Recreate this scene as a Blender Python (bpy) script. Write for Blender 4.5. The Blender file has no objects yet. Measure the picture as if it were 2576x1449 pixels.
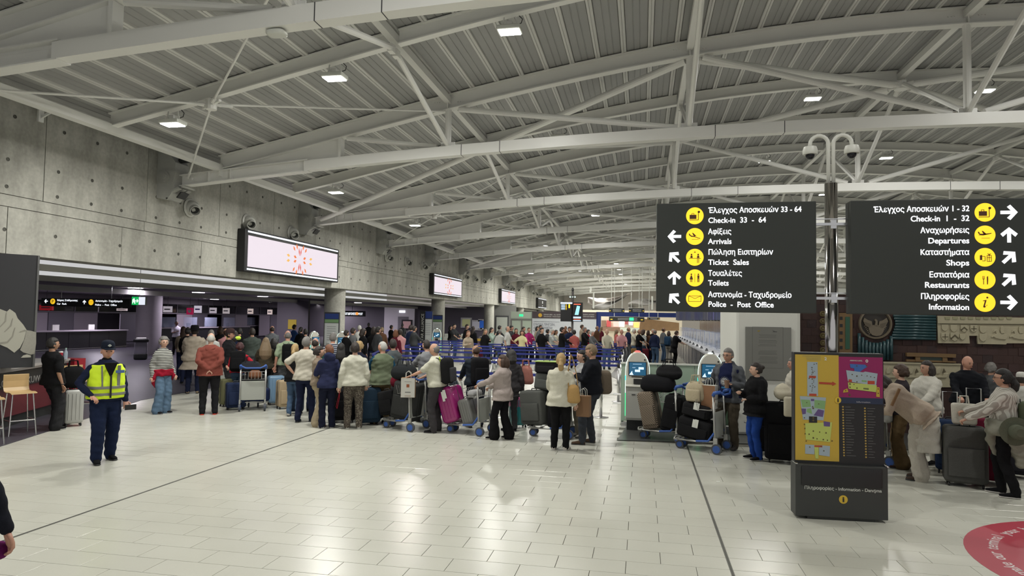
import bpy, math, random
import numpy as np
from mathutils import Vector, Matrix, Euler, noise
random.seed(7)
R_ = math.radians
SC = bpy.context.scene
COL = SC.collection

# ------------------------------------------------------------------ camera, world, exposure
CAM_H = 2.136
FPX, PITCH, ROLL, YAW = 1692.2, 0.04468, 0.01628, -0.19174
_fw = Vector((math.sin(YAW)*math.cos(PITCH), math.cos(YAW)*math.cos(PITCH), math.sin(PITCH)))
_rt = Vector((math.cos(YAW), -math.sin(YAW), 0)); _up = _rt.cross(_fw)
RT = _rt*math.cos(ROLL)+_up*math.sin(ROLL); UP = _up*math.cos(ROLL)-_rt*math.sin(ROLL)
CP = Vector((0, 0, CAM_H))
cd = bpy.data.cameras.new('camera'); cam = bpy.data.objects.new('camera', cd); COL.objects.link(cam)
cd.sensor_width = 36; cd.lens = FPX/2576*36; cd.clip_start = .05; cd.clip_end = 400
m = Matrix((RT, UP, -_fw)).transposed().to_4x4(); m.translation = CP; cam.matrix_world = m
SC.camera = cam
w = bpy.data.worlds.new('world'); SC.world = w; w.use_nodes = True
w.node_tree.nodes['Background'].inputs[0].default_value = (.97, .97, .97, 1)
w.node_tree.nodes['Background'].inputs[1].default_value = .6
SC.view_settings.view_transform = 'Standard'; SC.view_settings.look = 'None'
SC.view_settings.exposure = 0.0; SC.view_settings.gamma = 1.0; SC.view_settings.use_curve_mapping = False
LAMP_W, FILL_W = 165.0, 75.0     # watts of a roof lamp and of an added fill downlight
SC.cycles.max_bounces = 6; SC.cycles.diffuse_bounces = 3; SC.cycles.transparent_max_bounces = 10; SC.cycles.adaptive_threshold = .02
SC.cycles.use_fast_gi = False; SC.cycles.sample_clamp_indirect = 4; SC.cycles.caustics_reflective = False; SC.cycles.caustics_refractive = False

# sight lines of the photograph, used to find where a thing stands on a known floor or wall
def ray(u, v): return _fw*FPX+RT*(u-1288)-UP*(v-724.5)
def FL(u, v, z=0.0): d = ray(u, v); return CP+d*((z-CAM_H)/d.z)
def PX(u, v, X): d = ray(u, v); return CP+d*(X/d.x)
def PY(u, v, Y): d = ray(u, v); return CP+d*(Y/d.y)

# ------------------------------------------------------------------ materials
MATS = {}
def mat(name, col, rough=.6, metal=0., emit=0., bump=0., bscale=30., var=.0, alpha=1., trans=0., coat=0., spec=.5, ecol=None):
    key = name
    if key in MATS: return MATS[key]
    mt = bpy.data.materials.new(name); mt.use_nodes = True
    nt = mt.node_tree; b = nt.nodes['Principled BSDF']
    c = (*col, 1)
    b.inputs['Base Color'].default_value = c; b.inputs['Roughness'].default_value = rough; b.inputs['Metallic'].default_value = metal
    b.inputs['Specular IOR Level'].default_value = spec
    if coat: b.inputs['Coat Weight'].default_value = coat; b.inputs['Coat Roughness'].default_value = .05
    if emit: b.inputs['Emission Color'].default_value = (*(ecol or col), 1); b.inputs['Emission Strength'].default_value = emit
    if trans: b.inputs['Transmission Weight'].default_value = trans
    if alpha < 1: b.inputs['Alpha'].default_value = alpha
    if bump or var:
        tc = nt.nodes.new('ShaderNodeTexCoord'); nz = nt.nodes.new('ShaderNodeTexNoise')
        nz.inputs['Scale'].default_value = bscale; nz.inputs['Detail'].default_value = 5
        nt.links.new(tc.outputs['Object'], nz.inputs['Vector'])
        if bump:
            bp = nt.nodes.new('ShaderNodeBump'); bp.inputs['Strength'].default_value = bump; bp.inputs['Distance'].default_value = .01
            nt.links.new(nz.outputs['Fac'], bp.inputs['Height']); nt.links.new(bp.outputs['Normal'], b.inputs['Normal'])
        if var:
            mx = nt.nodes.new('ShaderNodeMix'); mx.data_type = 'RGBA'
            mx.inputs['A'].default_value = (*[x*(1-var) for x in col], 1); mx.inputs['B'].default_value = (*[min(1, x*(1+var)) for x in col], 1)
            nt.links.new(nz.outputs['Fac'], mx.inputs['Factor']); nt.links.new(mx.outputs['Result'], b.inputs['Base Color'])
    MATS[key] = mt
    return mt

def pattern(name, kind, c1, c2, scale=10., axis='Z', thr=.5, rough=.85):
    """procedural cloth or print: stripes along an axis, or blotches"""
    if name in MATS: return MATS[name]
    mt = bpy.data.materials.new(name); mt.use_nodes = True; nt = mt.node_tree; b = nt.nodes['Principled BSDF']
    b.inputs['Roughness'].default_value = rough
    tc = nt.nodes.new('ShaderNodeTexCoord')
    if kind == 'stripe':
        t = nt.nodes.new('ShaderNodeTexWave'); t.wave_type = 'BANDS'; t.bands_direction = axis
        t.inputs['Scale'].default_value = scale; t.inputs['Distortion'].default_value = .25; t.inputs['Detail Scale'].default_value = .5; out = t.outputs['Fac']
    elif kind == 'check':
        t = nt.nodes.new('ShaderNodeTexChecker'); t.inputs['Scale'].default_value = scale; out = t.outputs['Fac']
    elif kind == 'swirl':
        t = nt.nodes.new('ShaderNodeTexNoise'); t.inputs['Scale'].default_value = scale; t.inputs['Distortion'].default_value = 3.; t.inputs['Detail'].default_value = 1; out = t.outputs['Fac']
    else:
        t = nt.nodes.new('ShaderNodeTexVoronoi'); t.inputs['Scale'].default_value = scale; out = t.outputs['Distance']
    nt.links.new(tc.outputs['Object'], t.inputs['Vector'])
    r = nt.nodes.new('ShaderNodeValToRGB'); r.color_ramp.interpolation = 'CONSTANT' if kind != 'swirl' else 'LINEAR'
    e = r.color_ramp.elements
    e[0].color = (*c1, 1); e[1].color = (*c2, 1); e[1].position = thr
    if kind == 'swirl': e[0].position = thr-.02; x = e.new(thr+.045); x.color = (*c1, 1)
    nt.links.new(out, r.inputs['Fac']); nt.links.new(r.outputs['Color'], b.inputs['Base Color'])
    MATS[name] = mt
    return mt

def concrete():
    mt = bpy.data.materials.new('board-marked concrete'); mt.use_nodes = True; nt = mt.node_tree; b = nt.nodes['Principled BSDF']
    tc = nt.nodes.new('ShaderNodeTexCoord'); mp = nt.nodes.new('ShaderNodeMapping'); mp.inputs['Scale'].default_value = (1, 1, .35)
    geo = nt.nodes.new('ShaderNodeNewGeometry')
    nt.links.new(geo.outputs['Position'], mp.inputs['Vector'])
    n1 = nt.nodes.new('ShaderNodeTexNoise'); n1.inputs['Scale'].default_value = 1.3; n1.inputs['Detail'].default_value = 8; n1.inputs['Roughness'].default_value = .62
    n2 = nt.nodes.new('ShaderNodeTexNoise'); n2.inputs['Scale'].default_value = 14; n2.inputs['Detail'].default_value = 6
    nt.links.new(mp.outputs[0], n1.inputs[0]); nt.links.new(geo.outputs['Position'], n2.inputs[0])
    r = nt.nodes.new('ShaderNodeValToRGB'); e = r.color_ramp.elements
    e[0].position = .3; e[0].color = (.25, .245, .215, 1); e[1].position = .72; e[1].color = (.53, .52, .465, 1)
    nt.links.new(n1.outputs['Fac'], r.inputs['Fac'])
    mx = nt.nodes.new('ShaderNodeMix'); mx.data_type = 'RGBA'; mx.blend_type = 'OVERLAY'; mx.inputs['Factor'].default_value = .25
    nt.links.new(r.outputs['Color'], mx.inputs['A']); nt.links.new(n2.outputs['Fac'], mx.inputs['B'])
    nt.links.new(mx.outputs['Result'], b.inputs['Base Color']); b.inputs['Roughness'].default_value = .8
    bp = nt.nodes.new('ShaderNodeBump'); bp.inputs['Strength'].default_value = .15; nt.links.new(n2.outputs['Fac'], bp.inputs['Height']); nt.links.new(bp.outputs['Normal'], b.inputs['Normal'])
    return mt

def tile_mat():
    mt = bpy.data.materials.new('polished cream floor tile'); mt.use_nodes = True; nt = mt.node_tree; b = nt.nodes['Principled BSDF']
    g = nt.nodes.new('ShaderNodeNewGeometry'); oi = nt.nodes.new('ShaderNodeObjectInfo')
    n1 = nt.nodes.new('ShaderNodeTexNoise'); n1.inputs['Scale'].default_value = .45; n1.inputs['Detail'].default_value = 4
    n2 = nt.nodes.new('ShaderNodeTexNoise'); n2.inputs['Scale'].default_value = 45; n2.inputs['Detail'].default_value = 3
    nt.links.new(g.outputs['Position'], n1.inputs[0]); nt.links.new(g.outputs['Position'], n2.inputs[0])
    a = nt.nodes.new('ShaderNodeMath'); a.operation = 'MULTIPLY_ADD'; a.inputs[1].default_value = .10
    nt.links.new(oi.outputs['Random'], a.inputs[0]); nt.links.new(n1.outputs['Fac'], a.inputs[2])
    a2 = nt.nodes.new('ShaderNodeMath'); a2.operation = 'MULTIPLY_ADD'; a2.inputs[1].default_value = .12
    nt.links.new(n2.outputs['Fac'], a2.inputs[0]); nt.links.new(a.outputs[0], a2.inputs[2])
    r = nt.nodes.new('ShaderNodeValToRGB'); e = r.color_ramp.elements
    e[0].position = .35; e[0].color = (.50, .495, .43, 1); e[1].position = .85; e[1].color = (.60, .595, .525, 1)
    nt.links.new(a2.outputs[0], r.inputs['Fac']); nt.links.new(r.outputs['Color'], b.inputs['Base Color'])
    rr = nt.nodes.new('ShaderNodeMapRange'); rr.inputs['To Min'].default_value = .2; rr.inputs['To Max'].default_value = .3
    nt.links.new(n1.outputs['Fac'], rr.inputs[0]); nt.links.new(rr.outputs[0], b.inputs['Roughness'])
    MATS['tile'] = mt
    return mt

M_TILE = tile_mat(); M_CONC = concrete()
M_STEEL = mat('white painted steel', (.84, .835, .80), .38, bump=.05, bscale=8)
M_DECK = mat('grey white roof deck', (.36, .36, .355), .5, var=.06, bscale=2)
M_DECKRIB = mat('pale deck rib', (.66, .655, .635), .45)
M_CHROME = mat('brushed steel', (.62, .62, .62), .25, 1)
M_CHROME2 = mat('polished steel pole', (.55, .53, .52), .09, 1)
M_BLACK = mat('black plastic', (.012, .012, .013), .45)
M_DARK = mat('dark anthracite', (.022, .024, .023), .5)
M_DGREY = mat('dark grey laminate', (.05, .05, .055), .45)
M_WHITE = mat('white laminate', (.66, .67, .62), .4)
M_BLUEBELT = mat('blue belt', (.02, .03, .22), .6)
M_TROLBLUE = mat('blue trolley plastic', (.03, .09, .33), .45)
M_GLASS = mat('clear acrylic', (.8, .85, .9), .06, alpha=.16)
M_LAMP = mat('lamp lens', (1, 1, .96), .5, emit=14.)
M_DLAMP = mat('downlight lens', (1, .96, .98), .5, emit=9.)
M_SIGNW = mat('lit white lettering', (1, 1, 1), .5, emit=1.15, ecol=(.9, .94, 1))
M_SIGNY = mat('lit yellow disc', (1, .62, .03), .5, emit=.95, ecol=(1, .58, .02))
M_PICTO = mat('dark pictogram', (.09, .03, .01), .6)

# ------------------------------------------------------------------ mesh builder
class MB:
    def __init__(s): s.v = []; s.f = []; s.mi = []; s.cur = 0
    def add(s, vs, fs):
        o = len(s.v); s.v.extend([tuple(x) for x in vs]); s.f.extend([tuple(i+o for i in f) for f in fs]); s.mi.extend([s.cur]*len(fs)); return s
    def box(s, c, d, M=None):
        x, y, z = c; a, b, h = d[0]/2, d[1]/2, d[2]/2
        vs = [Vector((x+i*a, y+j*b, z+k*h)) for i in (-1, 1) for j in (-1, 1) for k in (-1, 1)]
        if M: vs = [M @ q for q in vs]
        return s.add(vs, [(0, 1, 3, 2), (4, 6, 7, 5), (0, 4, 5, 1), (2, 3, 7, 6), (0, 2, 6, 4), (1, 5, 7, 3)])
    def bar(s, p, q, w, h, up=(0, 0, 1)):
        p = Vector(p); q = Vector(q); t = (q-p).normalized(); a = t.cross(Vector(up))
        if a.length < 1e-4: a = t.cross(Vector((0, 1, 0)))
        a.normalize(); b = a.cross(t).normalized()
        vs = [e+a*(i*w/2)+b*(j*h/2) for e in (p, q) for i, j in ((-1, -1), (1, -1), (1, 1), (-1, 1))]
        return s.add(vs, [(0, 3, 2, 1), (4, 5, 6, 7), (0, 1, 5, 4), (1, 2, 6, 5), (2, 3, 7, 6), (3, 0, 4, 7)])
    def loft(s, rings, cap=True):
        n = len(rings[0]); o = []
        for r in rings: o += r
        fs = []
        for k in range(len(rings)-1):
            for i in range(n): j = (i+1) % n; fs.append((k*n+i, k*n+j, (k+1)*n+j, (k+1)*n+i))
        if cap: fs.append(tuple(reversed(range(n)))); fs.append(tuple((len(rings)-1)*n+i for i in range(n)))
        return s.add(o, fs)
    def tube(s, pts, rad, n=8, flat=1.0, cap=True, side=None):
        pts = [Vector(p) for p in pts]
        if not hasattr(rad, '__len__'): rad = [rad]*len(pts)
        rings = []; a = Vector(side) if side else None
        for i, p in enumerate(pts):
            t = (pts[min(i+1, len(pts)-1)]-pts[max(i-1, 0)]).normalized()
            if a is None:
                a = t.cross(Vector((0, 0, 1)))
                if a.length < .05: a = t.cross(Vector((0, 1, 0)))
            a = (a-t*a.dot(t)).normalized(); b = t.cross(a).normalized()
            rings.append([p+(a*math.cos(q)+b*math.sin(q)*flat)*rad[i] for q in (2*math.pi*k/n for k in range(n))])
        return s.loft(rings, cap)
    def cap_tube(s, pts, rad, n=10, flat=1., side=None):
        """tube with rounded ends"""
        pts = [Vector(p) for p in pts]
        d0 = (pts[0]-pts[1]).normalized(); d1 = (pts[-1]-pts[-2]).normalized(); r0, r1 = rad[0], rad[-1]
        P = [pts[0]+d0*r0*.95, pts[0]+d0*r0*.7]+pts+[pts[-1]+d1*r1*.7, pts[-1]+d1*r1*.95]
        Q = [r0*.3, r0*.72]+list(rad)+[r1*.72, r1*.3]
        return s.tube(P, Q, n, flat, True, side)
    def cyl(s, p, q, r, n=12, r2=None): return s.tube([p, q], [r, r if r2 is None else r2], n)
    def lathe(s, prof, c=(0, 0, 0), n=16, M=None):
        rings = []
        for r, z in prof:
            ring = [Vector((c[0]+r*math.cos(2*math.pi*k/n), c[1]+r*math.sin(2*math.pi*k/n), c[2]+z)) for k in range(n)]
            if M: ring = [M @ q for q in ring]
            rings.append(ring)
        return s.loft(rings)
    def ball(s, c, r, n=12, m_=8, M=None):
        if not hasattr(r, '__len__'): r = (r, r, r)
        rings = []
        for k in range(m_+1):
            t = math.pi*(k+.02 if k == 0 else (k-.02 if k == m_ else k))/m_
            ring = [Vector((c[0]+r[0]*math.sin(t)*math.cos(2*math.pi*i/n), c[1]+r[1]*math.sin(t)*math.sin(2*math.pi*i/n), c[2]-r[2]*math.cos(t))) for i in range(n)]
            if M: ring = [M @ q for q in ring]
            rings.append(ring)
        return s.loft(rings)
    def sbox(s, c, d, e=.25, nz=6, n=24, M=None, taper=0.):
        """soft box: superellipse plan with edges rounded by a real radius at top and bottom"""
        r = min(d)*.5*min(1, e*1.6); H = d[2]/2; rings = []
        zs = [-H, -H+r*.08, -H+r*.3, -H+r*.62, -H+r]+[-H+r+(2*H-2*r)*k/3 for k in (1, 2)]+[H-r, H-r*.62, H-r*.3, H-r*.08, H]
        for z in zs:
            q = max(0, abs(z)-(H-r)); ins = r-math.sqrt(max(0, r*r-q*q)) if r > 1e-6 else 0
            ins = min(ins, r*.86); tp = 1-taper*(z+H)/(2*H); ring = []
            for i in range(n):
                t = 2*math.pi*i/n; cx, sx = math.cos(t), math.sin(t)
                ring.append(Vector((c[0]+math.copysign(abs(cx)**e, cx)*max(.001, d[0]/2*tp-ins), c[1]+math.copysign(abs(sx)**e, sx)*max(.001, d[1]/2*tp-ins), c[2]+z)))
            if M: ring = [M @ p for p in ring]
            rings.append(ring)
        return s.loft(rings)
    def prism(s, poly, h, M=None):
        """polygon in XY extruded along +Z by h"""
        n = len(poly); vs = [Vector((x, y, 0)) for x, y in poly]+[Vector((x, y, h)) for x, y in poly]
        if M: vs = [M @ q for q in vs]
        return s.add(vs, [tuple(reversed(range(n))), tuple(range(n, 2*n))]+[(i, (i+1) % n, n+(i+1) % n, n+i) for i in range(n)])
    def mesh(s, name='mesh', smooth=False):
        me = bpy.data.meshes.new(name); me.from_pydata(s.v, [], s.f)
        if any(s.mi): me.polygons.foreach_set('material_index', s.mi)
        if smooth: me.polygons.foreach_set('use_smooth', [True]*len(me.polygons))
        me.update(); return me
    def build(s, name, m, parent=None, smooth=False, loc=None, bevel=0, auto=False):
        me = s.mesh(name, smooth)
        for x in (m if isinstance(m, (list, tuple)) else [m]): me.materials.append(x)
        if auto:
            me.polygons.foreach_set('use_smooth', [True]*len(me.polygons)); me.set_sharp_from_angle(angle=R_(38))
        o = bpy.data.objects.new(name, me); COL.objects.link(o)
        if parent: o.parent = parent
        if loc: o.location = loc
        if bevel:
            b = o.modifiers.new('bevel', 'BEVEL'); b.width = bevel; b.segments = 2; b.limit_method = 'ANGLE'
        return o

def tag(o, label=None, cat=None, group=None, kind=None):
    if label: o['label'] = label
    if cat: o['category'] = cat
    if group: o['group'] = group
    if kind: o['kind'] = kind
    return o
def empty(name, loc=(0, 0, 0), rz=0, label=None, cat=None, group=None, kind=None):
    o = bpy.data.objects.new(name, None); COL.objects.link(o); o.location = loc; o.rotation_euler = (0, 0, rz); o.empty_display_size = .1
    return tag(o, label, cat, group, kind)
KIDS = {}
def dup(root, loc=None, rz=None, label=None, group=None, mats=None):
    r = root.copy(); COL.objects.link(r)
    if loc is not None: r.location = loc
    if rz is not None: r.rotation_euler = (0, 0, rz)
    if label: r['label'] = label
    if group: r['group'] = group
    for ch in list(root.children):
        c = ch.copy(); COL.objects.link(c); c.parent = r
        for g in list(ch.children):
            d = g.copy(); COL.objects.link(d); d.parent = c
    return r
def text(s, size, m, parent, M, align='LEFT', ext=.003, name='lettering', sx=1., bold=0.):
    s = s.translate({ord('π'): 'п', ord('κ'): 'к', ord('Κ'): 'K'})      # glyphs that fill cleanly
    cu = bpy.data.curves.new(name, 'FONT'); cu.body = s; cu.size = 1.; cu.extrude = ext/size; cu.align_x = align; cu.offset = bold/size; cu.resolution_u = 4
    cu.materials.append(m); o = bpy.data.objects.new(name, cu); COL.objects.link(o); o.parent = parent
    o['fs'] = size; o.matrix_local = M @ Matrix.Diagonal((sx*size, size, size, 1)); return o
def facing(loc, rx=90, rz=0): return Matrix.Translation(loc) @ Euler((R_(rx), 0, R_(rz))).to_matrix().to_4x4()
# ------------------------------------------------------------------ floor
TX, TY, TL, TW = -.124, 6.155, .6, .3
M_GROUT = mat('grey grout bed', (.16, .155, .13), .8)
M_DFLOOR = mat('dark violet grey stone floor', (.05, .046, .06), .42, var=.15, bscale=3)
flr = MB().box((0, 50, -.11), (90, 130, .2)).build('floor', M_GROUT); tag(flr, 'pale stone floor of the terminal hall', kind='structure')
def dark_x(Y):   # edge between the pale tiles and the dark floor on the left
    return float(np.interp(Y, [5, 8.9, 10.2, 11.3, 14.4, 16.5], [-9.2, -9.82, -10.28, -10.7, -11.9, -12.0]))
tm = MB(); g = .0025
x1, y1, z0, z1 = TL/2-g, TW/2-g, -.008, 0
tm.add([(-x1, -y1, z0), (x1, -y1, z0), (x1, y1, z0), (-x1, y1, z0), (-x1, -y1, z1-.0012), (x1, -y1, z1-.0012), (x1, y1, z1-.0012), (-x1, y1, z1-.0012),
        (-x1+.002, -y1+.002, z1), (x1-.002, -y1+.002, z1), (x1-.002, y1-.002, z1), (-x1+.002, y1-.002, z1)],
       [(0, 1, 5, 4), (1, 2, 6, 5), (2, 3, 7, 6), (3, 0, 4, 7), (4, 5, 9, 8), (5, 6, 10, 9), (6, 7, 11, 10), (7, 4, 8, 11), (8, 9, 10, 11)])
tile_me = tm.mesh('tile'); tile_me.materials.append(M_TILE)
cands = []
for j in range(-24, 60):
    yc = TY+(j+.5)*TW; off = TL/2 if j % 2 == 0 else 0
    for i in range(-34, 30):
        xc = TX+off+i*TL+TL/2
        if xc+TL/2 < dark_x(yc)-.05: continue
        if 12.3 < yc and -.3 < xc < 12 : continue
        d = Vector((xc, yc, 0))-CP; dep = d.dot(_fw)
        if dep < .5: vis = False
        else:
            u = 1288+FPX*d.dot(RT)/dep; v = 724.5-FPX*d.dot(UP)/dep; vis = -60 < u < 2640 and v < 1480
        cands.append((not vis, dep if vis else abs(yc), xc, yc))
cands.sort()
def clipx(xc): return None
for k, (nv, d, xc, yc) in enumerate(cands[:300]):
    o = bpy.data.objects.new('tile', tile_me); COL.objects.link(o); o.parent = flr; o.location = (xc, yc, 0)
far_t = MB()
for nv, d, xc, yc in cands[300:]:
    far_t.add([(xc-x1, yc-y1, -.006), (xc+x1, yc-y1, -.006), (xc+x1, yc+y1, -.006), (xc-x1, yc+y1, -.006), (xc-x1+.001, yc-y1+.001, 0), (xc+x1-.001, yc-y1+.001, 0), (xc+x1-.001, yc+y1-.001, 0), (xc-x1+.001, yc+y1-.001, 0)],
              [(0, 1, 5, 4), (1, 2, 6, 5), (2, 3, 7, 6), (3, 0, 4, 7), (4, 5, 6, 7)])
tag(far_t.build('tile_field', M_TILE, flr), kind='stuff')
yb = TY+60*TW
fb = MB(); fb.box((-5.7, (yb+110)/2, -.005), (12.8, 110-yb, .01)); fb.box((7, (yb+40)/2+24, -.005), (12.6, 60, .01)); fb.build('far_tiling', M_TILE, flr)
# dark floor beyond the curved edge, and the dark apron under the kiosks and counters
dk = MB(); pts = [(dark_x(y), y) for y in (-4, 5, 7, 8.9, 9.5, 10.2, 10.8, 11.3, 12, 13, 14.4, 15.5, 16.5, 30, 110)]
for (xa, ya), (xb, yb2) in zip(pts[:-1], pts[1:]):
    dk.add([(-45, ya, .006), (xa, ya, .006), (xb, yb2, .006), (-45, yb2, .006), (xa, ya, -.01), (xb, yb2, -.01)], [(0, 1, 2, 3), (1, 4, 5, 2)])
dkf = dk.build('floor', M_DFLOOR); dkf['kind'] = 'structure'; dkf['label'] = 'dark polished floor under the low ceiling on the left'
M_APRON = mat('dark grey stone apron', (.06, .062, .06), .3, var=.12, bscale=5)
ap = MB(); ap.prism([(-.42, 12.2), (3.1, 12.62), (9.5, 12.9), (9.5, 14.6), (3.1, 15), (1.7, 16), (1.9, 60), (-.6, 60), (-1.2, 26), (.6, 18), (.55, 15.2), (-.2, 15.1)], .012, Matrix.Translation((0, 0, -.006)))
apf = ap.build('floor', M_APRON); apf['kind'] = 'structure'; apf['label'] = 'dark grey stone apron under the kiosks and check-in counters'
for n, X, y0, y1_ in (('trim_1', .77, -3, 12.25), ('trim_2', -5.79, -3, 36)):
    t = MB(); t.box((X, (y0+y1_)/2, .0008), (.016, y1_-y0, .002)).box((X-.012, (y0+y1_)/2, .0012), (.003, y1_-y0, .003)).box((X+.012, (y0+y1_)/2, .0012), (.003, y1_-y0, .003))
    tag(t.build(n, mat('expansion joint', (.07, .07, .06), .6)), 'thin dark expansion joint running down the pale tiled floor', kind='structure')

# ------------------------------------------------------------------ roof
XC, TK0, BAY = 6.4, 14.85, 7.03
def BZ(x): d2 = (x-XC)**2; return 8.2-.0121*d2+1.08e-5*d2*d2      # underside of the top beams
def CZ(x): return 6.15-.0027*(x-XC)**2                            # underside of the bottom chords
DECK = .37
Y0, Y1 = -6, 104
ceil = MB(); NP = 60; xs = [-10.7+k*.57 for k in range(61)]
ceil.loft([[Vector((x, y, BZ(x)+DECK+.05)) for x in xs]+[Vector((x, y, BZ(x)+DECK+.2)) for x in reversed(xs)] for y in (Y0, Y1)])
cl = ceil.build('ceiling', M_DECK); tag(cl, 'curved metal roof deck over the hall', kind='structure')
for k in range(60):
    xa, xb = xs[k]+.055, xs[k+1]-.055
    def zz(x, e=0): return BZ(x)+DECK+.045-e
    prof = [(xa, 0), (xa+.015, .03), (xa+.15, .03), (xa+.158, .018), (xa+.17, .018), (xa+.178, .03), (xb-.178, .03), (xb-.17, .018), (xb-.158, .018), (xb-.15, .03), (xb-.015, .03), (xb, 0)]
    MB().loft([[Vector((x, y, zz(x, e))) for x, e in prof] for y in (Y0, Y1)]).build('roof_panel', M_DECK, cl)
    x = xs[k]; pr = [(x-.06, 0), (x-.052, .062), (x-.008, .066), (x-.004, .05), (x+.004, .05), (x+.008, .066), (x+.052, .062), (x+.06, 0)]
    MB().loft([[Vector((q, y, zz(q, e))) for q, e in pr] for y in (Y0, Y1)]).build('panel_rib', M_DECKRIB, cl)

NODE = [-4.45, .97, 6.4, 11.83, 17.25]
XL, XR = -11.45, 24.25
def ibeam(mb, xs_, z_, hw=.1, hh=.36, y=0, up=True):
    """I beam following z_(x): bottom flange, web, top flange"""
    for (a0, a1, b0, b1) in ((-hw, hw, 0, .022), (-.008, .008, .02, hh-.02), (-hw, hw, hh-.022, hh)):
        mb.loft([[Vector((x, y+a0, z_(x)+b0)), Vector((x, y+a1, z_(x)+b0)), Vector((x, y+a1, z_(x)+b1)), Vector((x, y+a0, z_(x)+b1))] for x in xs_])
def lin(a, b, n): return [a+(b-a)*k/n for k in range(n+1)]
def truss(Yk, label):
    t = empty('roof_truss', (0, Yk, 0), 0, label, 'roof truss', 'white steel roof trusses')
    b = MB(); ibeam(b, lin(-10.3, 23.1, 34), BZ, .11); b.build('top_beam', M_STEEL, t)
    c = MB(); xsx = lin(-8.0, 20.8, 28)
    c.loft([[Vector((x, -.11, CZ(x))), Vector((x, .11, CZ(x))), Vector((x, .11, CZ(x)+.24)), Vector((x, -.11, CZ(x)+.24))] for x in xsx])
    c.build('bottom_chord', M_STEEL, t)
    for sg in (-1, 1):
        def mx(x): return x if sg < 0 else 2*XC-x
        e = MB(); xe = [mx(x) for x in ([-11.35, -10.9, -10.2, -9.3, -8.5, -7.9])]
        if sg > 0: xe = xe[::-1]
        ibeam(e, xe, lambda x: CZ(x)-.02, .12, .29)
        for q in (-10.55, -9.95): e.box((mx(q), 0, CZ(q)+.14), (.02, .22, .26))
        e.build('end_beam', M_STEEL, t)
        wp = MB(); xw = [mx(x) for x in (-10.25, -9.4, -8.6, -7.85, -7.1)]
        wp.loft([[Vector((x, -.012, CZ(x)+.2)), Vector((x, .012, CZ(x)+.2)), Vector((x, .012, BZ(x)+.02)), Vector((x, -.012, BZ(x)+.02))] for x in (xw if sg < 0 else xw[::-1])])
        wp.box((mx(-10.25), 0, (CZ(-10.25)+BZ(-10.25))/2+.14), (.03, .22, BZ(-10.25)-CZ(-10.25)+.05))
        wp.build('web_plate', M_STEEL, t)
        MB().box((mx(-7.1), 0, (CZ(-7.1)+.24+BZ(-7.1))/2), (.07, .2, BZ(-7.1)-CZ(-7.1)-.24)).build('post', M_STEEL, t)
        MB().tube([(mx(-6.95), 0, BZ(-6.95)-.02), (mx(-4.72), 0, CZ(-4.6)+.26)], .06, 10).build('diagonal', M_STEEL, t)
        MB().tube([(mx(-4.2), 0, BZ(-4.2)-.03), (mx(.72), 0, CZ(.9)+.26)], .065, 10).build('diagonal', M_STEEL, t)
        MB().tube([(mx(1.25), 0, BZ(1.25)-.03), (mx(6.1), 0, CZ(6.2)+.27)], .065, 10).build('diagonal', M_STEEL, t)
    for x in NODE: MB().tube([(x, 0, CZ(x)+.22), (x, 0, BZ(x)+.01)], .075, 12).build('post', M_STEEL, t)
    pl = MB()
    for x in NODE:
        pl.box((x, 0, CZ(x)+.27), (.34, .02, .16)).box((x, 0, BZ(x)+.18), (.02, .2, .34))
        for q in (-.34, -.28, -.22, .22, .28, .34): pl.cyl((x+q, -.03, BZ(x)+.2), (x+q, .03, BZ(x)+.2), .014, 6)
    for q in (-4.1, -3.2, 1.5, 2.9, 8.9, 10.2): MB().box((q, 0, CZ(q)+.12), (.014, .226, .246)).build('chord_joint', M_DGREY, t)
    tag(pl.build('gussets_and_bolts', M_STEEL, t), kind='stuff')
    return t
ORD = ['first', 'second', 'third', 'fourth', 'fifth', 'sixth', 'seventh', 'eighth', 'ninth', 'tenth', 'eleventh', 'twelfth', 'thirteenth', 'fourteenth', 'fifteenth', 'sixteenth']
NT = 13
tr0 = truss(TK0-BAY, 'nearest curved white steel truss, crossing the top left corner of the photo')
for k in range(1, NT): dup(tr0, (0, TK0+(k-1)*BAY, 0), label='%s white steel roof truss counted from the camera' % ORD[k])
# secondary beams half-way between the trusses
def sec(Yk, label):
    t = empty('roof_beam', (0, Yk, 0), 0, label, 'roof beam', 'curved secondary roof beams')
    for a, b in ((-10.3, -4.55), (-4.35, .87), (1.07, 6.3), (6.5, 11.73), (11.93, 17.15), (17.35, 23.1)):
        m_ = MB(); ibeam(m_, lin(a, b, 6), lambda x: BZ(x)+.08, .08, .28); m_.build('beam_segment', M_STEEL, t)
    return t
s0 = sec(TK0-1.5*BAY, 'curved white roof beam behind the first truss, mostly above the frame')
for k in range(1, NT): dup(s0, (0, TK0+(k-1.5)*BAY, 0), label='%s curved roof beam from the camera, between two trusses' % ORD[k])
# purlins along the hall, at the truss nodes and at the eaves
for n, (x, z) in enumerate([(-10.3, BZ(-10.3)+.0)]+[(x, BZ(x)+.17) for x in NODE]+[(23.1, BZ(23.1))]):
    p = MB(); w_ = .2 if n in (0, 6) else .14
    p.box((x, (Y0+Y1)/2, z+.06), (w_, Y1-Y0, .15))
    lab = ['white eave beam along the left concrete wall', 'white purlin above the left row of posts', 'white purlin over the left part of the hall', 'white purlin along the ridge of the roof', 'white purlin right of the ridge', 'white purlin nearest the right wall', 'white eave beam along the right wall'][n]
    tag(p.build('purlin', M_STEEL), lab, 'purlin', 'beams running the length of the hall')
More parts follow.
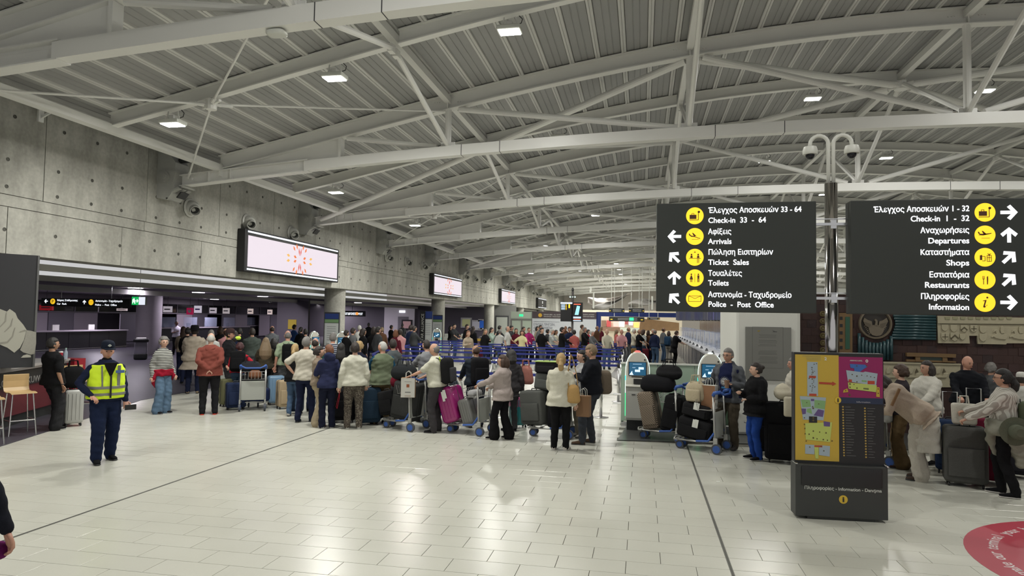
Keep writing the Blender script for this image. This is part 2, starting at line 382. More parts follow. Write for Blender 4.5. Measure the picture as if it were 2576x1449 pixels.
# knee braces from each chord node up to the secondary beams
def braces(k, label):
    Yk = TK0+(k-1)*BAY
    t = empty('knee_brace_set', (0, Yk, 0), 0, label, 'braces', 'knee braces at the truss nodes')
    for x in NODE:
        for s in (-1, 1):
            MB().tube([(x, 0, CZ(x)+.26), (x, s*(BAY/2-.05), BZ(x)+.04)], .055, 8).build('knee_brace', M_STEEL, t)
            MB().box((x, s*(BAY/2-.12), BZ(x)+.0), (.1, .16, .14)).build('bracket', M_STEEL, t)
    return t
b0 = braces(0, 'knee braces rising from the nearest truss')
for k in range(1, NT): dup(b0, (0, TK0+(k-1)*BAY, 0), label='slanted knee braces rising from the %s truss' % ORD[k])
# cross bracing in the plane of the roof: tubes in every third bay, thin rods in the others
for k in range(0, NT-1):
    Ya = TK0+(k-1)*BAY; Ym = Ya+BAY/2; Yb = Ya+BAY
    tubes = k % 3 == 1
    t = empty('roof_cross_bracing', (0, Ym, 0), 0, ('thick tube' if tubes else 'thin rod')+' cross bracing between the %s and %s trusses' % (ORD[k], ORD[k+1]), 'bracing')
    H = BAY/2
    if tubes: stars = [(-4.45, -11.2, .97, CZ(-11.2)+.16, BZ(.97)-.02), (6.4, .97, 11.83, BZ(.97)-.02, BZ(.97)-.02), (17.25, 11.83, 24., BZ(.97)-.02, CZ(-11.2)+.16)]
    else: stars = [(-8.1, -11.2, -4.45, CZ(-11.2)+.16, BZ(-4.45)-.02), (20.9, 17.25, 24., BZ(-4.45)-.02, CZ(-11.2)+.16)]
    for xc, xa, xb, za, zb in stars:
        zc = BZ(xc)-.02; r = .085 if tubes else .022
        for xe, ze in ((xa, za), (xb, zb)):
            for s in (-1, 1):
                c = Vector((xc, 0, zc)); e_ = Vector((xe, s*H, ze)); d = (e_-c).normalized()
                q = MB(); q.tube([c+d*.3, e_-d*.1], r, 12 if tubes else 8)
                if not tubes: q.tube([c+d*.14, c+d*.3], [.05, .03], 8).tube([e_-d*.5, e_-d*.42], [.035, .035], 8)
                q.build('brace_tube' if tubes else 'tie_rod', M_STEEL, t)
        st = MB(); st.cyl((xc, 0, zc-.1), (xc, 0, zc+.1), .16 if tubes else .1, 12)
        for s in (-1, 1):
            for t2 in (-1, 1): st.bar((xc, 0, zc), (xc+s*.32, t2*.2, zc), .12 if tubes else .05, .1 if tubes else .04)
        st.build('star_node', M_STEEL, t)
# roof lamps on the secondary beams
def lamp(x, Y, label):
    z = BZ(x)+.02
    t = empty('roof_lamp', (x, Y, z-.16), 0, label, 'lamp', 'flood lamps under the roof beams')
    MB().box((0, 0, -.06), (.42, .3, .08)).build('lamp_body', M_WHITE, t, bevel=.02)
    MB().box((0, 0, -.105), (.36, .24, .02)).build('lens', M_LAMP, t)
    MB().box((0, 0, .02), (.1, .12, .1)).bar((-.13, 0, -.02), (-.1, 0, .16), .02, .02).bar((.13, 0, -.02), (.1, 0, .16), .02, .02).build('yoke', M_STEEL, t)
    MB().tube([(.1, .02, .02), (.2, .02, .05), (.22, .02, .12), (.16, .02, .18)], .008, 6).build('cable', M_DARK, t)
    L = bpy.data.lights.new('roof_lamp_light', 'AREA'); L.shape = 'RECTANGLE'; L.size = .3; L.size_y = .22; L.energy = LAMP_W*(1.5 if Y > 45 else 1.); L.color = (1, .99, .93); L.spread = R_(170)
    lo = bpy.data.objects.new('lamp_light', L); COL.objects.link(lo); lo.parent = t; lo.location = (0, 0, -.125)
    return t
LP = {0: [-8.85, -5.55, -2.3, 8.25, 15.], 1: [-8.85, -2.3, 4.27, 8.25, 13.5], 2: [-8.85, -5.55, 4.27, 8.3, 14.], 3: [-2.24, -5.6, 8, 14], 4: [-5.56, 4.3, 14]}  # right-side lamp of the first row is unseen, added to brighten the foreground
XN = {-8.85: 'near the concrete wall', -5.55: 'left of the middle posts', -5.6: 'left of the middle posts', -5.56: 'left of the middle posts', -2.3: 'left of the hall middle', -2.24: 'left of the hall middle', 4.27: 'right of the hall middle', 4.3: 'right of the hall middle', 8.25: 'on the right side', 8.3: 'on the right side', 8: 'on the right side', 8.2: 'on the right side', 4.2: 'right of the hall middle', -2.35: 'left of the hall middle', -8.8: 'near the concrete wall', 13.5: 'far right', 14: 'far right', 14.: 'far right', 15.: 'far right'}
for k in range(13):
    Yk = 11.25+BAY*k*.995
    for x in (LP[k] if k in LP else [[-2.3, 8.2, 14, -8.8], [-2.35, -5.6, 14, 8], [-5.6, 4.2, 14, -8.8], [-2.3, -5.6, 8, 14]][k % 4]):
        lamp(x, Yk, 'glowing roof lamp on the %s beam from the camera, %s' % (ORD[k], XN.get(x, 'left of the hall middle' if x > -3 and x < 0 else 'right of the hall middle')))
for x, Yk, lb in ((4.8, 4.2, 'unseen roof lamp added to brighten the floor around the round sticker'), (-2, 4.2, 'roof lamp just behind and above the camera'), (-8, 4.2, 'roof lamp above the cafe end of the hall')): lamp(x, Yk, lb)  # lamp over the sticker is out of view, added to lift the right foreground

# ------------------------------------------------------------------ left concrete wall
WX = -11.9
wl = MB(); wl.box((WX-.27, 50, 5.1), (.5, 120, 3.8)); wall_l = wl.build('wall_left', M_CONC); tag(wall_l, 'bare concrete wall above the low ceiling on the left', kind='structure')
def cpanel(y0, y1_, z0_, z1_):
    MB().box((WX+.0, (y0+y1_)/2, (z0_+z1_)/2), (.05, y1_-y0-.018, z1_-z0_-.014)).build('concrete_panel', M_CONC, wall_l)
for k in range(-4, 30):
    y = 11.42+2.87*k
    cpanel(y, y+2.87, 4.33, 6.95); cpanel(y-.75, y+2.12, 3.2, 4.1)
for k in range(-2, 15): cpanel(8.5+5.74*k, 8.5+5.74*k+5.74, 4.1, 4.33)
th = MB(); Mx = Matrix.Rotation(R_(90), 4, 'Y')
for k in range(-3, 22):
    for q in (.33, 1.2, 2.07):
        for z, dy in ((5., 0), (4.48, 0), (5.85, .1), (3.66, 0)):
            c = Matrix.Translation((WX+.0255, 11.42+2.87*k+q+dy, z)) @ Mx
            th.lathe([(.038, 0), (.038, .006), (.028, .006), (.026, -.012), (.001, -.012)], n=10, M=c)
tag(th.build('tie_holes', mat('tie hole', (.09, .088, .075), .8), wall_l), kind='stuff')
gapc = MB().box((-11.4, 50, 7.05), (1.8, 120, .1)).box((-10.62, 50, 6.75), (.06, 120, .55)); tag(gapc.build('trim_3', M_DARK), 'dark gap between the concrete wall and the roof edge', kind='structure')
# truss bearings
M_BEAR = mat('grey painted bracket', (.40, .40, .37), .55, var=.1, bscale=10)
def bearing(Yk, label):
    t = empty('truss_bearing', (WX+.02, Yk, 0), 0, label, 'bracket', 'truss bearings on the concrete wall')
    M = Matrix(((1, 0, 0, 0), (0, 0, -1, .26), (0, 1, 0, 0), (0, 0, 0, 1)))
    MB().prism([(0, 5.62), (.5, 5.62), (.5, 5.86), (.3, 6.1), (0, 6.25)], .5, M).build('upper_block', M_BEAR, t)
    MB().prism([(0, 5.35), (.46, 5.35), (.53, 5.6), (.53, 5.66), (0, 5.66)], .54, Matrix(((1, 0, 0, 0), (0, 0, -1, .28), (0, 1, 0, 0), (0, 0, 0, 1)))).build('middle_block', M_BEAR, t)
    MB().prism([(0, 4.98), (.3, 4.93), (.5, 5.2), (.48, 5.36), (0, 5.36)], .5, M).build('lower_block', M_BEAR, t)
    MB().cyl((.24, -.26, 5.5), (.24, -.3, 5.5), .13, 20).cyl((.24, -.3, 5.5), (.24, -.34, 5.5), .07, 16).build('pin_disc', M_BEAR, t)
    v = MB()
    for i in range(3): v.bar((.42+i*.0, -.2+i*.18, 5.02+.1), (.62, -.2+i*.18, 5.22), .13, .05)
    v.bar((.3, -.24, 4.96), (.3, .24, 4.96), .05, .04).bar((.7, -.24, 5.25), (.7, .24, 5.25), .05, .04).build('vent', M_BEAR, t)
    MB().bar((.5, 0, 4.99), (.62, 0, 5.13), .3, .03).build('vent_slot', M_BLACK, t)
    MB().cyl((.45, 0, 5.95), (1.1, 0, 5.98), .07, 10).build('strut', M_DARK, t)
    return t
bg0 = bearing(TK0, 'nearest truss bearing bracket on the left concrete wall')
for k in range(2, NT): dup(bg0, (WX+.02, TK0+(k-1)*BAY, 0), label='%s truss bearing bracket along the left concrete wall' % ORD[k-1])
br = empty('pipe_bracket', (WX, 11.25, 6.1), 0, 'small white wall bracket high on the concrete at the left edge', 'bracket')
MB().box((.04, 0, 0), (.06, .12, .4)).build('wall_plate', M_STEEL, br); MB().bar((.05, 0, .1), (.7, .1, .3), .07, .07).bar((.05, 0, -.12), (.6, .1, .22), .04, .04).build('strut', M_STEEL, br)
# ball jet nozzles
M_NOZ = mat('nozzle white', (.5, .5, .46), .35)
def nozzle(Y, label, turn):
    t = empty('air_nozzle', (WX+.03, Y, 4.93), 0, label, 'air nozzle', 'ball air nozzles on the concrete wall')
    M = Matrix.Rotation(R_(90), 4, 'Y')
    MB().lathe([(.24, .005), (.25, .02), (.235, .04), (.2, .05), (.19, .08)], n=28, M=M).build('flange', M_NOZ, t, auto=True)
    MB().lathe([(.2, .03), (.198, .08), (.185, .14), (.16, .19), (.12, .235), (.07, .262), (.02, .27)], n=24, M=M).build('ball', M_NOZ, t, True)
    d = Euler((0, R_(90+turn[0]), R_(turn[1]))).to_matrix().to_4x4()
    d = Matrix.Translation((.12, 0, 0)) @ d
    MB().lathe([(.13, .1), (.125, .28), (.13, .29), (.115, .29), (.11, .14), (.0, .14)], n=24, M=d).build('jet_ring', M_NOZ, t, auto=True)
    MB().lathe([(.108, .15), (.108, .16), (.0, .16)], n=16, M=d).build('grille', M_DARK, t)
    return t
for gk in range(6):
    for q in range(3):
        Y = 15.85+14.1*gk+2.64*q
        if Y < 84: nozzle(Y, 'white ball air nozzle on the concrete wall, %s of the %s trio from the camera' % (ORD[q], ORD[gk]), (25, -42-5*q))
# LED screens on the wall
M_LED = mat('lit white led panel', (.04, .04, .04), .5, emit=.82, ecol=(1, .88, .97))
M_BAR = mat('lit frame bar', (.85, .9, 1), .5, emit=.9)
ORG = [mat('logo orange', (.1, .02, .01), .5, emit=.85, ecol=(.95, .22, .04)), mat('logo yellow', (.1, .06, .01), .5, emit=.85, ecol=(1, .55, .12)), mat('logo red', (.1, .01, .01), .5, emit=.8, ecol=(.85, .1, .06))]
def screen(ya, yb_, za, zb, label, lit=True):
    t = empty('wall_screen', (WX+.03, (ya+yb_)/2, (za+zb)/2), 0, label, 'screen'); W_, H_ = yb_-ya, zb-za
    MB().box((.13, 0, 0), (.26, W_, H_)).build('housing', M_BLACK, t, bevel=.02)
    MB().box((.265, 0, -.02), (.012, W_-.3, H_-.34)).build('display', M_LED if lit else M_BLACK, t)
    for s in (-1, 1): MB().box((.268, 0, s*(H_/2-.075)-.0), (.014, W_-.25, .05)).build('light_bar', M_BAR, t)
    if lit:
        # star-burst of petals, rings of lozenges
        def petal(cy, cz, ang, ln, wd, m_, nm='logo_petal'):
            a = Vector((0, math.cos(ang), math.sin(ang))); b = Vector((0, -math.sin(ang), math.cos(ang))); c = Vector((.273, cy, cz))
            P = [c-a*ln/2, c-a*ln*.1+b*wd/2+a*.1*ln, c+a*ln/2, c-b*wd/2-a*.0]; 
            f = MB(); f.add(P+[p+Vector((.004, 0, 0)) for p in P], [(0, 1, 2, 3), (7, 6, 5, 4), (0, 4, 5, 1), (1, 5, 6, 2), (2, 6, 7, 3), (3, 7, 4, 0)])
            f.build(nm, m_, t)
        oy = .1
        for k in range(4):
            a = R_(78+k*8) if k < 2 else R_(258+(k-2)*8)
            a = [R_(80), R_(100), R_(260), R_(280)][k]; petal(oy+math.cos(a)*.55*.6, math.sin(a)*.27-.02, a, .28, .07, ORG[2])
        for k, a in enumerate([18, 162, 198, 342]): a = R_(a); petal(oy+math.cos(a)*.34, math.sin(a)*.24-.02, a, .2, .1, ORG[0])
        for k, a in enumerate([50, 130, 230, 310, 70, 110, 250, 290]): a = R_(a); petal(oy+math.cos(a)*.62, math.sin(a)*.46-.02, a, .2, .09, ORG[0])
        for k, a in enumerate([10, 170, 190, 350]): a = R_(a); petal(oy+math.cos(a)*.78, math.sin(a)*.5*1.-.02, a*1., .22, .1, ORG[1])
    else:
        MB().box((.274, 0, .12), (.006, .5, .3)).box((.274, 0, -.28), (.006, .5, .08)).build('dim_logo', mat('dim white', (.6, .6, .6), .5, emit=.5), t)
    return t
screen(18.05, 24.35, 3.4, 4.68, 'large lit screen with orange star-burst logo on the concrete wall, nearest')
screen(36.5, 42.6, 3.4, 4.62, 'second lit screen with star-burst logo, above the second column')
screen(55.2, 61.5, 3.4, 4.6, 'third lit screen with star-burst logo, above the third column')
screen(75.5, 82.2, 3.35, 4.5, 'fourth wall screen, dark with a small white emblem', False)
# round concrete columns under the wall
colm = MB().lathe([(.42, 0), (.42, 3.22)], n=36)
for k, Y in enumerate((25.75, 40., 54.1, 68.2, 82.3)):
    c = colm.build('column', M_CONC, auto=True, loc=(-12.4, Y, 0)); tag(c, '%s round concrete column under the left wall' % ORD[k], 'column', 'round columns under the concrete wall')
c = MB().lathe([(.58, 0), (.58, 3.2)], n=40).build('column', mat('grey lilac column', (.22, .2, .22), .7, var=.1, bscale=4), auto=True, loc=(-24.2, 29.6, 0)); tag(c, 'thick grey column standing behind the litter bin on the left', 'column')
# low ceiling on the left with baffles and downlights
M_LOWC = mat('low ceiling lilac grey', (.28, .26, .29), .8); M_BAF = mat('ceiling baffle', (.66, .65, .61), .6)
lc = MB().box((-32, 50, 3.25), (22, 120, .1)); lowc = lc.build('ceiling', M_LOWC); tag(lowc, 'low plaster ceiling over the counters on the left', kind='structure')
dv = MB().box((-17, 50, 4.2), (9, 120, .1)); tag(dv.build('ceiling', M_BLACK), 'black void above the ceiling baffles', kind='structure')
for k, (x, z) in enumerate(((-13.1, 3.09), (-17., 3.07), (-22., 3.0))):
    b = MB().box((x, 50, z), (.16, 120, (.14, .16, .21)[k])); tag(b.build('ceiling_baffle', M_BAF), '%s long pale ceiling baffle below the concrete wall' % ['front', 'middle', 'rear'][k], 'baffle', 'long baffles under the low ceiling')
n = 0
DLX = [(u, v) for u, v in ((312, 739), (126, 738), (180, 746), (516, 750), (327, 748), (412, 764), (438, 766), (680, 760), (799, 766), (515, 769), (905, 744))]
for (u, v) in DLX:
    p = FL(u, v, 3.2)
    if p.y > 5 and p.x < -21.5 and p.x > -43 and p.y < 105:
        n += 1
        MBo = MB().lathe([(.17, 0), (.17, -.03), (.13, -.03), (.12, -.01)], n=16).build('downlight', M_WHITE, loc=(p.x, p.y, 3.2))
        tag(MBo, 'round downlight in the low ceiling, %s from the left edge' % ORD[min(n-1, 15)], 'downlight', 'downlights in the low ceiling')
        MB().lathe([(.12, -.012), (.12, -.02)], n=16).build('lens', M_DLAMP, MBo)
        MBo['label'] = 'downlight over the %s' % ['left counter end', 'left board top', 'left wayfinding sign', 'counter row middle', 'green exit sign', 'lilac column', 'heart sign', 'yellow poster', 'first concrete column', 'small lit signs', 'staff man', 'man in cap', 'hooded people', 'second opening', 'far post office sign'][n-1]
DN = iter(['near the poster wall', 'in front of the rental counters', 'above the long black counter', 'right of the lilac column', 'over the second rental counter', 'beyond the yellow notice', 'over the farthest rental counter', 'behind the third concrete column', 'at the end of the low ceiling', 'just left of the lilac column', 'over the dim queue', 'nearest the hall in the dim queue', 'above the litter bin', 'above the office front'])
for x, y in ((-23, 14), (-28, 24), (-30, 33), (-22.5, 37), (-32, 46), (-23, 52), (-30, 62), (-23, 68), (-24, 82), (-22, 26), (-26, 59), (-15, 58), (-22.5, 31), (-36, 38)):  # extra downlights added to brighten the dim low-ceiling zone, tinted lilac
    L = bpy.data.lights.new('low_ceiling_light', 'AREA'); L.size = .5; L.energy = FILL_W*2; L.color = (.93, .84, 1.)
    d = MB().lathe([(.3, 0), (.3, -.02)], n=12).build('downlight', M_DLAMP, loc=(x, y, 3.2)); tag(d, 'wide downlight added as fill under the low ceiling at %d, %d metres' % (abs(x), y), 'downlight', 'downlights in the low ceiling')
    d['label'] = 'wide glowing downlight added as fill ' + next(DN)
    lo = bpy.data.objects.new('downlight_light', L); COL.objects.link(lo); lo.parent = d; lo.location = (0, 0, -.04)
# walls at the back left and far ends, right wall
M_LILAC = mat('lilac grey wall', (.13, .12, .135), .7)
bw = MB().box((-41, 50, 1.6), (.2, 110, 3.3)); tag(bw.build('wall_back_left', M_LILAC), 'grey wall far behind the counters on the left', kind='structure')
wr = MB().box((24.9, 50, 4), (.6, 120, 8)); tag(wr.build('wall_right', mat('pale right wall', (.5, .5, .45), .8)), 'pale wall on the far right of the hall', kind='structure')
we = MB().box((-5, 104.2, 4.5), (72, .4, 9)); tag(we.build('wall_far', mat('warm white end wall', (.68, .63, .58), .8)), 'warm white wall closing the far end of the hall', kind='structure')
# ------------------------------------------------------------------ helpers for flat graphics
FITS = []
def ftext(s, p, wdt, size, m, parent, align='LEFT', rz=0, ext=.003, bold=0., name='lettering', rx=90):
    """text at world-space point p on a plane facing the camera side, stretched to the width wdt"""
    o = text(s, size, m, parent, facing(p, rx, rz), align, ext, name, bold=bold); FITS.append((o, wdt, facing(p, rx, rz))); return o
def flat(mb, pts, y=0, d=.003):
    """polygon given in (x, z), extruded towards -Y"""
    n = len(pts); vs = [(x, y, z) for x, z in pts]+[(x, y-d, z) for x, z in pts]
    return mb.add(vs, [tuple(range(n)), tuple(range(2*n-1, n-1, -1))]+[(i, n+i, n+(i+1) % n, (i+1) % n) for i in range(n)])
def disc(mb, x, z, r, y=0, d=.003, n=28): return flat(mb, [(x+r*math.cos(2*math.pi*k/n), z+r*math.sin(2*math.pi*k/n)) for k in range(n)], y, d)
def rect(mb, x0, z0, x1, z1, y=0, d=.003): return flat(mb, [(x0, z0), (x1, z0), (x1, z1), (x0, z1)], y, d)
def arrow(mb, x, z, s, ang, y, d=.004):
    P = [(-.5, .11), (.12, .11), (-.12, .36), (.07, .5), (.5, 0), (.07, -.5), (-.12, -.36), (.12, -.11), (-.5, -.11)]
    c, q = math.cos(R_(ang)), math.sin(R_(ang))
    return flat(mb, [(x+s*(a*c-b*q), z+s*(a*q+b*c)) for a, b in P][::-1], y, d)

# ------------------------------------------------------------------ wayfinding signs on the steel pole
YS = 8.08
def S_(zx, zy): p = PY(1640+zx*.36335, 480+zy*.36335, YS-.003); return p.x, p.z
def picto(kind, x, z, r, parent, y):
    b = MB()
    def q(*P): flat(b, [(x+a*r, z+c*r) for a, c in P], y, .002)
    def lnx(a, c, e, f, w_=.05):
        d = Vector((e-a, f-c)); n_ = Vector((-d.y, d.x)).normalized()*w_/2
        q((a+n_.x, c+n_.y), (e+n_.x, f+n_.y), (e-n_.x, f-n_.y), (a-n_.x, c-n_.y))
    if kind == 'scale':
        q((-.6, -.38), (.18, -.38), (.18, .12), (-.6, .12)); lnx(-.35, .12, -.35, .28); lnx(-.35, .28, -.1, .28); lnx(-.1, .28, -.1, .12)
        lnx(-.62, -.5, .4, -.5, .06); lnx(.4, -.5, .4, .3, .07); lnx(.4, .3, .55, .55, .05); disc(b, x+.45*r, z+.45*r, .14*r, y, .002, 12)
    elif kind in ('land', 'fly'):
        s = -1 if kind == 'land' else 1
        q((-.65, s*-.02+.16*(s < 0)), (-.2, -.06*s), (.6, .12*s-.1*(s < 0)), (.62, .2*s-.1*(s < 0)), (.0, .1*s+.02), (-.45, .12*s+.1*(s < 0)))
        q((-.1, .0), (-.32, .42), (-.2, .42), (.18, .05)); q((-.62, .1), (-.7, .34), (-.6, .34), (-.45, .1)); lnx(-.35, -.35, .45, -.35, .035)
    elif kind == 'desk':
        for sx in (-.38, .38):
            disc(b, x+sx*r, z+.32*r, .1*r, y, .002, 10); q((sx-.14, -.08), (sx+.14, -.08), (sx+.1, .2), (sx-.1, .2))
        lnx(-.65, -.12, .7, -.12, .05); lnx(.3, -.15, .3, -.68, .06); lnx(.45, -.15, .45, -.68, .06); lnx(-.12, .6, .12, .6, .05); lnx(0, .5, 0, .72, .05)
    elif kind == 'wc':
        for sx in (-.4, .4): disc(b, x+sx*r, z+.42*r, .09*r, y, .002, 10)
        q((-.45, .3), (-.35, .3), (-.2, -.18), (-.6, -.18)); lnx(-.46, -.18, -.46, -.5, .07); lnx(-.34, -.18, -.34, -.5, .07)
        q((.28, .3), (.52, .3), (.5, -.1), (.3, -.1)); lnx(.34, -.1, .34, -.5, .08); lnx(.46, -.1, .46, -.5, .08); lnx(0, .5, 0, -.5, .04)
    elif kind == 'mail':
        for a in ((-.7, -.35, .7, -.35), (.7, -.35, .7, .32), (.7, .32, -.7, .32), (-.7, .32, -.7, -.35), (-.7, .32, 0, 0), (0, 0, .7, .32)): lnx(*a, .045)
    elif kind == 'shop':
        q((-.5, -.3), (-.28, -.3), (-.28, .25), (-.5, .2)); lnx(-.28, -.4, 0, -.4); lnx(0, -.4, 0, .1); lnx(0, .1, -.28, .1)
        for a in ((.2, -.45, .6, -.45), (.6, -.45, .6, .2), (.6, .2, .2, .2), (.2, .2, .2, -.45), (.4, -.45, .4, .4), (.2, -.05, .6, -.05), (.4, .2, .25, .4), (.4, .2, .55, .4)): lnx(*a, .05)
    elif kind == 'food':
        lnx(-.15, -.5, -.15, .1, .06); [lnx(-.15+k*.08, .05, -.15+k*.08, .4, .035) for k in (-1, 0, 1)]; lnx(-.23, .08, -.07, .08, .05)
        q((.18, -.5), (.26, -.5), (.3, .1), (.28, .42), (.17, .3))
    elif kind == 'info':
        disc(b, x+.22*r, z+.52*r, .1*r, y, .002, 10); q((-.2, .2), (.15, .28), (-.02, -.35), (.05, -.42), (.2, -.3), (.2, -.22), (-.02, -.56), (-.2, -.5), (-.02, .14), (-.2, .14))
    b.build('pictogram', M_PICTO, parent)
def wsign(xa, xb, label, rows, side):
    t = empty('hanging_sign', ((xa+xb)/2, YS+.1, 2.245), 0, label, 'sign')
    Ti = Matrix.Translation((-(xa+xb)/2, -(YS+.1), -2.245))
    k = MB().box((0, 0, .635), (xb-xa, .2, 1.27)).build('sign_box', mat('sign anthracite', (.028, .032, .028), .55), t, bevel=.008)
    def loc(zx, zy): x, z = S_(zx, zy); return x-(xa+xb)/2, z-2.245
    yy = -.1
    rs = MB()
    for i in range(5): rect(rs, -.02+(-(xb-xa)/2+.03), 0.03, -(xb-xa)/2+.03, 1.24, yy, .0005)
    for gr, en, wg, we_, yb_, kind, dx, dy, dr, ar in rows:
        x_t = 389 if side < 0 else 2199
        for s_, w_, y_ in ((gr, wg, yb_[0]), (en, we_, yb_[1])):
            x, z = loc(x_t, y_); x2, _ = loc(x_t+w_, y_)
            ftext(s_, (x, yy-.001, z), x2-x, .088, M_SIGNW, t, 'LEFT' if side < 0 else 'RIGHT', bold=.0012)
        x, z = loc(dx, dy); d = MB(); disc(d, x, z, dr, yy, .004, 40); d.build('symbol_disc', M_SIGNY, t); picto(kind, x, z, dr, t, yy-.004)
        if ar is not None:
            x, z = loc(155 if side < 0 else 2473, dy); a = MB(); arrow(a, x, z, .155 if side < 0 else .165, ar, yy); a.build('arrow', M_SIGNW, t)
    return t
wsign(.16, 1.925, 'black lit sign left of the steel pole, Check-in 33 - 64 on top', [
    ('Έλεγχος Αποσκευών 33 - 64', 'Check-in  33  -  64', 645, 399, (153, 222), 'scale', 297, 173, .099, None),
    ('Αφίξεις', 'Arrivals', 160, 163, (300, 368), 'land', 297, 316, .099, 180),
    ('Πώληση Εισιτηρίων', 'Ticket  Sales', 447, 282, (442, 512), 'desk', 297, 460, .099, 135),
    ('Τουαλέτες', 'Toilets', 233, 142, (588, 655), 'wc', 297, 603, .099, 90),
    ('Αστυνομία - Ταχυδρομείο', 'Police  -  Post  Office', 577, 451, (735, 802), 'mail', 297, 746, .099, 135)], -1)
wsign(2.285, 4.12, 'black lit sign right of the steel pole, Check-in 1 - 32 on top', [
    ('Έλεγχος Αποσκευών 1 - 32', 'Check-in  1  -  32', 698, 418, (140, 208), 'scale', 2306, 149, .101, 0),
    ('Αναχωρήσεις', 'Departures', 347, 289, (290, 363), 'fly', 2306, 305, .101, 90),
    ('Καταστήματα', 'Shops', 346, 160, (443, 517), 'shop', 2306, 460, .101, 45),
    ('Εστιατόρια', 'Restaurants', 281, 313, (600, 672), 'food', 2306, 616, .101, 45),
    ('Πληροφορίες', 'Information', 342, 283, (752, 825), 'info', 2306, 773, .101, 0)], 1)
pole = empty('sign_pole', (PY(2092, 800, 8.32).x, 8.32, 0), 0, 'polished steel pole carrying the two black signs and two cameras', 'pole')
zt = PY(2092, 462, 8.32).z
MB().cyl((0, 0, 0), (0, 0, zt), .07, 32).build('pole', M_CHROME2, pole, True)
MB().lathe([(.13, 0), (.13, .015), (.1, .03), (.075, .05)], n=28).build('base_plate', M_CHROME, pole, auto=True)
for z in (2.42, 3.27): MB().box((0, -.1, z), (.42, .03, .03)).box((0, -.1, z+.06), (.42, .02, .01)).box((0, -.05, z), (.06, .12, .1)).build('bracket', M_CHROME, pole)
M_CAMW = mat('camera housing white', (.72, .72, .66), .4)
for s in (-1, 1):
    zc = PY(2092, 362, 8.32).z
    pts = [(s*.027, 0, zt-.1), (s*.027, 0, zc)]+[(s*(.027+.1*(1-math.cos(R_(a)))), 0, zc+.1*math.sin(R_(a))) for a in range(20, 181, 20)]+[(s*.227, 0, zc-.03)]
    MB().tube(pts, .022, 12).build('swan_neck', M_CAMW, pole, True)
    MB().lathe([(.03, .05), (.07, .04), (.082, .0), (.082, -.04), (.075, -.05), (.0, -.05)][::-1], (s*.227, 0, zc-.07), 24).build('camera_housing', M_CAMW, pole, auto=True)
    MB().ball((s*.227, 0, zc-.125), .052, 18, 10).build('camera_dome', mat('smoked dome', (.01, .01, .015), .08), pole, True)

# ------------------------------------------------------------------ floor map stand
MSX, MSY = 1.665, 7.98
ms = empty('map_stand', (MSX, MSY, 0), R_(3.2), 'dark floor-standing terminal map with yellow, magenta and black panels', 'map stand')
def mz(zx, zy): return (zx-120)/675*.935, 1.81*(1352-zy)/1268
def mp(P, name, m_, y=-.0, d=.002):
    b = MB(); flat(b, [mz(*p) for p in P], y, d); return b.build(name, m_, ms)
def R4(a, b, c, d): return [(a, d), (c, d), (c, b), (a, b)]
MB().box((.467, .06, .93), (.935, .12, 1.76)).build('panel_frame', M_BLACK, ms, bevel=.006)
lowp = MB(); lowp.box((.467, .03, .31), (.95, .2, .56)).build('plinth', mat('anthracite plinth', (.035, .037, .035), .5), ms, bevel=.006)
MB().box((.467, .03, .0275), (.7, .17, .05)).build('foot_plate', M_DARK, ms)
MB().sbox((.467, -.073, .47), (.83, .02, .2), .12).build('leaflet_pocket', M_BLACK, ms, True)
Y_, MG, LB, LG, LM, PU, RD, BL = [mat(n, c, .35) for n, c in (('map yellow', (.50, .34, .04)), ('map magenta', (.25, .008, .09)), ('map pale blue', (.32, .39, .44)), ('map green', (.2, .36, .15)), ('map lime', (.45, .52, .12)), ('map purple', (.11, .07, .2)), ('map red', (.4, .05, .02)), ('map blue', (.04, .12, .38)))]
mp(R4(126, 102, 457, 916), 'yellow_map', Y_, -.001, .003); mp(R4(457, 112, 786, 424), 'magenta_map', MG, -.001, .003)
mp(R4(457, 424, 786, 470), 'info_header', mat('dark blue header', (.015, .025, .06), .4), -.001, .003)
L2 = -.005
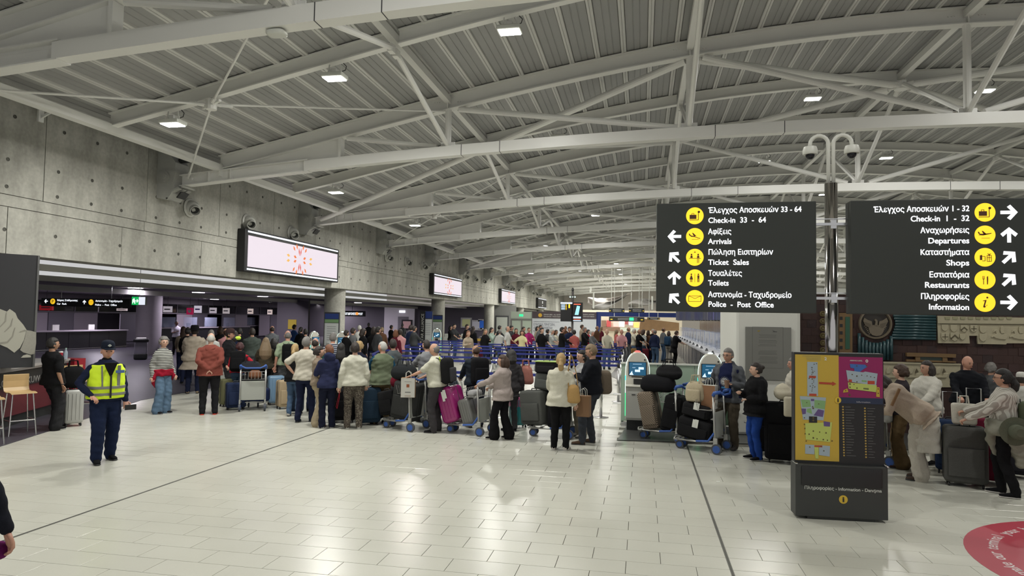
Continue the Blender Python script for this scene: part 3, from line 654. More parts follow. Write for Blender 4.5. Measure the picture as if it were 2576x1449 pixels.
for P, m_ in (([(218, 420), (300, 420), (297, 158), (218, 158)], LB), ([(185, 605), (340, 605), (360, 430), (160, 424)], LB), ([(180, 510), (246, 505), (238, 452), (168, 450)], LG), ([(270, 512), (350, 520), (356, 455), (272, 450)], LG),
              ([(172, 520), (208, 520), (206, 560), (180, 565)][::-1], PU), ([(265, 570), (335, 580), (345, 530), (300, 520)], PU), ([(212, 545), (255, 560), (245, 515), (215, 520)], LG), ([(230, 626), (292, 626), (292, 578), (230, 578)], M_BLACK),
              ([(205, 757), (388, 770), (405, 618), (200, 632)], LM), ([(342, 650), (388, 652), (390, 618), (340, 612)], PU), ([(200, 866), (270, 868), (270, 796), (200, 795)], LB), ([(305, 872), (385, 880), (388, 800), (305, 796)], LB), ([(278, 900), (300, 900), (302, 796), (268, 796)], LM),
              ([(245, 460), (270, 460), (270, 443), (245, 443)], PU), ([(232, 282), (284, 282), (284, 265), (232, 265)], RD), ([(232, 420), (288, 420), (288, 403), (232, 403)], RD), ([(270, 812), (330, 812), (330, 798), (270, 798)], RD),
              ([(308, 326), (408, 329), (408, 338), (438, 322), (408, 305), (408, 314), (308, 311)], RD),
              ([(575, 228), (612, 228), (640, 205), (672, 185), (655, 170), (540, 166), (545, 195), (572, 200)], BL), ([(525, 300), (735, 330), (747, 235), (655, 222), (640, 228), (512, 215)], LB), ([(530, 357), (735, 377), (740, 325), (525, 308)], LM),
              ([(530, 305), (555, 305), (555, 285), (530, 285)], RD), ([(672, 318), (725, 318), (725, 292), (672, 292)], RD), ([(628, 300), (665, 303), (665, 290), (628, 288)], LG), ([(488, 388), (528, 382), (520, 355), (492, 368)], Y_), ([(735, 412), (762, 414), (760, 340), (740, 338)], Y_), ([(640, 358), (680, 362), (680, 348), (640, 346)], mat('map olive', (.14, .15, .05), .5))):
    mp(P, 'map_area', m_, L2-.00006*len(ms.children), .0015)
dots = MB(); L3 = -.0095; rnd = random.Random(4)
for cx_, cy_, rr in [(262, 515, 7), (258, 502, 5), (232, 285, 5), (255, 290, 5), (270, 175, 4), (288, 170, 4), (262, 240, 4), (262, 588, 8), (262, 608, 8), (262, 690, 6), (310, 695, 5), (358, 700, 6), (262, 742, 7), (290, 748, 5), (337, 752, 6), (368, 756, 5), (403, 760, 6), (195, 590, 5), (195, 640, 5), (198, 672, 5), (200, 713, 5), (230, 715, 6), (208, 768, 5), (235, 813, 5), (341, 838, 5), (320, 805, 5), (557, 247, 5), (592, 258, 6), (628, 250, 4), (668, 255, 4), (695, 260, 4), (723, 265, 4), (592, 302, 5), (540, 320, 7), (592, 350, 6), (540, 345, 6), (570, 322, 4), (665, 178, 6), (592, 180, 5), (537, 404, 8), (508, 372, 5), (750, 352, 5), (750, 385, 5), (213, 472, 4), (304, 480, 4), (240, 345, 4), (275, 350, 4), (250, 200, 3), (272, 230, 3)]:
    x, z = mz(cx_, cy_); disc(dots, x, z, rr*.00135, L3, .001, 8)
for k in range(14): x, z = mz(250+rnd.random()*20, 200+k*14); rect(dots, x-.004, z-.003, x+.006, z+.003, L3, .001)
tag(dots.build('map_dots', mat('map brown', (.10, .07, .02), .5), ms), kind='stuff')
yl = MB(); gl = MB()
for cx_, y0_, y1_, wd in ((488, 497, 870, 70), (652, 503, 870, 60)):
    for k in range(19):
        yq = y0_+k*20.6
        x, z = mz(cx_+k*.35, yq); disc(yl, x, z, .0095, -.001, .001, 10)
        l_ = wd*(.45+.6*rnd.random()); a, b_ = mz(cx_+18+k*.35, yq), mz(cx_+18+l_+k*.35, yq)
        rect(gl, a[0], a[1]-.0022, b_[0], a[1]+.0022, -.001, .001)
tag(yl.build('list_dots', mat('list dot', (.4, .27, .06), .5), ms), kind='stuff'); tag(gl.build('list_lines', mat('list grey', (.14, .14, .14), .6), ms), kind='stuff')
for cx_, cy_, rr in ((449, 447, .034), (470, 1190, .045)):
    x, z = mz(cx_, cy_); yy_ = -.008 if cy_ < 900 else -.071
    b = MB(); disc(b, x, z, rr, yy_, .003, 28); b.build('info_disc', mat('info yellow', (.62, .42, .04), .4), ms)
    ftext('i', (x, yy_-.003, z-rr*.55), rr*.4, rr*1.7, M_BLACK, ms, 'CENTER', bold=.002)
x, z = mz(466, 1124); ftext('Πληροφορίες - Information - Danışma', (x, -.0725, z), .79, .05, M_WHITE, ms, 'CENTER')
x, z = mz(640, 462); ftext('Information', (x, -.005, z), .14, .025, mat('grey print', (.35, .35, .4), .5), ms, 'CENTER')
for s_, cx_, cy_, w_ in (('2', 358, 142, .024), ('0', 668, 152, .026)): x, z = mz(cx_, cy_); ftext(s_, (x, -.005, z), w_, .045, M_WHITE, ms, 'CENTER', bold=.001)
x, z = mz(588, 145); ftext('ARRIVALS LEVEL', (x, -.005, z), .13, .02, M_WHITE, ms, 'CENTER')
hb = MB()
for a, b_, c, d in ((180, 108, 320, 116), (210, 122, 320, 132), (215, 137, 322, 144)): p, q = mz(a, d), mz(c, b_); rect(hb, p[0], p[1], q[0], q[1], -.005, .001)
hb.build('heading_bars', mat('ochre print', (.38, .30, .08), .5), ms)
for x, s in ((.0, 0), (.935, 1)): MB().box((x, -.02, .6), (.02, .14, .01)).build('clip', M_CHROME, ms)

# ------------------------------------------------------------------ white pylon with the grey plaque, and the mural wall
py_ = MB().box((2.33, 14.7, 1.27), (1.17, 2.6, 2.54)).build('pylon_wall', mat('pylon off-white', (.70, .70, .65), .6), bevel=.06); tag(py_, 'off-white wall end carrying a grey metal plaque', kind='structure')
YP = 13.39
pq = [PY(u, v, YP) for u, v in ((1875, 822), (1990, 957))]
plq = MB().box(((pq[0].x+pq[1].x)/2, YP-.012, (pq[0].z+pq[1].z)/2), (pq[1].x-pq[0].x, .02, pq[0].z-pq[1].z)).build('plaque', mat('grey brushed plaque', (.22, .22, .20), .45, .2)); tag(plq, 'grey metal plaque engraved with faint lines on the off-white wall end', 'plaque')
pb = MB()
def PQ(zx, zy): p = PY(1640+zx*.15182, 740+zy*.15182, YP); return p.x, p.z
a, b_ = PQ(1660, 540), PQ(2172, 1232)
for (x0_, z0_, x1_, z1_) in ((a[0], a[1]-.004, b_[0], a[1]), (a[0], b_[1], b_[0], b_[1]+.004), (a[0], b_[1], a[0]+.004, a[1]), (b_[0]-.004, b_[1], b_[0], a[1])): rect(pb, x0_, z0_, x1_, z1_, YP-.022, .001)
for y in (670, 690, 712, 760, 776, 800, 830, 850, 935, 955, 975, 990, 1035, 1055, 1075, 1100, 1120, 1135):
    p, q = PQ(1755+rnd.random()*30, y), PQ(2050+rnd.random()*30, y); rect(pb, p[0], p[1]-.004, q[0], p[1], YP-.022, .001)
pl_ = pb.build('engraving', mat('engraved dark', (.08, .08, .075), .6)); pl_.parent = plq
gm = MB(); p = PQ(1765, 610); flat(gm, [(p[0]-.03, p[1]), (p[0]+.0, p[1]-.015), (p[0]+.035, p[1]+.012), (p[0]-.0, p[1]+.01)], YP-.022, .002); o = gm.build('emblem', mat('brass', (.4, .3, .06), .3, 1)); o.parent = plq
bd = MB(); p = PQ(2030, 610); flat(bd, [(p[0]-.05, p[1]+.02), (p[0]-.0, p[1]-.005), (p[0]+.05, p[1]-.01), (p[0]+.03, p[1]-.022), (p[0]-.04, p[1]-.02), (p[0]-.02, p[1]-.005)], YP-.022, .002); o = bd.build('emblem', mat('engraved dark', (.08, .08, .075), .6)); o.parent = plq
YM = 14.5
mw = MB().box((7.2, YM+.35, 1.36), (8.4, .5, 2.72)).build('wall_mural', mat('dark mortar', (.014, .009, .008), .9)); tag(mw, 'dark red block wall carrying the ceramic mural, on the right', kind='structure')
MB().box((7.2, YM+.33, 2.78), (8.6, .6, .12)).build('wall_cap', M_WHITE, mw)
BRK = [mat('brick %d' % i, c, .7, bump=.3, bscale=40) for i, c in enumerate([(.040, .017, .014), (.052, .022, .017), (.030, .015, .015), (.045, .02, .019)])]
bm_ = []
for i in range(4):
    q = MB().box((0, 0, 0), (.1745, .06, .1545)); me = q.mesh('brick'); me.materials.append(BRK[i]); bm_.append(me)
brest = MB(); nb = 0; rnd = random.Random(9)
cells = []
for j in range(18):
    for i in range(46):
        x = 3.1+.177*i+(.09 if j % 2 else 0); z = .08+j*.157
        if x > 11.2: continue
        vis = x < 7.8 and z > .9
        cells.append((not vis, -z if x < 4.4 else 0, x, z))
cells.sort()
for nv, _, x, z in cells:
    if nb < 298 and not nv:
        o = bpy.data.objects.new('brick', bm_[rnd.choice((0, 0, 1, 2, 3))]); COL.objects.link(o); o.parent = mw; o.location = (x, YM+.08-.012*rnd.random(), z); nb += 1
    else: brest.box((x, YM+.08-.012*rnd.random(), z), (.1745, .06, .1545))
tag(brest.build('brick_field', BRK[0], mw), kind='stuff')
def Q(u, v): p = PY(u, v, YM+.03); return p.x, p.z
def Q2(zx, zy): return Q(2000+zx*.12422, 740+zy*.12422)
def Q3(zx, zy): return Q(2276+zx*.12422, 780+zy*.12422)
def mur(P, name, m_, parent, f=Q2, d=.04, y=YM+.04, bev=0):
    b = MB(); flat(b, [f(*p) for p in P], y, d); o = b.build(name, m_, bevel=bev)
    if parent: o.parent = parent
    return o
M_CLAY = mat('ochre clay', (.17, .10, .04), .6, bump=.2, bscale=20); M_TEAL = mat('teal glazed clay', (.022, .06, .07), .3, bump=.3, bscale=14); M_BONE = mat('bone coloured relief clay', (.40, .36, .25), .6, bump=.25, bscale=16, var=.1); M_BRONZ = mat('bronze clay', (.16, .13, .09), .45, bump=.2, bscale=20)
# roundel with bird
rc = empty('ceramic_roundel', (0, 0, 0), 0, 'round bronze-coloured relief of a bird with raised wings, on the mural wall', 'relief')
cx_, cz_ = Q2(1622, 600); rr = (Q2(1962, 600)[0]-Q2(1282, 600)[0])/2
rc.location = (cx_, YM+.05, cz_)
tr = MB(); tr.lathe([(rr*.86, 0), (rr*.86, .05), (rr*.9, .07), (rr*.97, .065), (rr, .04), (rr, 0)], n=48, M=Euler((R_(90), 0, 0)).to_matrix().to_4x4()); tr.build('rim', M_BRONZ, rc, auto=True)
MB().lathe([(rr*.88, -.02), (rr*.88, .012), (0, .012)], n=40, M=Euler((R_(90), 0, 0)).to_matrix().to_4x4()).build('ground', mat('dark ceramic', (.03, .025, .022), .6), rc)
def rp(P, name='bird', d=.03, y=-.012):
    b = MB(); flat(b, [((x-1622)*rr/340, -(z-600)*rr/340) for x, z in P], y, d); return b.build(name, M_BRONZ, rc)
rp([(1510, 800), (1560, 850), (1640, 870), (1720, 855), (1770, 790), (1800, 700), (1850, 640), (1760, 640), (1640, 620), (1500, 640), (1480, 690)][::1], 'body')
rp([(1605, 640), (1660, 640), (1665, 560), (1655, 520), (1620, 488), (1600, 520), (1625, 560)], 'neck', .04)
for s in (1, -1):
    W0 = [(1500, 690), (1560, 640), (1545, 545), (1470, 520), (1395, 470), (1370, 540), (1400, 610), (1430, 650)]
    rp([(x if s > 0 else 3244-x, z) for x, z in W0][::s], 'wing', .035)
    for k in range(6):
        a = [(1385+k*16, 560+k*22), (1520, 600+k*8), (1520, 606+k*8), (1385+k*16, 568+k*22)]
        rp([(x if s > 0 else 3244-x, z) for x, z in a][::s], 'feather', .042)
    for k in range(6):
        bx, bz = 1400+k*18, 640+k*34
        a = [(bx, bz+30), (bx+34, bz+6), (bx+22, bz-8), (bx-8, bz+14)]
        rp([(x if s > 0 else 3244-x, z) for x, z in a][::s], 'leaf', .02)
# teal pipes
tp = empty('ceramic_pipes', (*Q2(2200, 650)[:1], YM+.03, Q2(2200, 650)[1]), 0, 'stack of horizontal teal ceramic pipes right of the bird relief', 'relief')
for k in range(9):
    (xa, za), (xb, zb) = Q2(1985+(10, 25, 45, 50, 40, 20, 0, -15, -40)[k]-20, 435+k*56+2), Q(2352, 796+k*7.1)
    z = (za+zb)/2; MB().tube([(xa-tp.location.x, -.03, z-tp.location.z), (xb-tp.location.x, -.03, z-tp.location.z)], .03, 10).build('pipe', M_TEAL, tp, True)
tv = empty('ceramic_pipes', (*Q2(1620, 1100)[:1], YM+.03, Q2(1620, 1100)[1]), 0, 'row of upright teal ceramic pipes under the bird relief', 'relief')
for k in range(10):
    x, z = Q2(1290+k*72, (790, 870, 930, 965, 980, 985, 975, 950, 915, 845)[k]); _, zb = Q2(1290, 1320)
    MB().tube([(x-tv.location.x, -.03, z-tv.location.z), (x-tv.location.x, -.03, zb-tv.location.z)], .03, 10).build('pipe', M_TEAL, tv, True)
# ochre ladder frame with green panel and column of round shells
fr = mur([(885, 1180), (1150, 1180), (1150, 380), (885, 380)], 'clay_ladder', M_CLAY, None, d=.05); tag(fr, 'ochre clay ladder frame with a green strip beside the steel pole', 'relief')
mur([(1005, 1110), (1095, 1110), (1095, 460), (1005, 460)], 'green_strip', mat('green glaze', (.02, .09, .05), .35, bump=.3), fr, d=.06)
for k in range(5): mur([(893, 520+k*148), (950, 520+k*148), (950, 455+k*148), (893, 455+k*148)], 'opening', M_BLACK, fr, d=.056)
for k in range(6):
    x, z = Q2(562, 400+k*147); o = MB().lathe([(.06, 0), (.06, .02), (.045, .035), (.03, .02), (.02, .035), (.008, .035)], n=18, M=Euler((R_(90), 0, 0)).to_matrix().to_4x4()).build('clay_shell', mat('shell clay', (.13, .10, .04), .6), auto=True, loc=(x, YM+.04, z)); tag(o, 'round clay shell on the brick wall, %s from the top of its column' % ORD[k], 'relief', 'clay shells left of the steel pole')
# upper frieze with shields and horses
f1 = mur([(660, 668), (1300, 675), (1285, 520), (1450, 520), (1465, 685), (2030, 695), (2045, 672), (2900, 672), (2900, 160), (2100, 150), (1500, 140), (720, 118), (635, 118)], 'shield_frieze', M_BONE, None, Q3, .05)
tag(f1, 'long cream relief frieze of shields and horse riders, high on the mural wall', 'relief')
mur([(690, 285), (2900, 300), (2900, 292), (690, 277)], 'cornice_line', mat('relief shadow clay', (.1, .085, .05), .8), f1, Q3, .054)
mur([(640, 268), (2900, 288), (2900, 160), (640, 128)], 'cornice', M_BONE, f1, Q3, .075)
for k in range(9): mur([(790+k*155, 190), (880+k*155, 192), (890+k*155, 140), (780+k*155, 138)], 'battlement', mat('green tinged clay', (.28, .27, .16), .6), f1, Q3, .085)
def shield(x, y, s, kind=0):
    P = [(x-72*s, y-70*s), (x+72*s, y-70*s), (x+72*s, y+10*s), (x+45*s, y+55*s), (x, y+78*s), (x-45*s, y+55*s), (x-72*s, y+10*s)][::-1]
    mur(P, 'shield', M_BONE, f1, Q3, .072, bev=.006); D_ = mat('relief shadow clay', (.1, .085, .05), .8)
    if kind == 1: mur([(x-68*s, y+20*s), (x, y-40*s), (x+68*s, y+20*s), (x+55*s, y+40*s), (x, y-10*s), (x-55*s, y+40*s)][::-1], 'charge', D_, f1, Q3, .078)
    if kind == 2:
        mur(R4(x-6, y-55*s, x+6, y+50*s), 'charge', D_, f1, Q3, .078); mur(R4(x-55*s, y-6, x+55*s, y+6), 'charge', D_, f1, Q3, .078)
for a in ((785, 360, .9, 0), (970, 370, 1, 0), (1175, 375, 1, 1), (1370, 375, 1.02, 2), (1560, 395, 1, 0), (790, 540, 1.1, 2), (985, 540, 1.2, 1), (1145, 545, .8, 0), (1560, 555, 1.1, 0)): shield(*a)
for k in range(3):
    x = 1830+k*370
    mur([(x-100, 560), (x-60, 545), (x-20, 570), (x+60, 590), (x+190, 600), (x+230, 520), (x+190, 480), (x+90, 480), (x+50, 430), (x+10, 385), (x-50, 400), (x-75, 460), (x-50, 450), (x-20, 430), (x-5, 480), (x-110, 535)], 'horse', M_BONE, f1, Q3, .07, bev=.008)
    mur([(x+90, 480), (x+160, 470), (x+130, 420), (x+150, 350), (x+120, 320), (x+75, 345), (x+70, 410)], 'rider', M_BONE, f1, Q3, .08, bev=.008)
# lower frieze with ships, wooden block above it
f2 = mur([(-620, 1560), (1100, 1560), (1110, 1095), (1080, 1085), (-620, 1040)], 'ship_frieze', M_BONE, None, Q3, .05); tag(f2, 'cream relief frieze of ships behind the queue on the right', 'relief')
mur([(-620, 1075), (1110, 1110), (1110, 1085), (-620, 1035)], 'cornice', M_BONE, f2, Q3, .07)
for x in (-300, 150, 700):
    mur([(x-250, 1300), (x-100, 1370), (x+120, 1370), (x+170, 1270), (x+60, 1270), (x+40, 1330), (x-100, 1320)], 'ship_hull', M_BONE, f2, Q3, .075, bev=.008)
    mur([(x-90, 1290), (x-20, 1290), (x+20, 1180), (x-20, 1140), (x-80, 1180), (x-100, 1240)], 'sail', M_BONE, f2, Q3, .075, bev=.01)
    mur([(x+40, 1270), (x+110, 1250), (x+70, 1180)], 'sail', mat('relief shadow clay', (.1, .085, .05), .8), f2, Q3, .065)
f3 = mur([(18, 935), (1000, 960), (1010, 890), (18, 860)], 'clay_lintel', M_CLAY, None, Q3, .08); tag(f3, 'ochre clay lintel block with a green panel above the ship frieze', 'relief')
mur([(18, 1040), (1015, 1065), (1015, 1035), (18, 995)], 'lintel_foot', M_CLAY, f3, Q3, .06); mur([(195, 1040), (290, 1042), (285, 930), (195, 925)], 'block', M_CLAY, f3, Q3, .07); mur([(740, 1055), (850, 1058), (830, 945), (740, 940)], 'block', M_CLAY, f3, Q3, .07)
mur([(290, 1040), (740, 1050), (740, 960), (290, 945)], 'green_panel', mat('dark green glaze', (.03, .05, .04), .4), f3, Q3, .05)

# ------------------------------------------------------------------ self-service kiosks and desk
M_KIOSK = mat('kiosk cream white', (.62, .60, .53), .4); M_GLOW = mat('green light strip', (.02, .9, .3), .4, emit=1.6, ecol=(.01, .85, .25)); M_GLOWW = mat('white light strip', (.8, 1, .95), .4, emit=1.4); M_REDL = mat('red beacon', (1, .1, .1), .4, emit=1.3, ecol=(1, .12, .1))
M_SCR = mat('kiosk screen blue', (.01, .04, .07), .2, emit=.55, ecol=(.03, .16, .3)); M_SCRW = mat('screen white', (.6, .8, 1), .3, emit=.9, ecol=(.6, .78, 1))
def kiosk(loc, rz, label, red=False, sc=1.):
    t = empty('check_in_kiosk', loc, rz, label, 'kiosk', 'self-service check-in kiosks')
    W_ = .228
    arch = [(-W_, .2), (W_, .2), (W_, 1.12)]+[(W_*math.cos(R_(a)), 1.12+.4*math.sin(R_(a))**.9) for a in range(12, 169, 12)]+[(-W_, 1.12)]
    b = MB(); flat(b, [(x, z) for x, z in arch if z > .84 or True], .16, .1); b.build('back_shell', M_KIOSK, t, bevel=.012)
    b = MB(); flat(b, [(-W_+.012, 1.0), (W_-.012, 1.0), (W_-.012, 1.12)]+[((W_-.012)*math.cos(R_(a)), 1.12+.385*math.sin(R_(a))**.9) for a in range(12, 169, 12)]+[(-W_+.012, 1.12)], .06, .05); b.build('screen_housing', M_KIOSK, t, bevel=.01)
    MB().box((0, -.06, .53), (.44, .36, .64)).build('cabinet', mat('kiosk grey', (.42, .42, .39), .45), t, bevel=.008)
    MB().box((0, -.1, .86), (.45, .34, .025)).build('shelf', M_KIOSK, t, bevel=.006)
    MB().box((0, .02, .1), (.4, .26, .2)).build('plinth', M_BLACK, t)
    MB().box((0, .002, 1.18), (.35, .014, .27)).build('screen_bezel', M_BLACK, t); MB().box((0, -.008, 1.18), (.32, .01, .25)).build('screen', M_SCR, t)
    w_ = MB(); flat(w_, [(-.16, 1.06), (-.075, 1.06), (-.095, 1.09), (-.105, 1.14)], -.013, .002); rect(w_, -.05, 1.12, .05, 1.165, -.013, .002); rect(w_, .02, 1.17, .12, 1.215, -.013, .002); rect(w_, -.1, 1.2, -.04, 1.206, -.013, .002); rect(w_, -.09, 1.27, .08, 1.275, -.013, .002)
    w_.build('screen_content', M_SCRW, t)
    MB().box((0, .03, 1.02), (.23, .04, .02)).box((-.0, -.02, .935), (.15, .04, .1)).build('reader_slots', M_BLACK, t)
    MB().box((0, .03, .94), (.42, .06, .14)).build('reader_panel', M_KIOSK, t)
    d_ = MB().box((0, -.245, .5), (.43, .012, .5)).build('door', mat('kiosk grey', (.42, .42, .39), .45), t, bevel=.004); MB().box((-.07, -.253, .7), (.07, .008, .014)).box((.17, -.253, .7), (.05, .008, .014)).build('door_slots', M_BLACK, d_)
    MB().cyl((.14, -.0, 1.36), (.14, -.012, 1.36), .016, 12).build('camera_eye', M_BLACK, t)
    for s in (-1, 1):
        g1 = [(s*(W_+.006), .04, .25), (s*(W_+.006), .04, .7)]; g2 = [(s*(W_+.006), .04, .7), (s*(W_+.006), .04, 1.12)]+[(s*(W_+.006)*math.cos(R_(a)), .04, 1.12+.405*math.sin(R_(a))**.9) for a in (12, 24, 36, 48, 60)]
        MB().tube(g1, .005, 6).build('light_strip', M_GLOW, t); MB().tube(g2, .004, 6).build('light_strip', M_GLOWW, t)
        MB().tube([(s*(W_+.007), .03, .95), (s*(W_+.007), .03, 1.04)], .008, 6).build('light_strip', mat('teal light strip', (.05, .8, .7), .4, emit=1.5, ecol=(.03, .75, .6)), t)
    if red: MB().ball((0, .08, 1.515), (.06, .04, .022), 14, 8).build('beacon', M_REDL, t, True)
    else: MB().ball((0, .08, 1.515), (.05, .04, .018), 14, 8).build('beacon', M_GLOWW, t, True)
    t.scale = (sc, sc, sc); return t
p1 = PY(1604, 900, 13.5); kiosk((p1.x, 13.5, .0), 0, 'cream check-in kiosk with a glowing red beacon, left end of the green desk', True)
p2 = PY(1788, 900, 13.5); kiosk((p2.x, 13.5, .0), 0, 'cream check-in kiosk half hidden behind the man with a coffee cup')
M_DESK = mat('pale green glass panel', (.36, .46, .37), .25, coat=.3)
dsk = empty('kiosk_desk', (.66, 13.85, 0), 0, 'pale green glass partition the two kiosks stand against', 'partition')
zt_ = PY(1700, 917, 13.8).z
xa_, xb_ = PY(1563, 950, 13.8).x-.66, 1.08
for i in range(3):
    w_ = (xb_-xa_)/3; MB().box((xa_+w_*(i+.5), 0, zt_/2+.05), (w_-.01, .05, zt_-.12)).build('glass_panel', M_DESK, dsk)
MB().box(((xa_+xb_)/2, 0, zt_), (xb_-xa_+.04, .1, .03)).build('top_cap', M_WHITE, dsk); MB().box((xa_+.02, .25, zt_/2), (.05, .5, zt_-.02)).build('end_panel', M_DESK, dsk); MB().box(((xa_+xb_)/2, 0, .045), (xb_-xa_, .12, .09)).build('skirting', M_CHROME, dsk)
for z in (.44, .62): MB().tube([(xa_, .05, z), (xa_-.16, .05, z), (xa_-.16, .2, z), (xa_, .2, z)], .013, 8).build('bumper_rail', M_CHROME, dsk)
rl = empty('low_rail', (2.3, 13.05, 0), 0, 'low steel crash rail in front of the off-white wall end', 'rail')
MB().tube([(-.45, 0, .3), (.5, 0, .3)], .018, 10).build('rail', M_CHROME, rl); [MB().cyl((x, 0, .012), (x, 0, .3), .014, 10).build('post', M_CHROME, rl) for x in (-.25, .3)]
for u, vt, H_, a, lab in ((862, 828, 1.56, 0, 'white kiosk beside the first concrete column, facing the camera'), (795, 827, 1.56, 45, 'white kiosk turned sideways with a bright green strip, behind the grey-haired man'), (1099, 822, 1.56, -12, 'white kiosk with a blue screen beside the second column')):
    Dd = {862: 26., 795: 26.2, 1099: 36.}[u]
    d = ray(u, 830); d = Vector((d.x, d.y, 0)).normalized()*Dd
    kiosk((d.x, d.y, .006 if d.x < -12 else 0), R_(a)+math.atan2(-d.x, d.y), lab)

# ------------------------------------------------------------------ check-in counters on the right island
ISX = 2.05
M_COUNT = mat('counter grey front', (.10, .10, .115), .35); M_CTOP = mat('counter top white', (.6, .6, .64), .3)
gl_m = mat('counter glass', (.55, .62, .8), .08, alpha=.28)
for k in range(15):
    Yc = 18.6+k*2.15
    c = empty('check_in_counter', (ISX+.5, Yc, .006), 0, 'grey check-in counter with glass screens, %s from the camera' % ORD[k], 'counter', 'check-in counters on the right island')
    MB().box((0, 0, .5), (.75, 1.9, 1.0)).build('body', M_COUNT, c)
    for s in (-.62, 0, .62): MB().box((-.385, s, .55), (.02, .5, .85)).build('front_panel', mat('counter panel', (.14, .14, .16), .25, .3), c)
    MB().box((-.02, 0, 1.03), (.86, 1.95, .05)).build('worktop', M_CTOP, c); MB().box((.35, 0, .93), (.5, 1.2, .03)).build('desk_shelf', M_CTOP, c)
    for s in (-.5, .45): MB().box((.12, s, 1.38), (.012, .78, .62)).build('glass_screen', gl_m, c)
    MB().box((.33, -.95, 1.38), (.42, .012, .62)).build('glass_screen', gl_m, c)
    MB().box((.3, .1, 1.25), (.06, .4, .28)).box((.3, .1, 1.1), (.05, .06, .1)).build('monitor', M_BLACK, c)
    MB().lathe([(.07, 0), (.05, .03), (.02, .1)], (-.25, .3, 1.055), 10).build('card_stand', M_DGREY, c)
    mo = empty('overhead_monitor', (ISX+.45, Yc, 2.15), R_(0), 'portrait monitor hanging above the %s check-in counter' % ORD[k], 'monitor', 'overhead monitors above the check-in counters')
    for s in (-.5, .5):
        MB().box((0, s, .38), (.08, .72, .76)).build('housing', M_BLACK, mo); MB().box((-.045, s, .38), (.01, .62, .68)).build('screen', mat(('violet screen', 'grey screen', 'blue screen')[k % 3], ((.1, .08, .25), (.25, .22, .2), (.08, .1, .25))[k % 3], .3, emit=.35, ecol=((.25, .22, .6), (.5, .45, .42), (.2, .25, .6))[k % 3]), mo)
        MB().box((-.0, s, .38), (.3, .02, .7)).build('side_blade', mat('monitor blade', (.25, .26, .33), .3, .5), mo)
    MB().cyl((.05, 0, .7), (.05, 0, 1.2), .02, 8).build('hanger', M_DGREY, mo)
bwl = MB().box((4.2, 34.5, 1.25), (.15, 33, 2.1)).build('island_back_wall', mat('slate blue grey cladding', (.10, .115, .16), .3, .4)); tag(bwl, 'slate grey clad wall behind the check-in counters', kind='structure')
for k in range(24): MB().box((4.115, 19+k*1.35, 1.35), (.02, 1.3, 1.75)).build('cladding_panel', mat('cladding %d' % (k % 3), ((.09, .10, .14), (.13, .14, .19), (.07, .07, .10))[k % 3], .25, .5), bwl)
rb = MB().box((2.55, 34.5, 3.4), (.1, 33, .12)).build('monitor_beam', M_DGREY); tag(rb, 'dark beam the overhead monitors hang from', 'beam')
pr_ = empty('printer', (2.65, 17.0, 1.0), 0, 'white twin-handled machine at the near end of the counters', 'machine'); MB().box((0, 0, .15), (.5, .4, .42)).build('body', M_WHITE, pr_, bevel=.03); [MB().cyl((x, 0, .36), (x, 0, .45), .05, 12).build('knob', M_WHITE, pr_) for x in (-.1, .12)]
ct = MB().box((2.8, 17.05, .5), (.9, .8, 1.0)).build('counter_end', M_WHITE, bevel=.02); tag(ct, 'white end block of the check-in counter row', 'counter')

# ------------------------------------------------------------------ far end: advertising wall, portal, boards
YA = 52.
def A(u, v, y=YA): p = PY(u, v, y); return p.x, p.z
aw = empty('advertising_wall', (*A(1420, 900)[:1], YA, 0), 0, 'white advertising wall with dark header and Greek lettering, far end', 'hoarding')
ox = aw.location.x
x0_, x1_ = A(1339, 800)[0]-ox, A(1500, 800)[0]-ox; zt = A(1400, 784)[1]; zb = A(1400, 801)[1]
MB().box(((x0_+x1_)/2, .1, zb/2), (x1_-x0_, .2, zb)).build('white_panel', mat('poster white', (.62, .64, .68), .5), aw); MB().box(((x0_+x1_)/2, .08, (zb+zt)/2), (x1_-x0_, .26, zt-zb)).build('header_band', mat('aubergine band', (.07, .05, .06), .5), aw)
d = MB(); disc(d, A(1359, 793)[0]-ox, A(1359, 793)[1], .15, -.055, .01, 20); d.build('plane_disc', mat('amber print', (.65, .38, .04), .5), aw)
M_INK = mat('navy ink', (.03, .04, .08), .6)
for s_, u, v, w_, sz in (('ΕΥΚΟΛΑ, ΓΡΗΓΟΡΑ,', 1342, 819, 54, .3), ('ΑΠΛΟΠΟΙΗΜΕΝΑ', 1342, 827.5, 48, .3), ('ΚΑΙ ΓΡΗΓΟΡΑ', 1342, 835.5, 40, .3)):
    a = A(u, v); b_ = A(u+w_, v); ftext(s_, (a[0]-ox, -.005, a[1]), b_[0]-a[0], .27, M_INK, aw)
a = A(1342, 810); b_ = A(1407, 810); ftext('ΨΗΦΙΑΚΗ ΕΞΥΠΗΡΕΤΗΣΗ ΕΠΙΒΑΤΩΝ ΣΤΟ ΚΙΝΗΤΟ', (a[0]-ox, -.005, a[1]), b_[0]-a[0], .08, M_INK, aw)
for v, s_ in ((792.5, 'DEPARTURES - ALL GATES'), (797.5, 'ΑΝΑΧΩΡΗΣΕΙΣ - ΠΥΛΕΣ ΕΞΟΔΟΥ')): a = A(1368, v); b_ = A(1411, v); ftext(s_, (a[0]-ox, -.055, a[1]), b_[0]-a[0], .12, M_WHITE, aw)
for v, s_ in ((792.5, 'BOARDING CARD READY'), (797.5, 'ETOIMH H KARTA EPIBIBASHS')): a = A(1467, v); b_ = A(1495, v); ftext(s_, (a[0]-ox, -.055, a[1]), b_[0]-a[0], .12, M_WHITE, aw)
gd = empty('glass_door', (A(1311, 850)[0], YA, 0), 0, 'pale green glass double door left of the advertising wall', 'door')
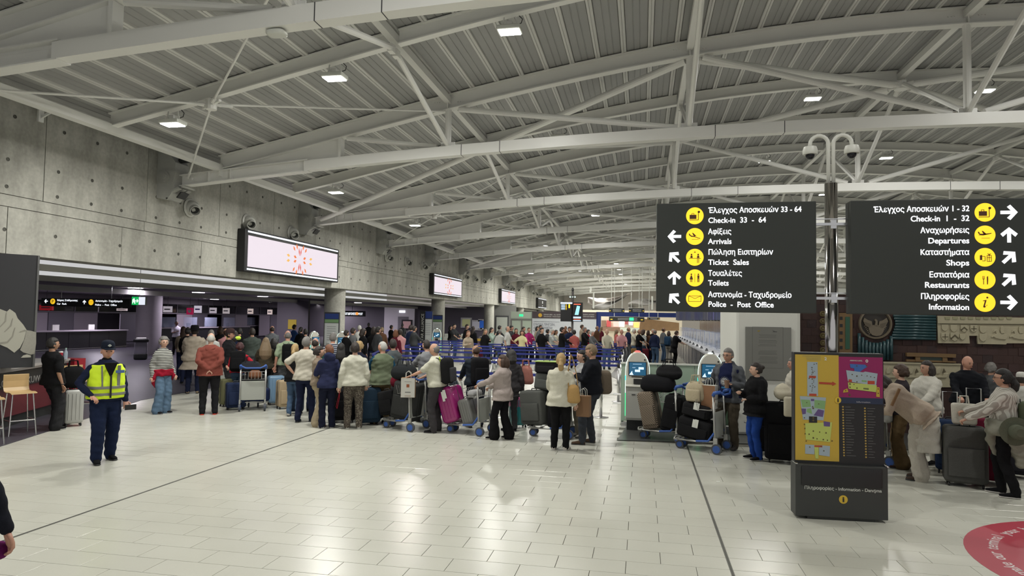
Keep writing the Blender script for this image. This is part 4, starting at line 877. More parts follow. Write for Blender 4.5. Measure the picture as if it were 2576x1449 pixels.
gx0, gx1 = A(1284, 850)[0]-gd.location.x, A(1339, 850)[0]-gd.location.x; gz = A(1310, 804)[1]
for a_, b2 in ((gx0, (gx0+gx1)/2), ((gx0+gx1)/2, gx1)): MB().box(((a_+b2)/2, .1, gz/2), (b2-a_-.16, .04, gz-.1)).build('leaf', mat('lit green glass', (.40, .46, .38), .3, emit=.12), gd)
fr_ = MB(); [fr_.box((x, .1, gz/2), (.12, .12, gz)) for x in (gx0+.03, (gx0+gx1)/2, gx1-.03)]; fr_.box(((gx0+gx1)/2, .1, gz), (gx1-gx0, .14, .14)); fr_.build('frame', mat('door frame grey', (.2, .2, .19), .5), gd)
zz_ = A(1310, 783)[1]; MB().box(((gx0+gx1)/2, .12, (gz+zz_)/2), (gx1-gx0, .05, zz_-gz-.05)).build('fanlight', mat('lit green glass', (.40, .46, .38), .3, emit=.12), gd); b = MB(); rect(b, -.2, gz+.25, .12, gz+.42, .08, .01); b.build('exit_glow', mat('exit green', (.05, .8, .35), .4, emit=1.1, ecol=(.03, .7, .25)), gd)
po = empty('blue_portal', (A(1590, 850)[0], YA+.5, 0), 0, 'deep blue portal frame right of the advertising wall', 'portal'); M_PBLUE = mat('portal blue', (.012, .03, .17), .5)
px0, px1 = A(1500, 800, YA+.5)[0]-po.location.x, A(1712, 800, YA+.5)[0]-po.location.x; pz1, pz0 = A(1590, 786, YA+.5)[1], A(1590, 797, YA+.5)[1]
MB().box(((px0+px1)/2, 0, (pz0+pz1)/2), (px1-px0, .5, pz1-pz0)).build('beam', M_PBLUE, po); MB().box((px0+.18, 0, pz0/2), (.36, .5, pz0)).build('jamb', M_PBLUE, po)
# shops behind the portal
YSH = 62.
sh = empty('duty_free_shop', (A(1580, 850, YSH)[0], YSH, 0), 0, 'brightly lit duty-free shop front seen through the blue portal', 'shop'); ox = sh.location.x
MB().box((0, .3, 1.5), (9.5, .2, 3.)).build('back_wall', mat('shop cream', (.7, .62, .48), .6, emit=.1), sh)
for u0, u1, v0, v1, c, e in ((1513, 1525, 806, 822, (.25, .15, .1), .1), (1526, 1537, 806, 822, (.5, .08, .08), .3), (1543, 1556, 808, 822, (.9, .45, .4), .7), (1557, 1571, 806, 822, (.95, .9, .9), .9), (1572, 1580, 806, 816, (.4, .1, .1), .3), (1582, 1592, 806, 818, (.6, .7, 1), .8), (1594, 1608, 811, 824, (1, .55, .15), .8), (1513, 1560, 824, 832, (.7, .62, .5), .5), (1560, 1610, 825, 833, (.55, .6, .5), .3)):
    a, b_ = A(u0, v1, YSH), A(u1, v0, YSH); q = MB(); q.box(((a[0]+b_[0])/2-ox, 0, (a[1]+b_[1])/2), (b_[0]-a[0], .2, b_[1]-a[1])); q.build('display_case', mat('shop light %d' % u0, c, .4, emit=e), sh)
wd = MB(); flat(wd, [A(1608, 832, 60), A(1708, 832, 60), A(1708, 812, 60), A(1612, 801, 60)], 60, .3); o = wd.build('timber_wall', mat('slatted timber', (.32, .19, .09), .5, var=.2, bscale=3)); tag(o, 'slanting slatted timber wall beyond the portal', 'wall panel')
for u0, u1, v0, v1, lab in ((1532, 1571, 776, 786, 'black exit direction sign above the blue portal, left one'), (1582, 1621, 776, 786, 'black exit direction sign above the blue portal, right one'), (1532, 1621, 798, 808, 'black sign with a green glow hanging inside the portal'), (1628, 1660, 799, 804, 'small black hanging sign at the right of the portal')):
    a, b_ = A(u0, v1, 50), A(u1, v0, 50); t = empty('direction_sign', ((a[0]+b_[0])/2, 50, a[1]), 0, lab, 'sign'); w_, h_ = b_[0]-a[0], b_[1]-a[1]
    MB().box((0, 0, h_/2), (w_, .12, h_)).build('panel', M_DARK, t); q = MB(); [rect(q, -w_*.25, h_*z, w_*.3, h_*(z+.1), -.062, .003) for z in (.3, .6)]; q.build('text_lines', mat('dim print', (.4, .4, .4), .5, emit=.1), t)
    q = MB(); rect(q, -w_*.46, h_*.35, -w_*.4, h_*.5, -.062, .003); rect(q, w_*.4, h_*.35, w_*.46, h_*.5, -.062, .003); q.build('arrow_marks', M_SIGNY, t)
    for hx in (-w_*.35, w_*.35): MB().cyl((hx, 0, h_), (hx, 0, 6.1-a[1]), .02, 6).build('hanger', M_WHITE, t)
    if 'glow' in lab: q = MB(); rect(q, w_*.08, h_*.2, w_*.2, h_*.85, -.07, .004); q.build('exit_light', mat('exit green', (.05, .8, .35), .4, emit=1.1, ecol=(.03, .7, .25)), t)
# information totem in the middle distance
YT = 36.; tx = PY(1440, 800, YT).x
tt = empty('display_totem', (tx, YT, 0), 0, 'tall pole with a flight board and a phone advert above the far crowd', 'display')
zz1 = PY(1440, 733, YT).z; MB().cyl((0, 0, 0), (0, 0, zz1), .06, 12).build('pole', mat('pole brown grey', (.09, .08, .08), .5), tt)
za, zb = PY(1440, 809, YT).z, PY(1440, 761, YT).z
wl_, wr_ = PY(1411, 800, YT).x-tx, PY(1466, 800, YT).x-tx
MB().box((wl_/2-.01, -.1, (za+zb)/2), (-wl_-.02, .16, zb-za)).build('flight_board', M_BLACK, tt); MB().box((wr_/2+.01, -.1, (za+zb)/2), (wr_-.02, .16, zb-za)).build('advert_screen', M_BLACK, tt)
q = MB(); rect(q, wl_, zb-.08, 0, zb, -.185, .004); [rect(q, wl_+.03, zb-.14-k*.05, wl_+.24, zb-.12-k*.05, -.185, .004) for k in range(6)]; q.build('board_text', M_SCRW, tt)
q = MB(); [rect(q, wl_+.27, zb-.14-k*.05, wl_+.33, zb-.12-k*.05, -.185, .004) for k in range(6)]; rect(q, -.2, zb-.3, -.12, zb-.1, -.185, .004); q.build('board_yellow', M_SIGNY, tt)
q = MB(); cxp = wr_/2; flat(q, [(cxp-.14, za+.36), (cxp+.06, za+.36), (cxp+.14, zb-.2), (cxp-.02, zb-.17)], -.185, .004); q.build('phone_picture', mat('phone cyan', (.3, .7, .9), .3, emit=.8, ecol=(.3, .65, .85)), tt)
q = MB(); [rect(q, .06, za+z, wr_-.08, za+z+.035, -.185, .004) for z in (.23, .18, .04)]; q.build('advert_text', M_SCRW, tt); q = MB(); rect(q, .08, zb-.12, wr_-.1, zb-.07, -.185, .004); rect(q, .08, za+.11, wr_-.1, za+.14, -.185, .004); q.build('advert_red', mat('advert red', (.8, .15, .08), .4, emit=.6), tt)
zq = PY(1440, 747, YT).z; MB().box((0, -.02, zq), (.37, .06, .12)).build('exit_box', mat('dark green', (.01, .06, .03), .5), tt)
q = MB(); rect(q, -.16, zq-.04, -.1, zq+.04, -.052, .004); rect(q, .1, zq-.04, .16, zq+.04, -.052, .004); arrow(q, 0, zq, .1, 180, -.052); q.build('exit_symbols', M_SIGNW, tt)
MB().lathe([(.02, .2), (.05, .16), (.07, .08), (.05, 0)], (0, 0, zz1), 12).build('dome_camera', M_DARK, tt)
# printed fabric drapes hanging under the far roof
M_DRP = mat('warm white fabric', (.42, .38, .35), .8); M_DRG = mat('printed grey fabric', (.2, .19, .175), .8, var=.3, bscale=1.5)
for i, (P, m_, y, lab) in enumerate((([(1478, 762), (1500, 771), (1530, 768), (1560, 752), (1590, 740)], M_DRP, 80, 'pale fabric drape sagging under the far roof'), ([(1488, 786), (1515, 784), (1540, 768), (1575, 745)], M_DRG, 78, 'grey printed fabric drape behind the flight board'), ([(1580, 776), (1610, 772), (1640, 765), (1672, 755)], M_DRG, 76, 'grey printed fabric drape above the portal, right'))):
    vs = []; fs = []
    N = 16
    for k in range(N+1):
        t_ = k/N*(len(P)-1); a_ = int(min(t_, len(P)-2)); f_ = t_-a_; u = P[a_][0]*(1-f_)+P[a_+1][0]*f_; v = P[a_][1]*(1-f_)+P[a_+1][1]*f_
        for j in range(7):
            q = PY(u, v-j*(2.4+1.2*math.sin(k*.35)), y); vs.append((q.x, y+.5*math.sin(k*.5+j*.9)+j*.15, q.z))
    for k in range(N):
        for j in range(6): a_ = k*7+j; fs.append((a_, a_+7, a_+8, a_+1))
    o = MB().add(vs, fs).build('fabric_drape', m_, smooth=True); sm = o.modifiers.new('s', 'SOLIDIFY'); sm.thickness = .05; tag(o, lab, 'drape')
for i, (u, v0, v1) in enumerate(((1486, 722, 736), (1493, 735, 776), (1641, 745, 779))):
    a, b_ = PY(u, v0, 60), PY(u, v1, 60); o = MB().cyl(a, b_, .07, 8).build('hanging_rod', M_WHITE); tag(o, 'thin white rod hanging from the far roof, %s from the left' % ORD[i], 'rod', 'rods hanging from the far roof')

# ------------------------------------------------------------------ left: counters, signs, bin, board, cafe
M_PURP = mat('lilac white panel', (.46, .41, .46), .5)
for yk, (Ya, Yb, X, lab) in enumerate(((27.2, 35.6, -30.6, 'long black service counter with a white top at the far left'), (41, 52, -32.8, 'black rental counter behind the waiting group'), (55.5, 63, -35.5, 'farther black rental counter with glass screens'))):
    c = empty('service_counter', (X-.35, (Ya+Yb)/2, .006), 0, lab, 'counter'); L_ = Yb-Ya
    MB().box((0, 0, .5), (.7, L_, 1.0)).build('body', M_DARK, c)
    for i in range(int(L_/1.4)): MB().box((.36, -L_/2+.7+i*1.4, .52), (.02, 1.37, .9)).build('front_panel', mat('counter black panel', (.018, .018, .02), .3), c)
    MB().box((.02, 0, 1.03), (.8, L_+.1, .06)).build('worktop', mat('lilac white top', (.55, .5, .55), .35), c); MB().box((.37, 0, .06), (.02, L_, .03)).build('kick_strip', M_CHROME, c)
    for i in range(int(L_/2.4)):
        y = -L_/2+1.2+i*2.4
        if yk: MB().box((.2, y, 1.45), (.015, 1.5, .7)).build('glass_screen', mat('counter glass', (.55, .62, .8), .08, alpha=.28), c)
        MB().box((-.1, y+.2, 1.22), (.05, .42, .3)).build('monitor', M_DGREY if yk else M_WHITE, c)
bk = empty('office_front', (-35.2, 42, 0), 0, 'row of lilac-lit office panels and dark windows behind the counters', 'office front')
for i in range(26):
    y = -16+i*1.9
    if y < -4 or i % 3 != 1: MB().box((0, y, 1.1), (.06, 1.82, 2.0)).build('panel', (M_PURP, M_PURP, mat('lilac grey panel', (.24, .22, .26), .5))[i % 3] if y < 0 else (mat('lilac grey panel', (.24, .22, .26), .5), M_PURP)[i % 2], bk)
    MB().box((.02, y, 2.45), (.05, 1.8, .68)).build('dark_window', mat('dark window glass', (.008, .008, .01), .08), bk); MB().box((.06, y+.95, 2.45), (.06, .05, .7)).build('mullion', mat('lilac mullion', (.2, .18, .2), .5), bk)
MB().box((.03, 6, 2.07), (.12, 48, .09)).build('rail', mat('lilac mullion', (.2, .18, .2), .5), bk); MB().box((.1, 6, 2.98), (.5, 48, .42)).build('bulkhead', mat('bulkhead lilac', (.2, .18, .2), .7), bk)
for i, (u, v, c, w_, h_, lab) in enumerate(((422, 778, (.55, .5, .55), 24, 15, 'white lit rental sign beside the lilac column'), (478, 783, (.35, .01, .06), 17, 17, 'dark red sign with a white heart'), (498, 778, (.75, .7, .8), 19, 18, 'white and violet rental sign'), (536, 781, (.55, .5, .55), 18, 14, 'white rental sign above the bald man'), (569, 782, (.5, .45, .45), 17, 14, 'white rental sign with a grey swoosh'), (630, 783, (.6, .5, .45), 14, 13, 'white and orange rental sign'), (679, 785, (.6, .5, .45), 12, 12, 'last white rental sign in the row'), (117, 774, (.25, .01, .015), 38, 13, 'dark red sign partly behind the wayfinding sign'), (307, 779, (.5, .42, .42), 28, 6, 'pale pink sign strip below the wayfinding sign'))):
    Yy = 40 if u > 400 else 30
    p = PY(u, v, Yy*1.0); s_ = (p-CP).dot(_fw)/FPX
    t = empty('rental_sign', (p.x, Yy, p.z), 0, lab, 'sign', 'small lit rental signs'); MB().box((0, 0, 0), (w_*s_, .1, h_*s_)).build('panel', mat('sign %d' % u, c, .5, emit=.55), t)
    if u == 478:
        q = MB(); flat(q, [(0, -.13), (.13, .0), (.12, .09), (.05, .1), (0, .05), (-.05, .1), (-.12, .09), (-.13, 0)], -.052, .004); q.build('heart', M_WHITE, t)
    else: q = MB(); rect(q, -w_*s_*.35, -h_*s_*.1, w_*s_*.35, h_*s_*.1, -.052, .004); q.build('logo_bar', mat('logo grey', (.1, .09, .1), .5) if u != 498 else mat('logo violet', (.15, .1, .4), .5), t)
    MB().cyl((0, 0, h_*s_/2), (0, 0, 3.19-p.z), .012, 6).build('hanger', M_DGREY, t)
# hanging wayfinding sign on the left
YW = 24.
a, b_ = PY(107, 770, YW), PY(329, 750, YW); W_, H_ = b_.x-a.x, .34; zc = (PY(220, 751, YW).z+PY(220, 772, YW).z)/2
ws = empty('hanging_sign', ((a.x+b_.x)/2, YW, zc-H_/2), 0, 'black lit wayfinding sign at the left, Car Park and Post Office', 'sign')
MB().box((0, 0, H_/2), (W_, .14, H_)).build('panel', M_DARK, ws)
def wz(zx, zy): p = PY(zx*.19410, 700+zy*.19410, YW); return p.x-ws.location.x, p.z-ws.location.z
for cx_, k in ((703, 'P'), (1198, 'm')):
    x, z = wz(cx_, 300 if k == 'P' else 312); d = MB(); disc(d, x, z, .118, -.071, .004, 28); d.build('symbol_disc', M_SIGNY, ws)
    if k == 'P': ftext('P', (x, -.077, z-.07), .09, .2, M_PICTO, ws, 'CENTER')
    else: picto('mail', x, z, .118, ws, -.075)
for cx_, cy_, an in ((617, 298, 180), (1112, 310, 90)): x, z = wz(cx_, cy_); q = MB(); arrow(q, x, z, .17, an, -.072); q.build('arrow', M_SIGNW, ws)
for s_, xa, xb, y in (('Χώρος Στάθμευσης', 758, 1025, 296), ('Car  Park', 755, 880, 342), ('Αστυνομία - Ταχυδρομείο', 1255, 1605, 305), ('Police  -  Post  Office', 1250, 1528, 355)):
    x, z = wz(xa, y); x2, _ = wz(xb, y); ftext(s_, (x, -.073, z), x2-x, .105, M_SIGNW, ws, bold=.001)
for x in (-1.2, 1.2): MB().cyl((x, 0, H_), (x, 0, 3.19-ws.location.z), .015, 6).build('hanger', M_CHROME, ws)
p = PY(351, 757, 23.); es = empty('exit_sign', (p.x, 23., p.z), 0, 'green and white lit exit sign with a running man beside the lilac column', 'sign')
MB().box((0, 0, 0), (.6, .1, .32)).build('box', M_WHITE, es); q = MB(); rect(q, -.3, -.16, .0, .16, -.051, .004); q.build('green_half', mat('exit green lit', (.02, .5, .15), .4, emit=.8, ecol=(.01, .55, .12)), es); q = MB(); rect(q, .01, -.15, .29, .15, -.051, .004); q.build('white_half', M_BAR, es)
q = MB(); arrow(q, -.07, 0, .14, 0, -.056); flat(q, [(-.27, -.12), (-.2, -.02), (-.17, -.12), (-.13, -.1), (-.16, .03), (-.19, .11), (-.27, .05)], -.056, .003); q.build('symbols', M_SIGNW, es); MB().cyl((0, 0, .16), (0, 0, 4.15-p.z), .012, 6).build('hanger', M_CHROME, es)
# litter bin
bn = empty('litter_bin', (-22.1, 26.6, .006), R_(38), 'lilac-white litter bin with black lid in front of the thick grey column', 'bin')
MB().sbox((0, 0, .15), (.55, .55, .3), .3).build('base', M_DARK, bn, True); MB().sbox((0, 0, .5), (.52, .52, .62), .25).build('body', mat('bin lilac', (.38, .36, .42), .5), bn, True); MB().sbox((0, 0, .86), (.62, .62, .14), .3).build('lid', M_BLACK, bn, True); MB().sbox((0, 0, .95), (.4, .4, .05), .3).build('liner', M_WHITE, bn, True)
# notice totems at the columns
def board(loc, w_, h_, z0_, parts, label, nm='notice_board'):
    t = empty(nm, loc, 0, label, 'notice board'); MB().box((0, 0, h_/2+z0_), (w_, .08, h_)).build('frame', M_DGREY, t)
    for a_, b2, c, m_ in parts: q = MB(); rect(q, -w_*.46, z0_+h_*a_, w_*.46, z0_+h_*b2, -.041, .004); q.build('panel', m_, t)
    if z0_ > .05: MB().box((0, 0, z0_/2), (.1, .06, z0_)).build('post', M_CHROME, t)
    q = MB()
    for k in range(7): rect(q, -w_*.3, z0_+h_*(.42+k*.045), w_*.3, z0_+h_*(.428+k*.045), -.046, .002)
    tag(q.build('print_lines', mat('print grey', (.2, .2, .22), .6), t), kind='stuff'); return t
Wp = mat('board white', (.6, .62, .6), .5, emit=.06); Gp = mat('board green', (.22, .38, .18), .5); Bp = mat('board blue', (.03, .06, .25), .5); Rp = mat('board red', (.3, .03, .04), .5)
p = PY(833, 900, 24.4); board((p.x, 24.4, 0), .62, 1.85, .4, ((.86, .97, 0, Bp), (.78, .85, 0, Gp), (.3, .77, 0, Wp), (.22, .29, 0, Rp), (.02, .2, 0, Wp)), 'blue, green and white notice board on the first concrete column')
p = PY(1099, 900, 38.6); board((p.x, 38.6, 0), .62, 1.85, .4, ((.86, .97, 0, Bp), (.78, .85, 0, Gp), (.3, .77, 0, Wp), (.22, .29, 0, Rp)), 'blue and green notice board on the second concrete column')
p = PY(1075, 900, 35.5); bt = board((p.x, 35.5, 0), .52, 2.25, .2, ((.82, .99, 0, Bp), (.0, .8, 0, Wp)), 'tall white list board with a blue header beside the black banner')
p = PY(1061, 900, 35.3); bb = empty('vertical_banner', (p.x, 35.3, 0), 0, 'tall narrow black banner with vertical white lettering', 'banner'); MB().box((0, 0, 1.25), (.3, .05, 2.4)).build('panel', M_BLACK, bb); MB().box((0, 0, .025), (.4, .3, .05)).build('foot', M_BLACK, bb)
o = text('STAR ALLIANCE', .22, M_WHITE, bb, Matrix.Translation((.08, -.03, .72)) @ Euler((R_(90), R_(-90), 0)).to_matrix().to_4x4())
yp = MB(); a = PY(733, 814, 40.); w_ = 24*40/1692; q = yp.box((0, 0, 0), (.58, .02, .62)).build('paper_notice', mat('yellow paper', (.5, .38, .04), .7), loc=(a.x, 40.105, a.z-.05)); tag(q, 'yellow paper notice on the grey wall left of the first column', 'notice')
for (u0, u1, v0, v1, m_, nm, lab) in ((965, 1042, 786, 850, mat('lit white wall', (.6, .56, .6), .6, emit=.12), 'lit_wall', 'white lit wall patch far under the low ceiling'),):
    a2, b2 = PY(u0, v1, 63.6), PY(u1, v0, 63.6); w3 = empty('service_doorway', ((a2.x+b2.x)/2, 63.7, .006), 0, 'white lit doorway wall at the far end of the dim queue', 'doorway')
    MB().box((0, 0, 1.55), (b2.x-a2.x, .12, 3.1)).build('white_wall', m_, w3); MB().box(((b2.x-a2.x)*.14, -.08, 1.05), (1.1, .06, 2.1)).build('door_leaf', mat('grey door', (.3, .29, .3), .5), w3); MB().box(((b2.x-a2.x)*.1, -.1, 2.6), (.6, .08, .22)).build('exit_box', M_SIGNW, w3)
bw2 = MB().box((-26.5, 64.1, 1.6), (27, .3, 3.2)); tag(bw2.build('wall_back_dim', M_LILAC), 'grey wall closing the dim queue area under the low ceiling', kind='structure')
for u, vv, c_, lab in ((1023, 817, (.5, .3, .3), 'small lit screen in a dark frame at the end of the dim queue'), (1170, 812, (.4, .42, .2), 'white framed map poster on the far grey wall'), (1196, 818, (.4, .4, .42), 'large white poster on the far grey wall'), (1214, 816, (.02, .12, .5), 'blue and white screen left of the third column')):
    p = PY(u, vv, 63.4); t = empty('wall_poster', (p.x, 63.5 if u < 1100 else 63.85, p.z), 0, lab, 'poster'); MB().box((0, 0, 0), (1.1, .1, 1.0)).build('frame', M_WHITE if u > 1100 else M_BLACK, t); MB().box((0, -.06, 0), (.8, .02, .7)).build('picture', mat('poster %d' % u, c_, .5, emit=.25), t)
dd_ = empty('service_door', (PY(1262, 850, 56).x, 56, 0), 0, 'grey framed service door right of the third column', 'door'); MB().box((0, .1, 1.6), (2.4, .1, 3.2)).build('wall_piece', mat('far grey wall', (.18, .18, .17), .7), dd_); MB().box((0, 0, 1.1), (.95, .06, 2.2)).build('door_leaf', mat('pale door', (.4, .42, .38), .4), dd_); MB().box((0, .03, 1.15), (1.15, .06, 2.35)).build('frame', M_DGREY, dd_)
o = MB().box((0, .12, 0), (2.2, .2, 3.15)).build('wall_block', M_LILAC, loc=(a.x, 40.1, 1.58)); tag(o, 'grey wall block carrying the yellow notice', kind='structure')
p = PY(893, 789, 58.); o = empty('shop_sign', (p.x, 58, p.z), 0, 'white lit shop lettering with an orange disc far under the low ceiling', 'sign'); ftext('ΤΑΧΥΔΡΟΜΕΙΟ    POST', (-1.15, 0, -.12), 1.9, .3, M_SIGNW, o, bold=.006); q = MB(); disc(q, .2, 0, .14, -.0, .02); q.build('orange_disc', mat('orange lit', (1, .4, .1), .5, emit=.9), o); MB().box((-.3, .06, 0), (2.6, .08, .5)).build('panel', M_DARK, o); MB().cyl((-.3, .06, .2), (-.3, .06, 3.2-p.z), .02, 6).build('hanger', M_DARK, o)
# bag-drop machines by the second column
for u, lab in ((1129, 'white bag-drop machine right of the second column'), (1171, 'white bag-drop machine with an open top, behind the blue belts')):
    p = FL(u, 888); t = empty('bag_drop_machine', (p.x, p.y, 0), R_(8), lab, 'machine')
    MB().box((0, 0, .5), (.62, .7, .95)).build('body', M_WHITE, t, bevel=.04); MB().box((0, .1, 1.05), (.6, .4, .18)).build('hood', M_WHITE, t, bevel=.05); MB().box((0, -.355, .72), (.44, .012, .03)).box((0, -.355, .6), (.44, .012, .03)).build('slots', M_DGREY, t)
p = FL(741, 893); t = empty('bag_drop_machine', (-11.4, 24.3, 0), R_(-30), 'white bag-drop machine behind the man in the mint T-shirt', 'machine'); MB().box((0, 0, .55), (.9, .8, 1.1)).build('body', M_WHITE, t, bevel=.06); MB().box((0, .15, 1.2), (.85, .45, .3)).build('hood', M_WHITE, t, bevel=.07); MB().box((.2, -.09, 1.22), (.3, .02, .16)).build('screen', M_SCR, t)
# dark board with the photograph print, cafe counter, stools
T = 3.12; p0, p1 = FL(0, 637, T), FL(98, 643, T); dv_ = (p1-p0); dv_.z = 0; dl = dv_.normalized(); ang = math.atan2(dl.y, dl.x)
bo = empty('poster_wall', (p1.x, p1.y, 0), ang, 'dark poster wall with a huge white sleeve and arm print, left edge', 'poster')
MB().box((-2.4, .08, (T+1.12)/2), (4.8, .15, T-1.12)).build('board', mat('charcoal print', (.028, .028, .032), .5), bo); MB().box((-.0, .08, (T+1.12)/2), (.03, .17, T-1.12)).build('edge', mat('grey edge', (.12, .12, .12), .4), bo)
def BW(zx, zy):   # point of the board plane seen in the photograph (0..500 x 700..980 crop)
    u, v = zx*.1941, 700+zy*.1941; r = ray(u, v); n_ = Vector((-dl.y, dl.x, 0)); t_ = (Vector((p1.x, p1.y, 0))-CP).dot(n_)/r.dot(n_); q = CP+r*t_; return (q-Vector((p1.x, p1.y, 0))).dot(dl), q.z
def bpoly(P, nm, m_, y): b = MB(); flat(b, [BW(*q) for q in P], y, .003); return b.build(nm, m_, bo)
bpoly([(-900, 900), (0, 860), (95, 900), (185, 965), (260, 900), (310, 800), (345, 670), (300, 600), (230, 520), (200, 450), (160, 420), (125, 398), (90, 432), (0, 398), (-900, 300)], 'sleeve_print', mat('print warm grey', (.40, .39, .33), .6), 0)
bpoly([(260, 930), (300, 960), (400, 990), (448, 980), (468, 840), (468, 700), (400, 680), (345, 672), (320, 780), (290, 860)], 'arm_print', mat('print arm grey', (.30, .29, .25), .6, var=.12), -.003)
for P in ([(-200, 880), (100, 840), (170, 760), (200, 640), (190, 640), (155, 750), (90, 820), (-200, 850)], [(60, 700), (150, 620), (170, 520), (160, 520), (135, 610), (55, 690)], [(250, 700), (330, 680), (345, 676), (320, 665), (260, 690)], [(0, 640), (80, 560), (90, 440), (80, 440), (65, 550), (0, 620)]): bpoly(P, 'fold_print', mat('print fold grey', (.27, .26, .22), .6), -.004)
bpoly([(270, 1030), (400, 1025), (400, 1000), (350, 985), (300, 1000)], 'cup_print', mat('print warm grey', (.40, .39, .33), .6), -.004)
cf = empty('cafe_counter', (0, 0, .006), 0, 'dark red and black cafe counter with a white top below the poster wall', 'counter')
cl_ = [(-10.2, 7.6), (-10.62, 8.7), (-11.05, 10.0), (-11.65, 11.4), (-12.1, 12.45)]
for (xa, ya), (xb, yb2) in zip(cl_[:-1], cl_[1:]):
    n_ = Vector((-(yb2-ya), xb-xa, 0)).normalized()
    def slab(nm, z0_, z1_, o0, o1, m_):
        b = MB(); P = [(xa, ya), (xb, yb2)]; q = [Vector((P[0][0], P[0][1], 0))+n_*o0, Vector((P[1][0], P[1][1], 0))+n_*o0, Vector((P[1][0], P[1][1], 0))+n_*o1, Vector((P[0][0], P[0][1], 0))+n_*o1]
        b.prism([(v.x, v.y) for v in q][::-1], z1_-z0_, Matrix.Translation((0, 0, z0_))); b.build(nm, m_, cf)
    slab('base', 0, .2, .12, .6, M_DARK); slab('red_panel', .2, .72, .06, .6, mat('cafe dark red', (.12, .012, .02), .35)); slab('black_fascia', .72, 1.02, .03, .6, M_BLACK); slab('top_edge', 1.02, 1.06, -.02, .65, mat('counter edge metal', (.4, .38, .38), .3, .7)); slab('worktop', 1.06, 1.11, -.03, .7, mat('cafe top', (.35, .33, .32), .3))
MB().box((-12.35, 12.75, .55), (.5, .3, 1.08)).build('end_panel', mat('cafe red', (.3, .015, .025), .4), cf)
u_, m0 = 'LONDON', mat('faint print', (.22, .21, .2), .6)
dd = Vector((-.43, 1.3, 0)).normalized(); ag = math.atan2(dd.y, dd.x)
o = text('WARSAW  LONDON  KUWAIT', .17, m0, cf, Matrix.Translation((-10.56, 8.9, .79)) @ Euler((R_(90), 0, ag)).to_matrix().to_4x4())
for nm, lab, (u, v), z, kind in (('paper_cup', 'red takeaway cup with white lid on the cafe counter', (139, 904), 1.12, 'cup'), ('water_bottle', 'clear plastic water bottle on the cafe counter', (152, 905), 1.12, 'bottle')):
    p = FL(u, v, z); t = empty(nm, (p.x-.12, p.y+.25, z-.004), 0, lab, kind)
    if kind == 'cup': MB().lathe([(.032, 0), (.042, .13), (.0, .13)], n=16).build('cup', mat('cup red', (.4, .01, .03), .5), t, auto=True); MB().lathe([(.044, .13), (.044, .145), (.036, .16), (0, .16)], n=16).build('lid', M_WHITE, t, auto=True)
    else: MB().lathe([(.035, 0), (.037, .12), (.03, .16), (.014, .2), (.014, .215)], n=16).build('bottle', mat('clear plastic', (.55, .65, .75), .1, alpha=.5), t, auto=True); MB().cyl((0, 0, .215), (0, 0, .235), .016, 12).build('cap', mat('pale green cap', (.4, .6, .5), .5), t)
pn = MB().sbox((0, 0, .05), (.3, .2, .1), .6).build('crumpled_bag', mat('crumpled white paper', (.5, .5, .48), .8, bump=1., bscale=20), smooth=True); p = FL(146, 909, 1.12); pn.location = (p.x-.2, p.y+.1, 1.116); tag(pn, 'crumpled white bag on the cafe counter end', 'bag')
M_PLY = mat('birch plywood', (.50, .34, .16), .4, var=.15, bscale=8)
def stool(loc, rz, label):
    t = empty('bar_stool', loc, rz, label, 'bar stool', 'plywood bar stools at the cafe counter')
    prof = [(.2, .70), (.1, .715), (-.05, .705), (-.15, .72), (-.19, .78), (-.205, .9), (-.2, 1.0)]
    rings = [[Vector((-.19, x, z)), Vector((.19, x, z)), Vector((.19, x-.004, z+.014)), Vector((-.19, x-.004, z+.014))] for x, z in prof]
    rings = [[Vector((q.x, -q.y, q.z)) for q in r][::-1] for r in rings]
    MB().loft(rings).build('seat_shell', M_PLY, t, bevel=.004)
    for sx in (-1, 1):
        for sy in (-1, 1): MB().tube([(sx*.15, sy*.13, .7), (sx*.2, sy*.19, 0)], .0125, 8).build('leg', M_CHROME, t)
        MB().tube([(sx*.185, -.17, .25), (sx*.185, .17, .25)], .009, 8).build('rail', M_CHROME, t)
    MB().tube([(-.185, -.17, .25), (.185, -.17, .25)], .012, 8).build('footrest', M_CHROME, t)
    return t
stool((-10.22, 9.0, .006), R_(60), 'plywood bar stool at the left edge, seat cut by the frame')
stool((-10.52, 9.85, .006), R_(65), 'plywood bar stool with its back turned, in front of the red counter')
stool((-11.3, 11.9, .006), R_(75), 'plywood bar stool behind the man in the black T-shirt')

# ------------------------------------------------------------------ queue barriers
def stanchion(loc, label, belts=()):
    t = empty('queue_post', loc, 0, label, 'barrier post', 'steel queue posts with blue belts')
    MB().lathe([(.17, 0), (.17, .008), (.05, .025), (.034, .03)], n=18).build('foot', M_CHROME, t, auto=True); MB().cyl((0, 0, .02), (0, 0, .9), .032, 12).build('post', M_CHROME, t, True); MB().cyl((0, 0, .88), (0, 0, .99), .037, 12).build('head', M_BLACK, t, True)
    for dx, dy in belts: MB().bar((0, 0, .935), (dx, dy, .935), .006, .06).build('belt', M_BLUEBELT, t)
    return t
rows = [(14.2, -4.6, -1.6), (17.9, -7.5, -.6), (19.6, -8.2, -.6), (22.4, -9., -.7), (24.9, -9.3, -.7), (27.4, -9.6, -.8), (29.8, -9.8, -.8), (32.2, -9.9, -.8), (34.2, -9.9, -.8)]
RN = ['nearest', 'second', 'third', 'fourth', 'fifth', 'sixth', 'seventh', 'eighth', 'last']
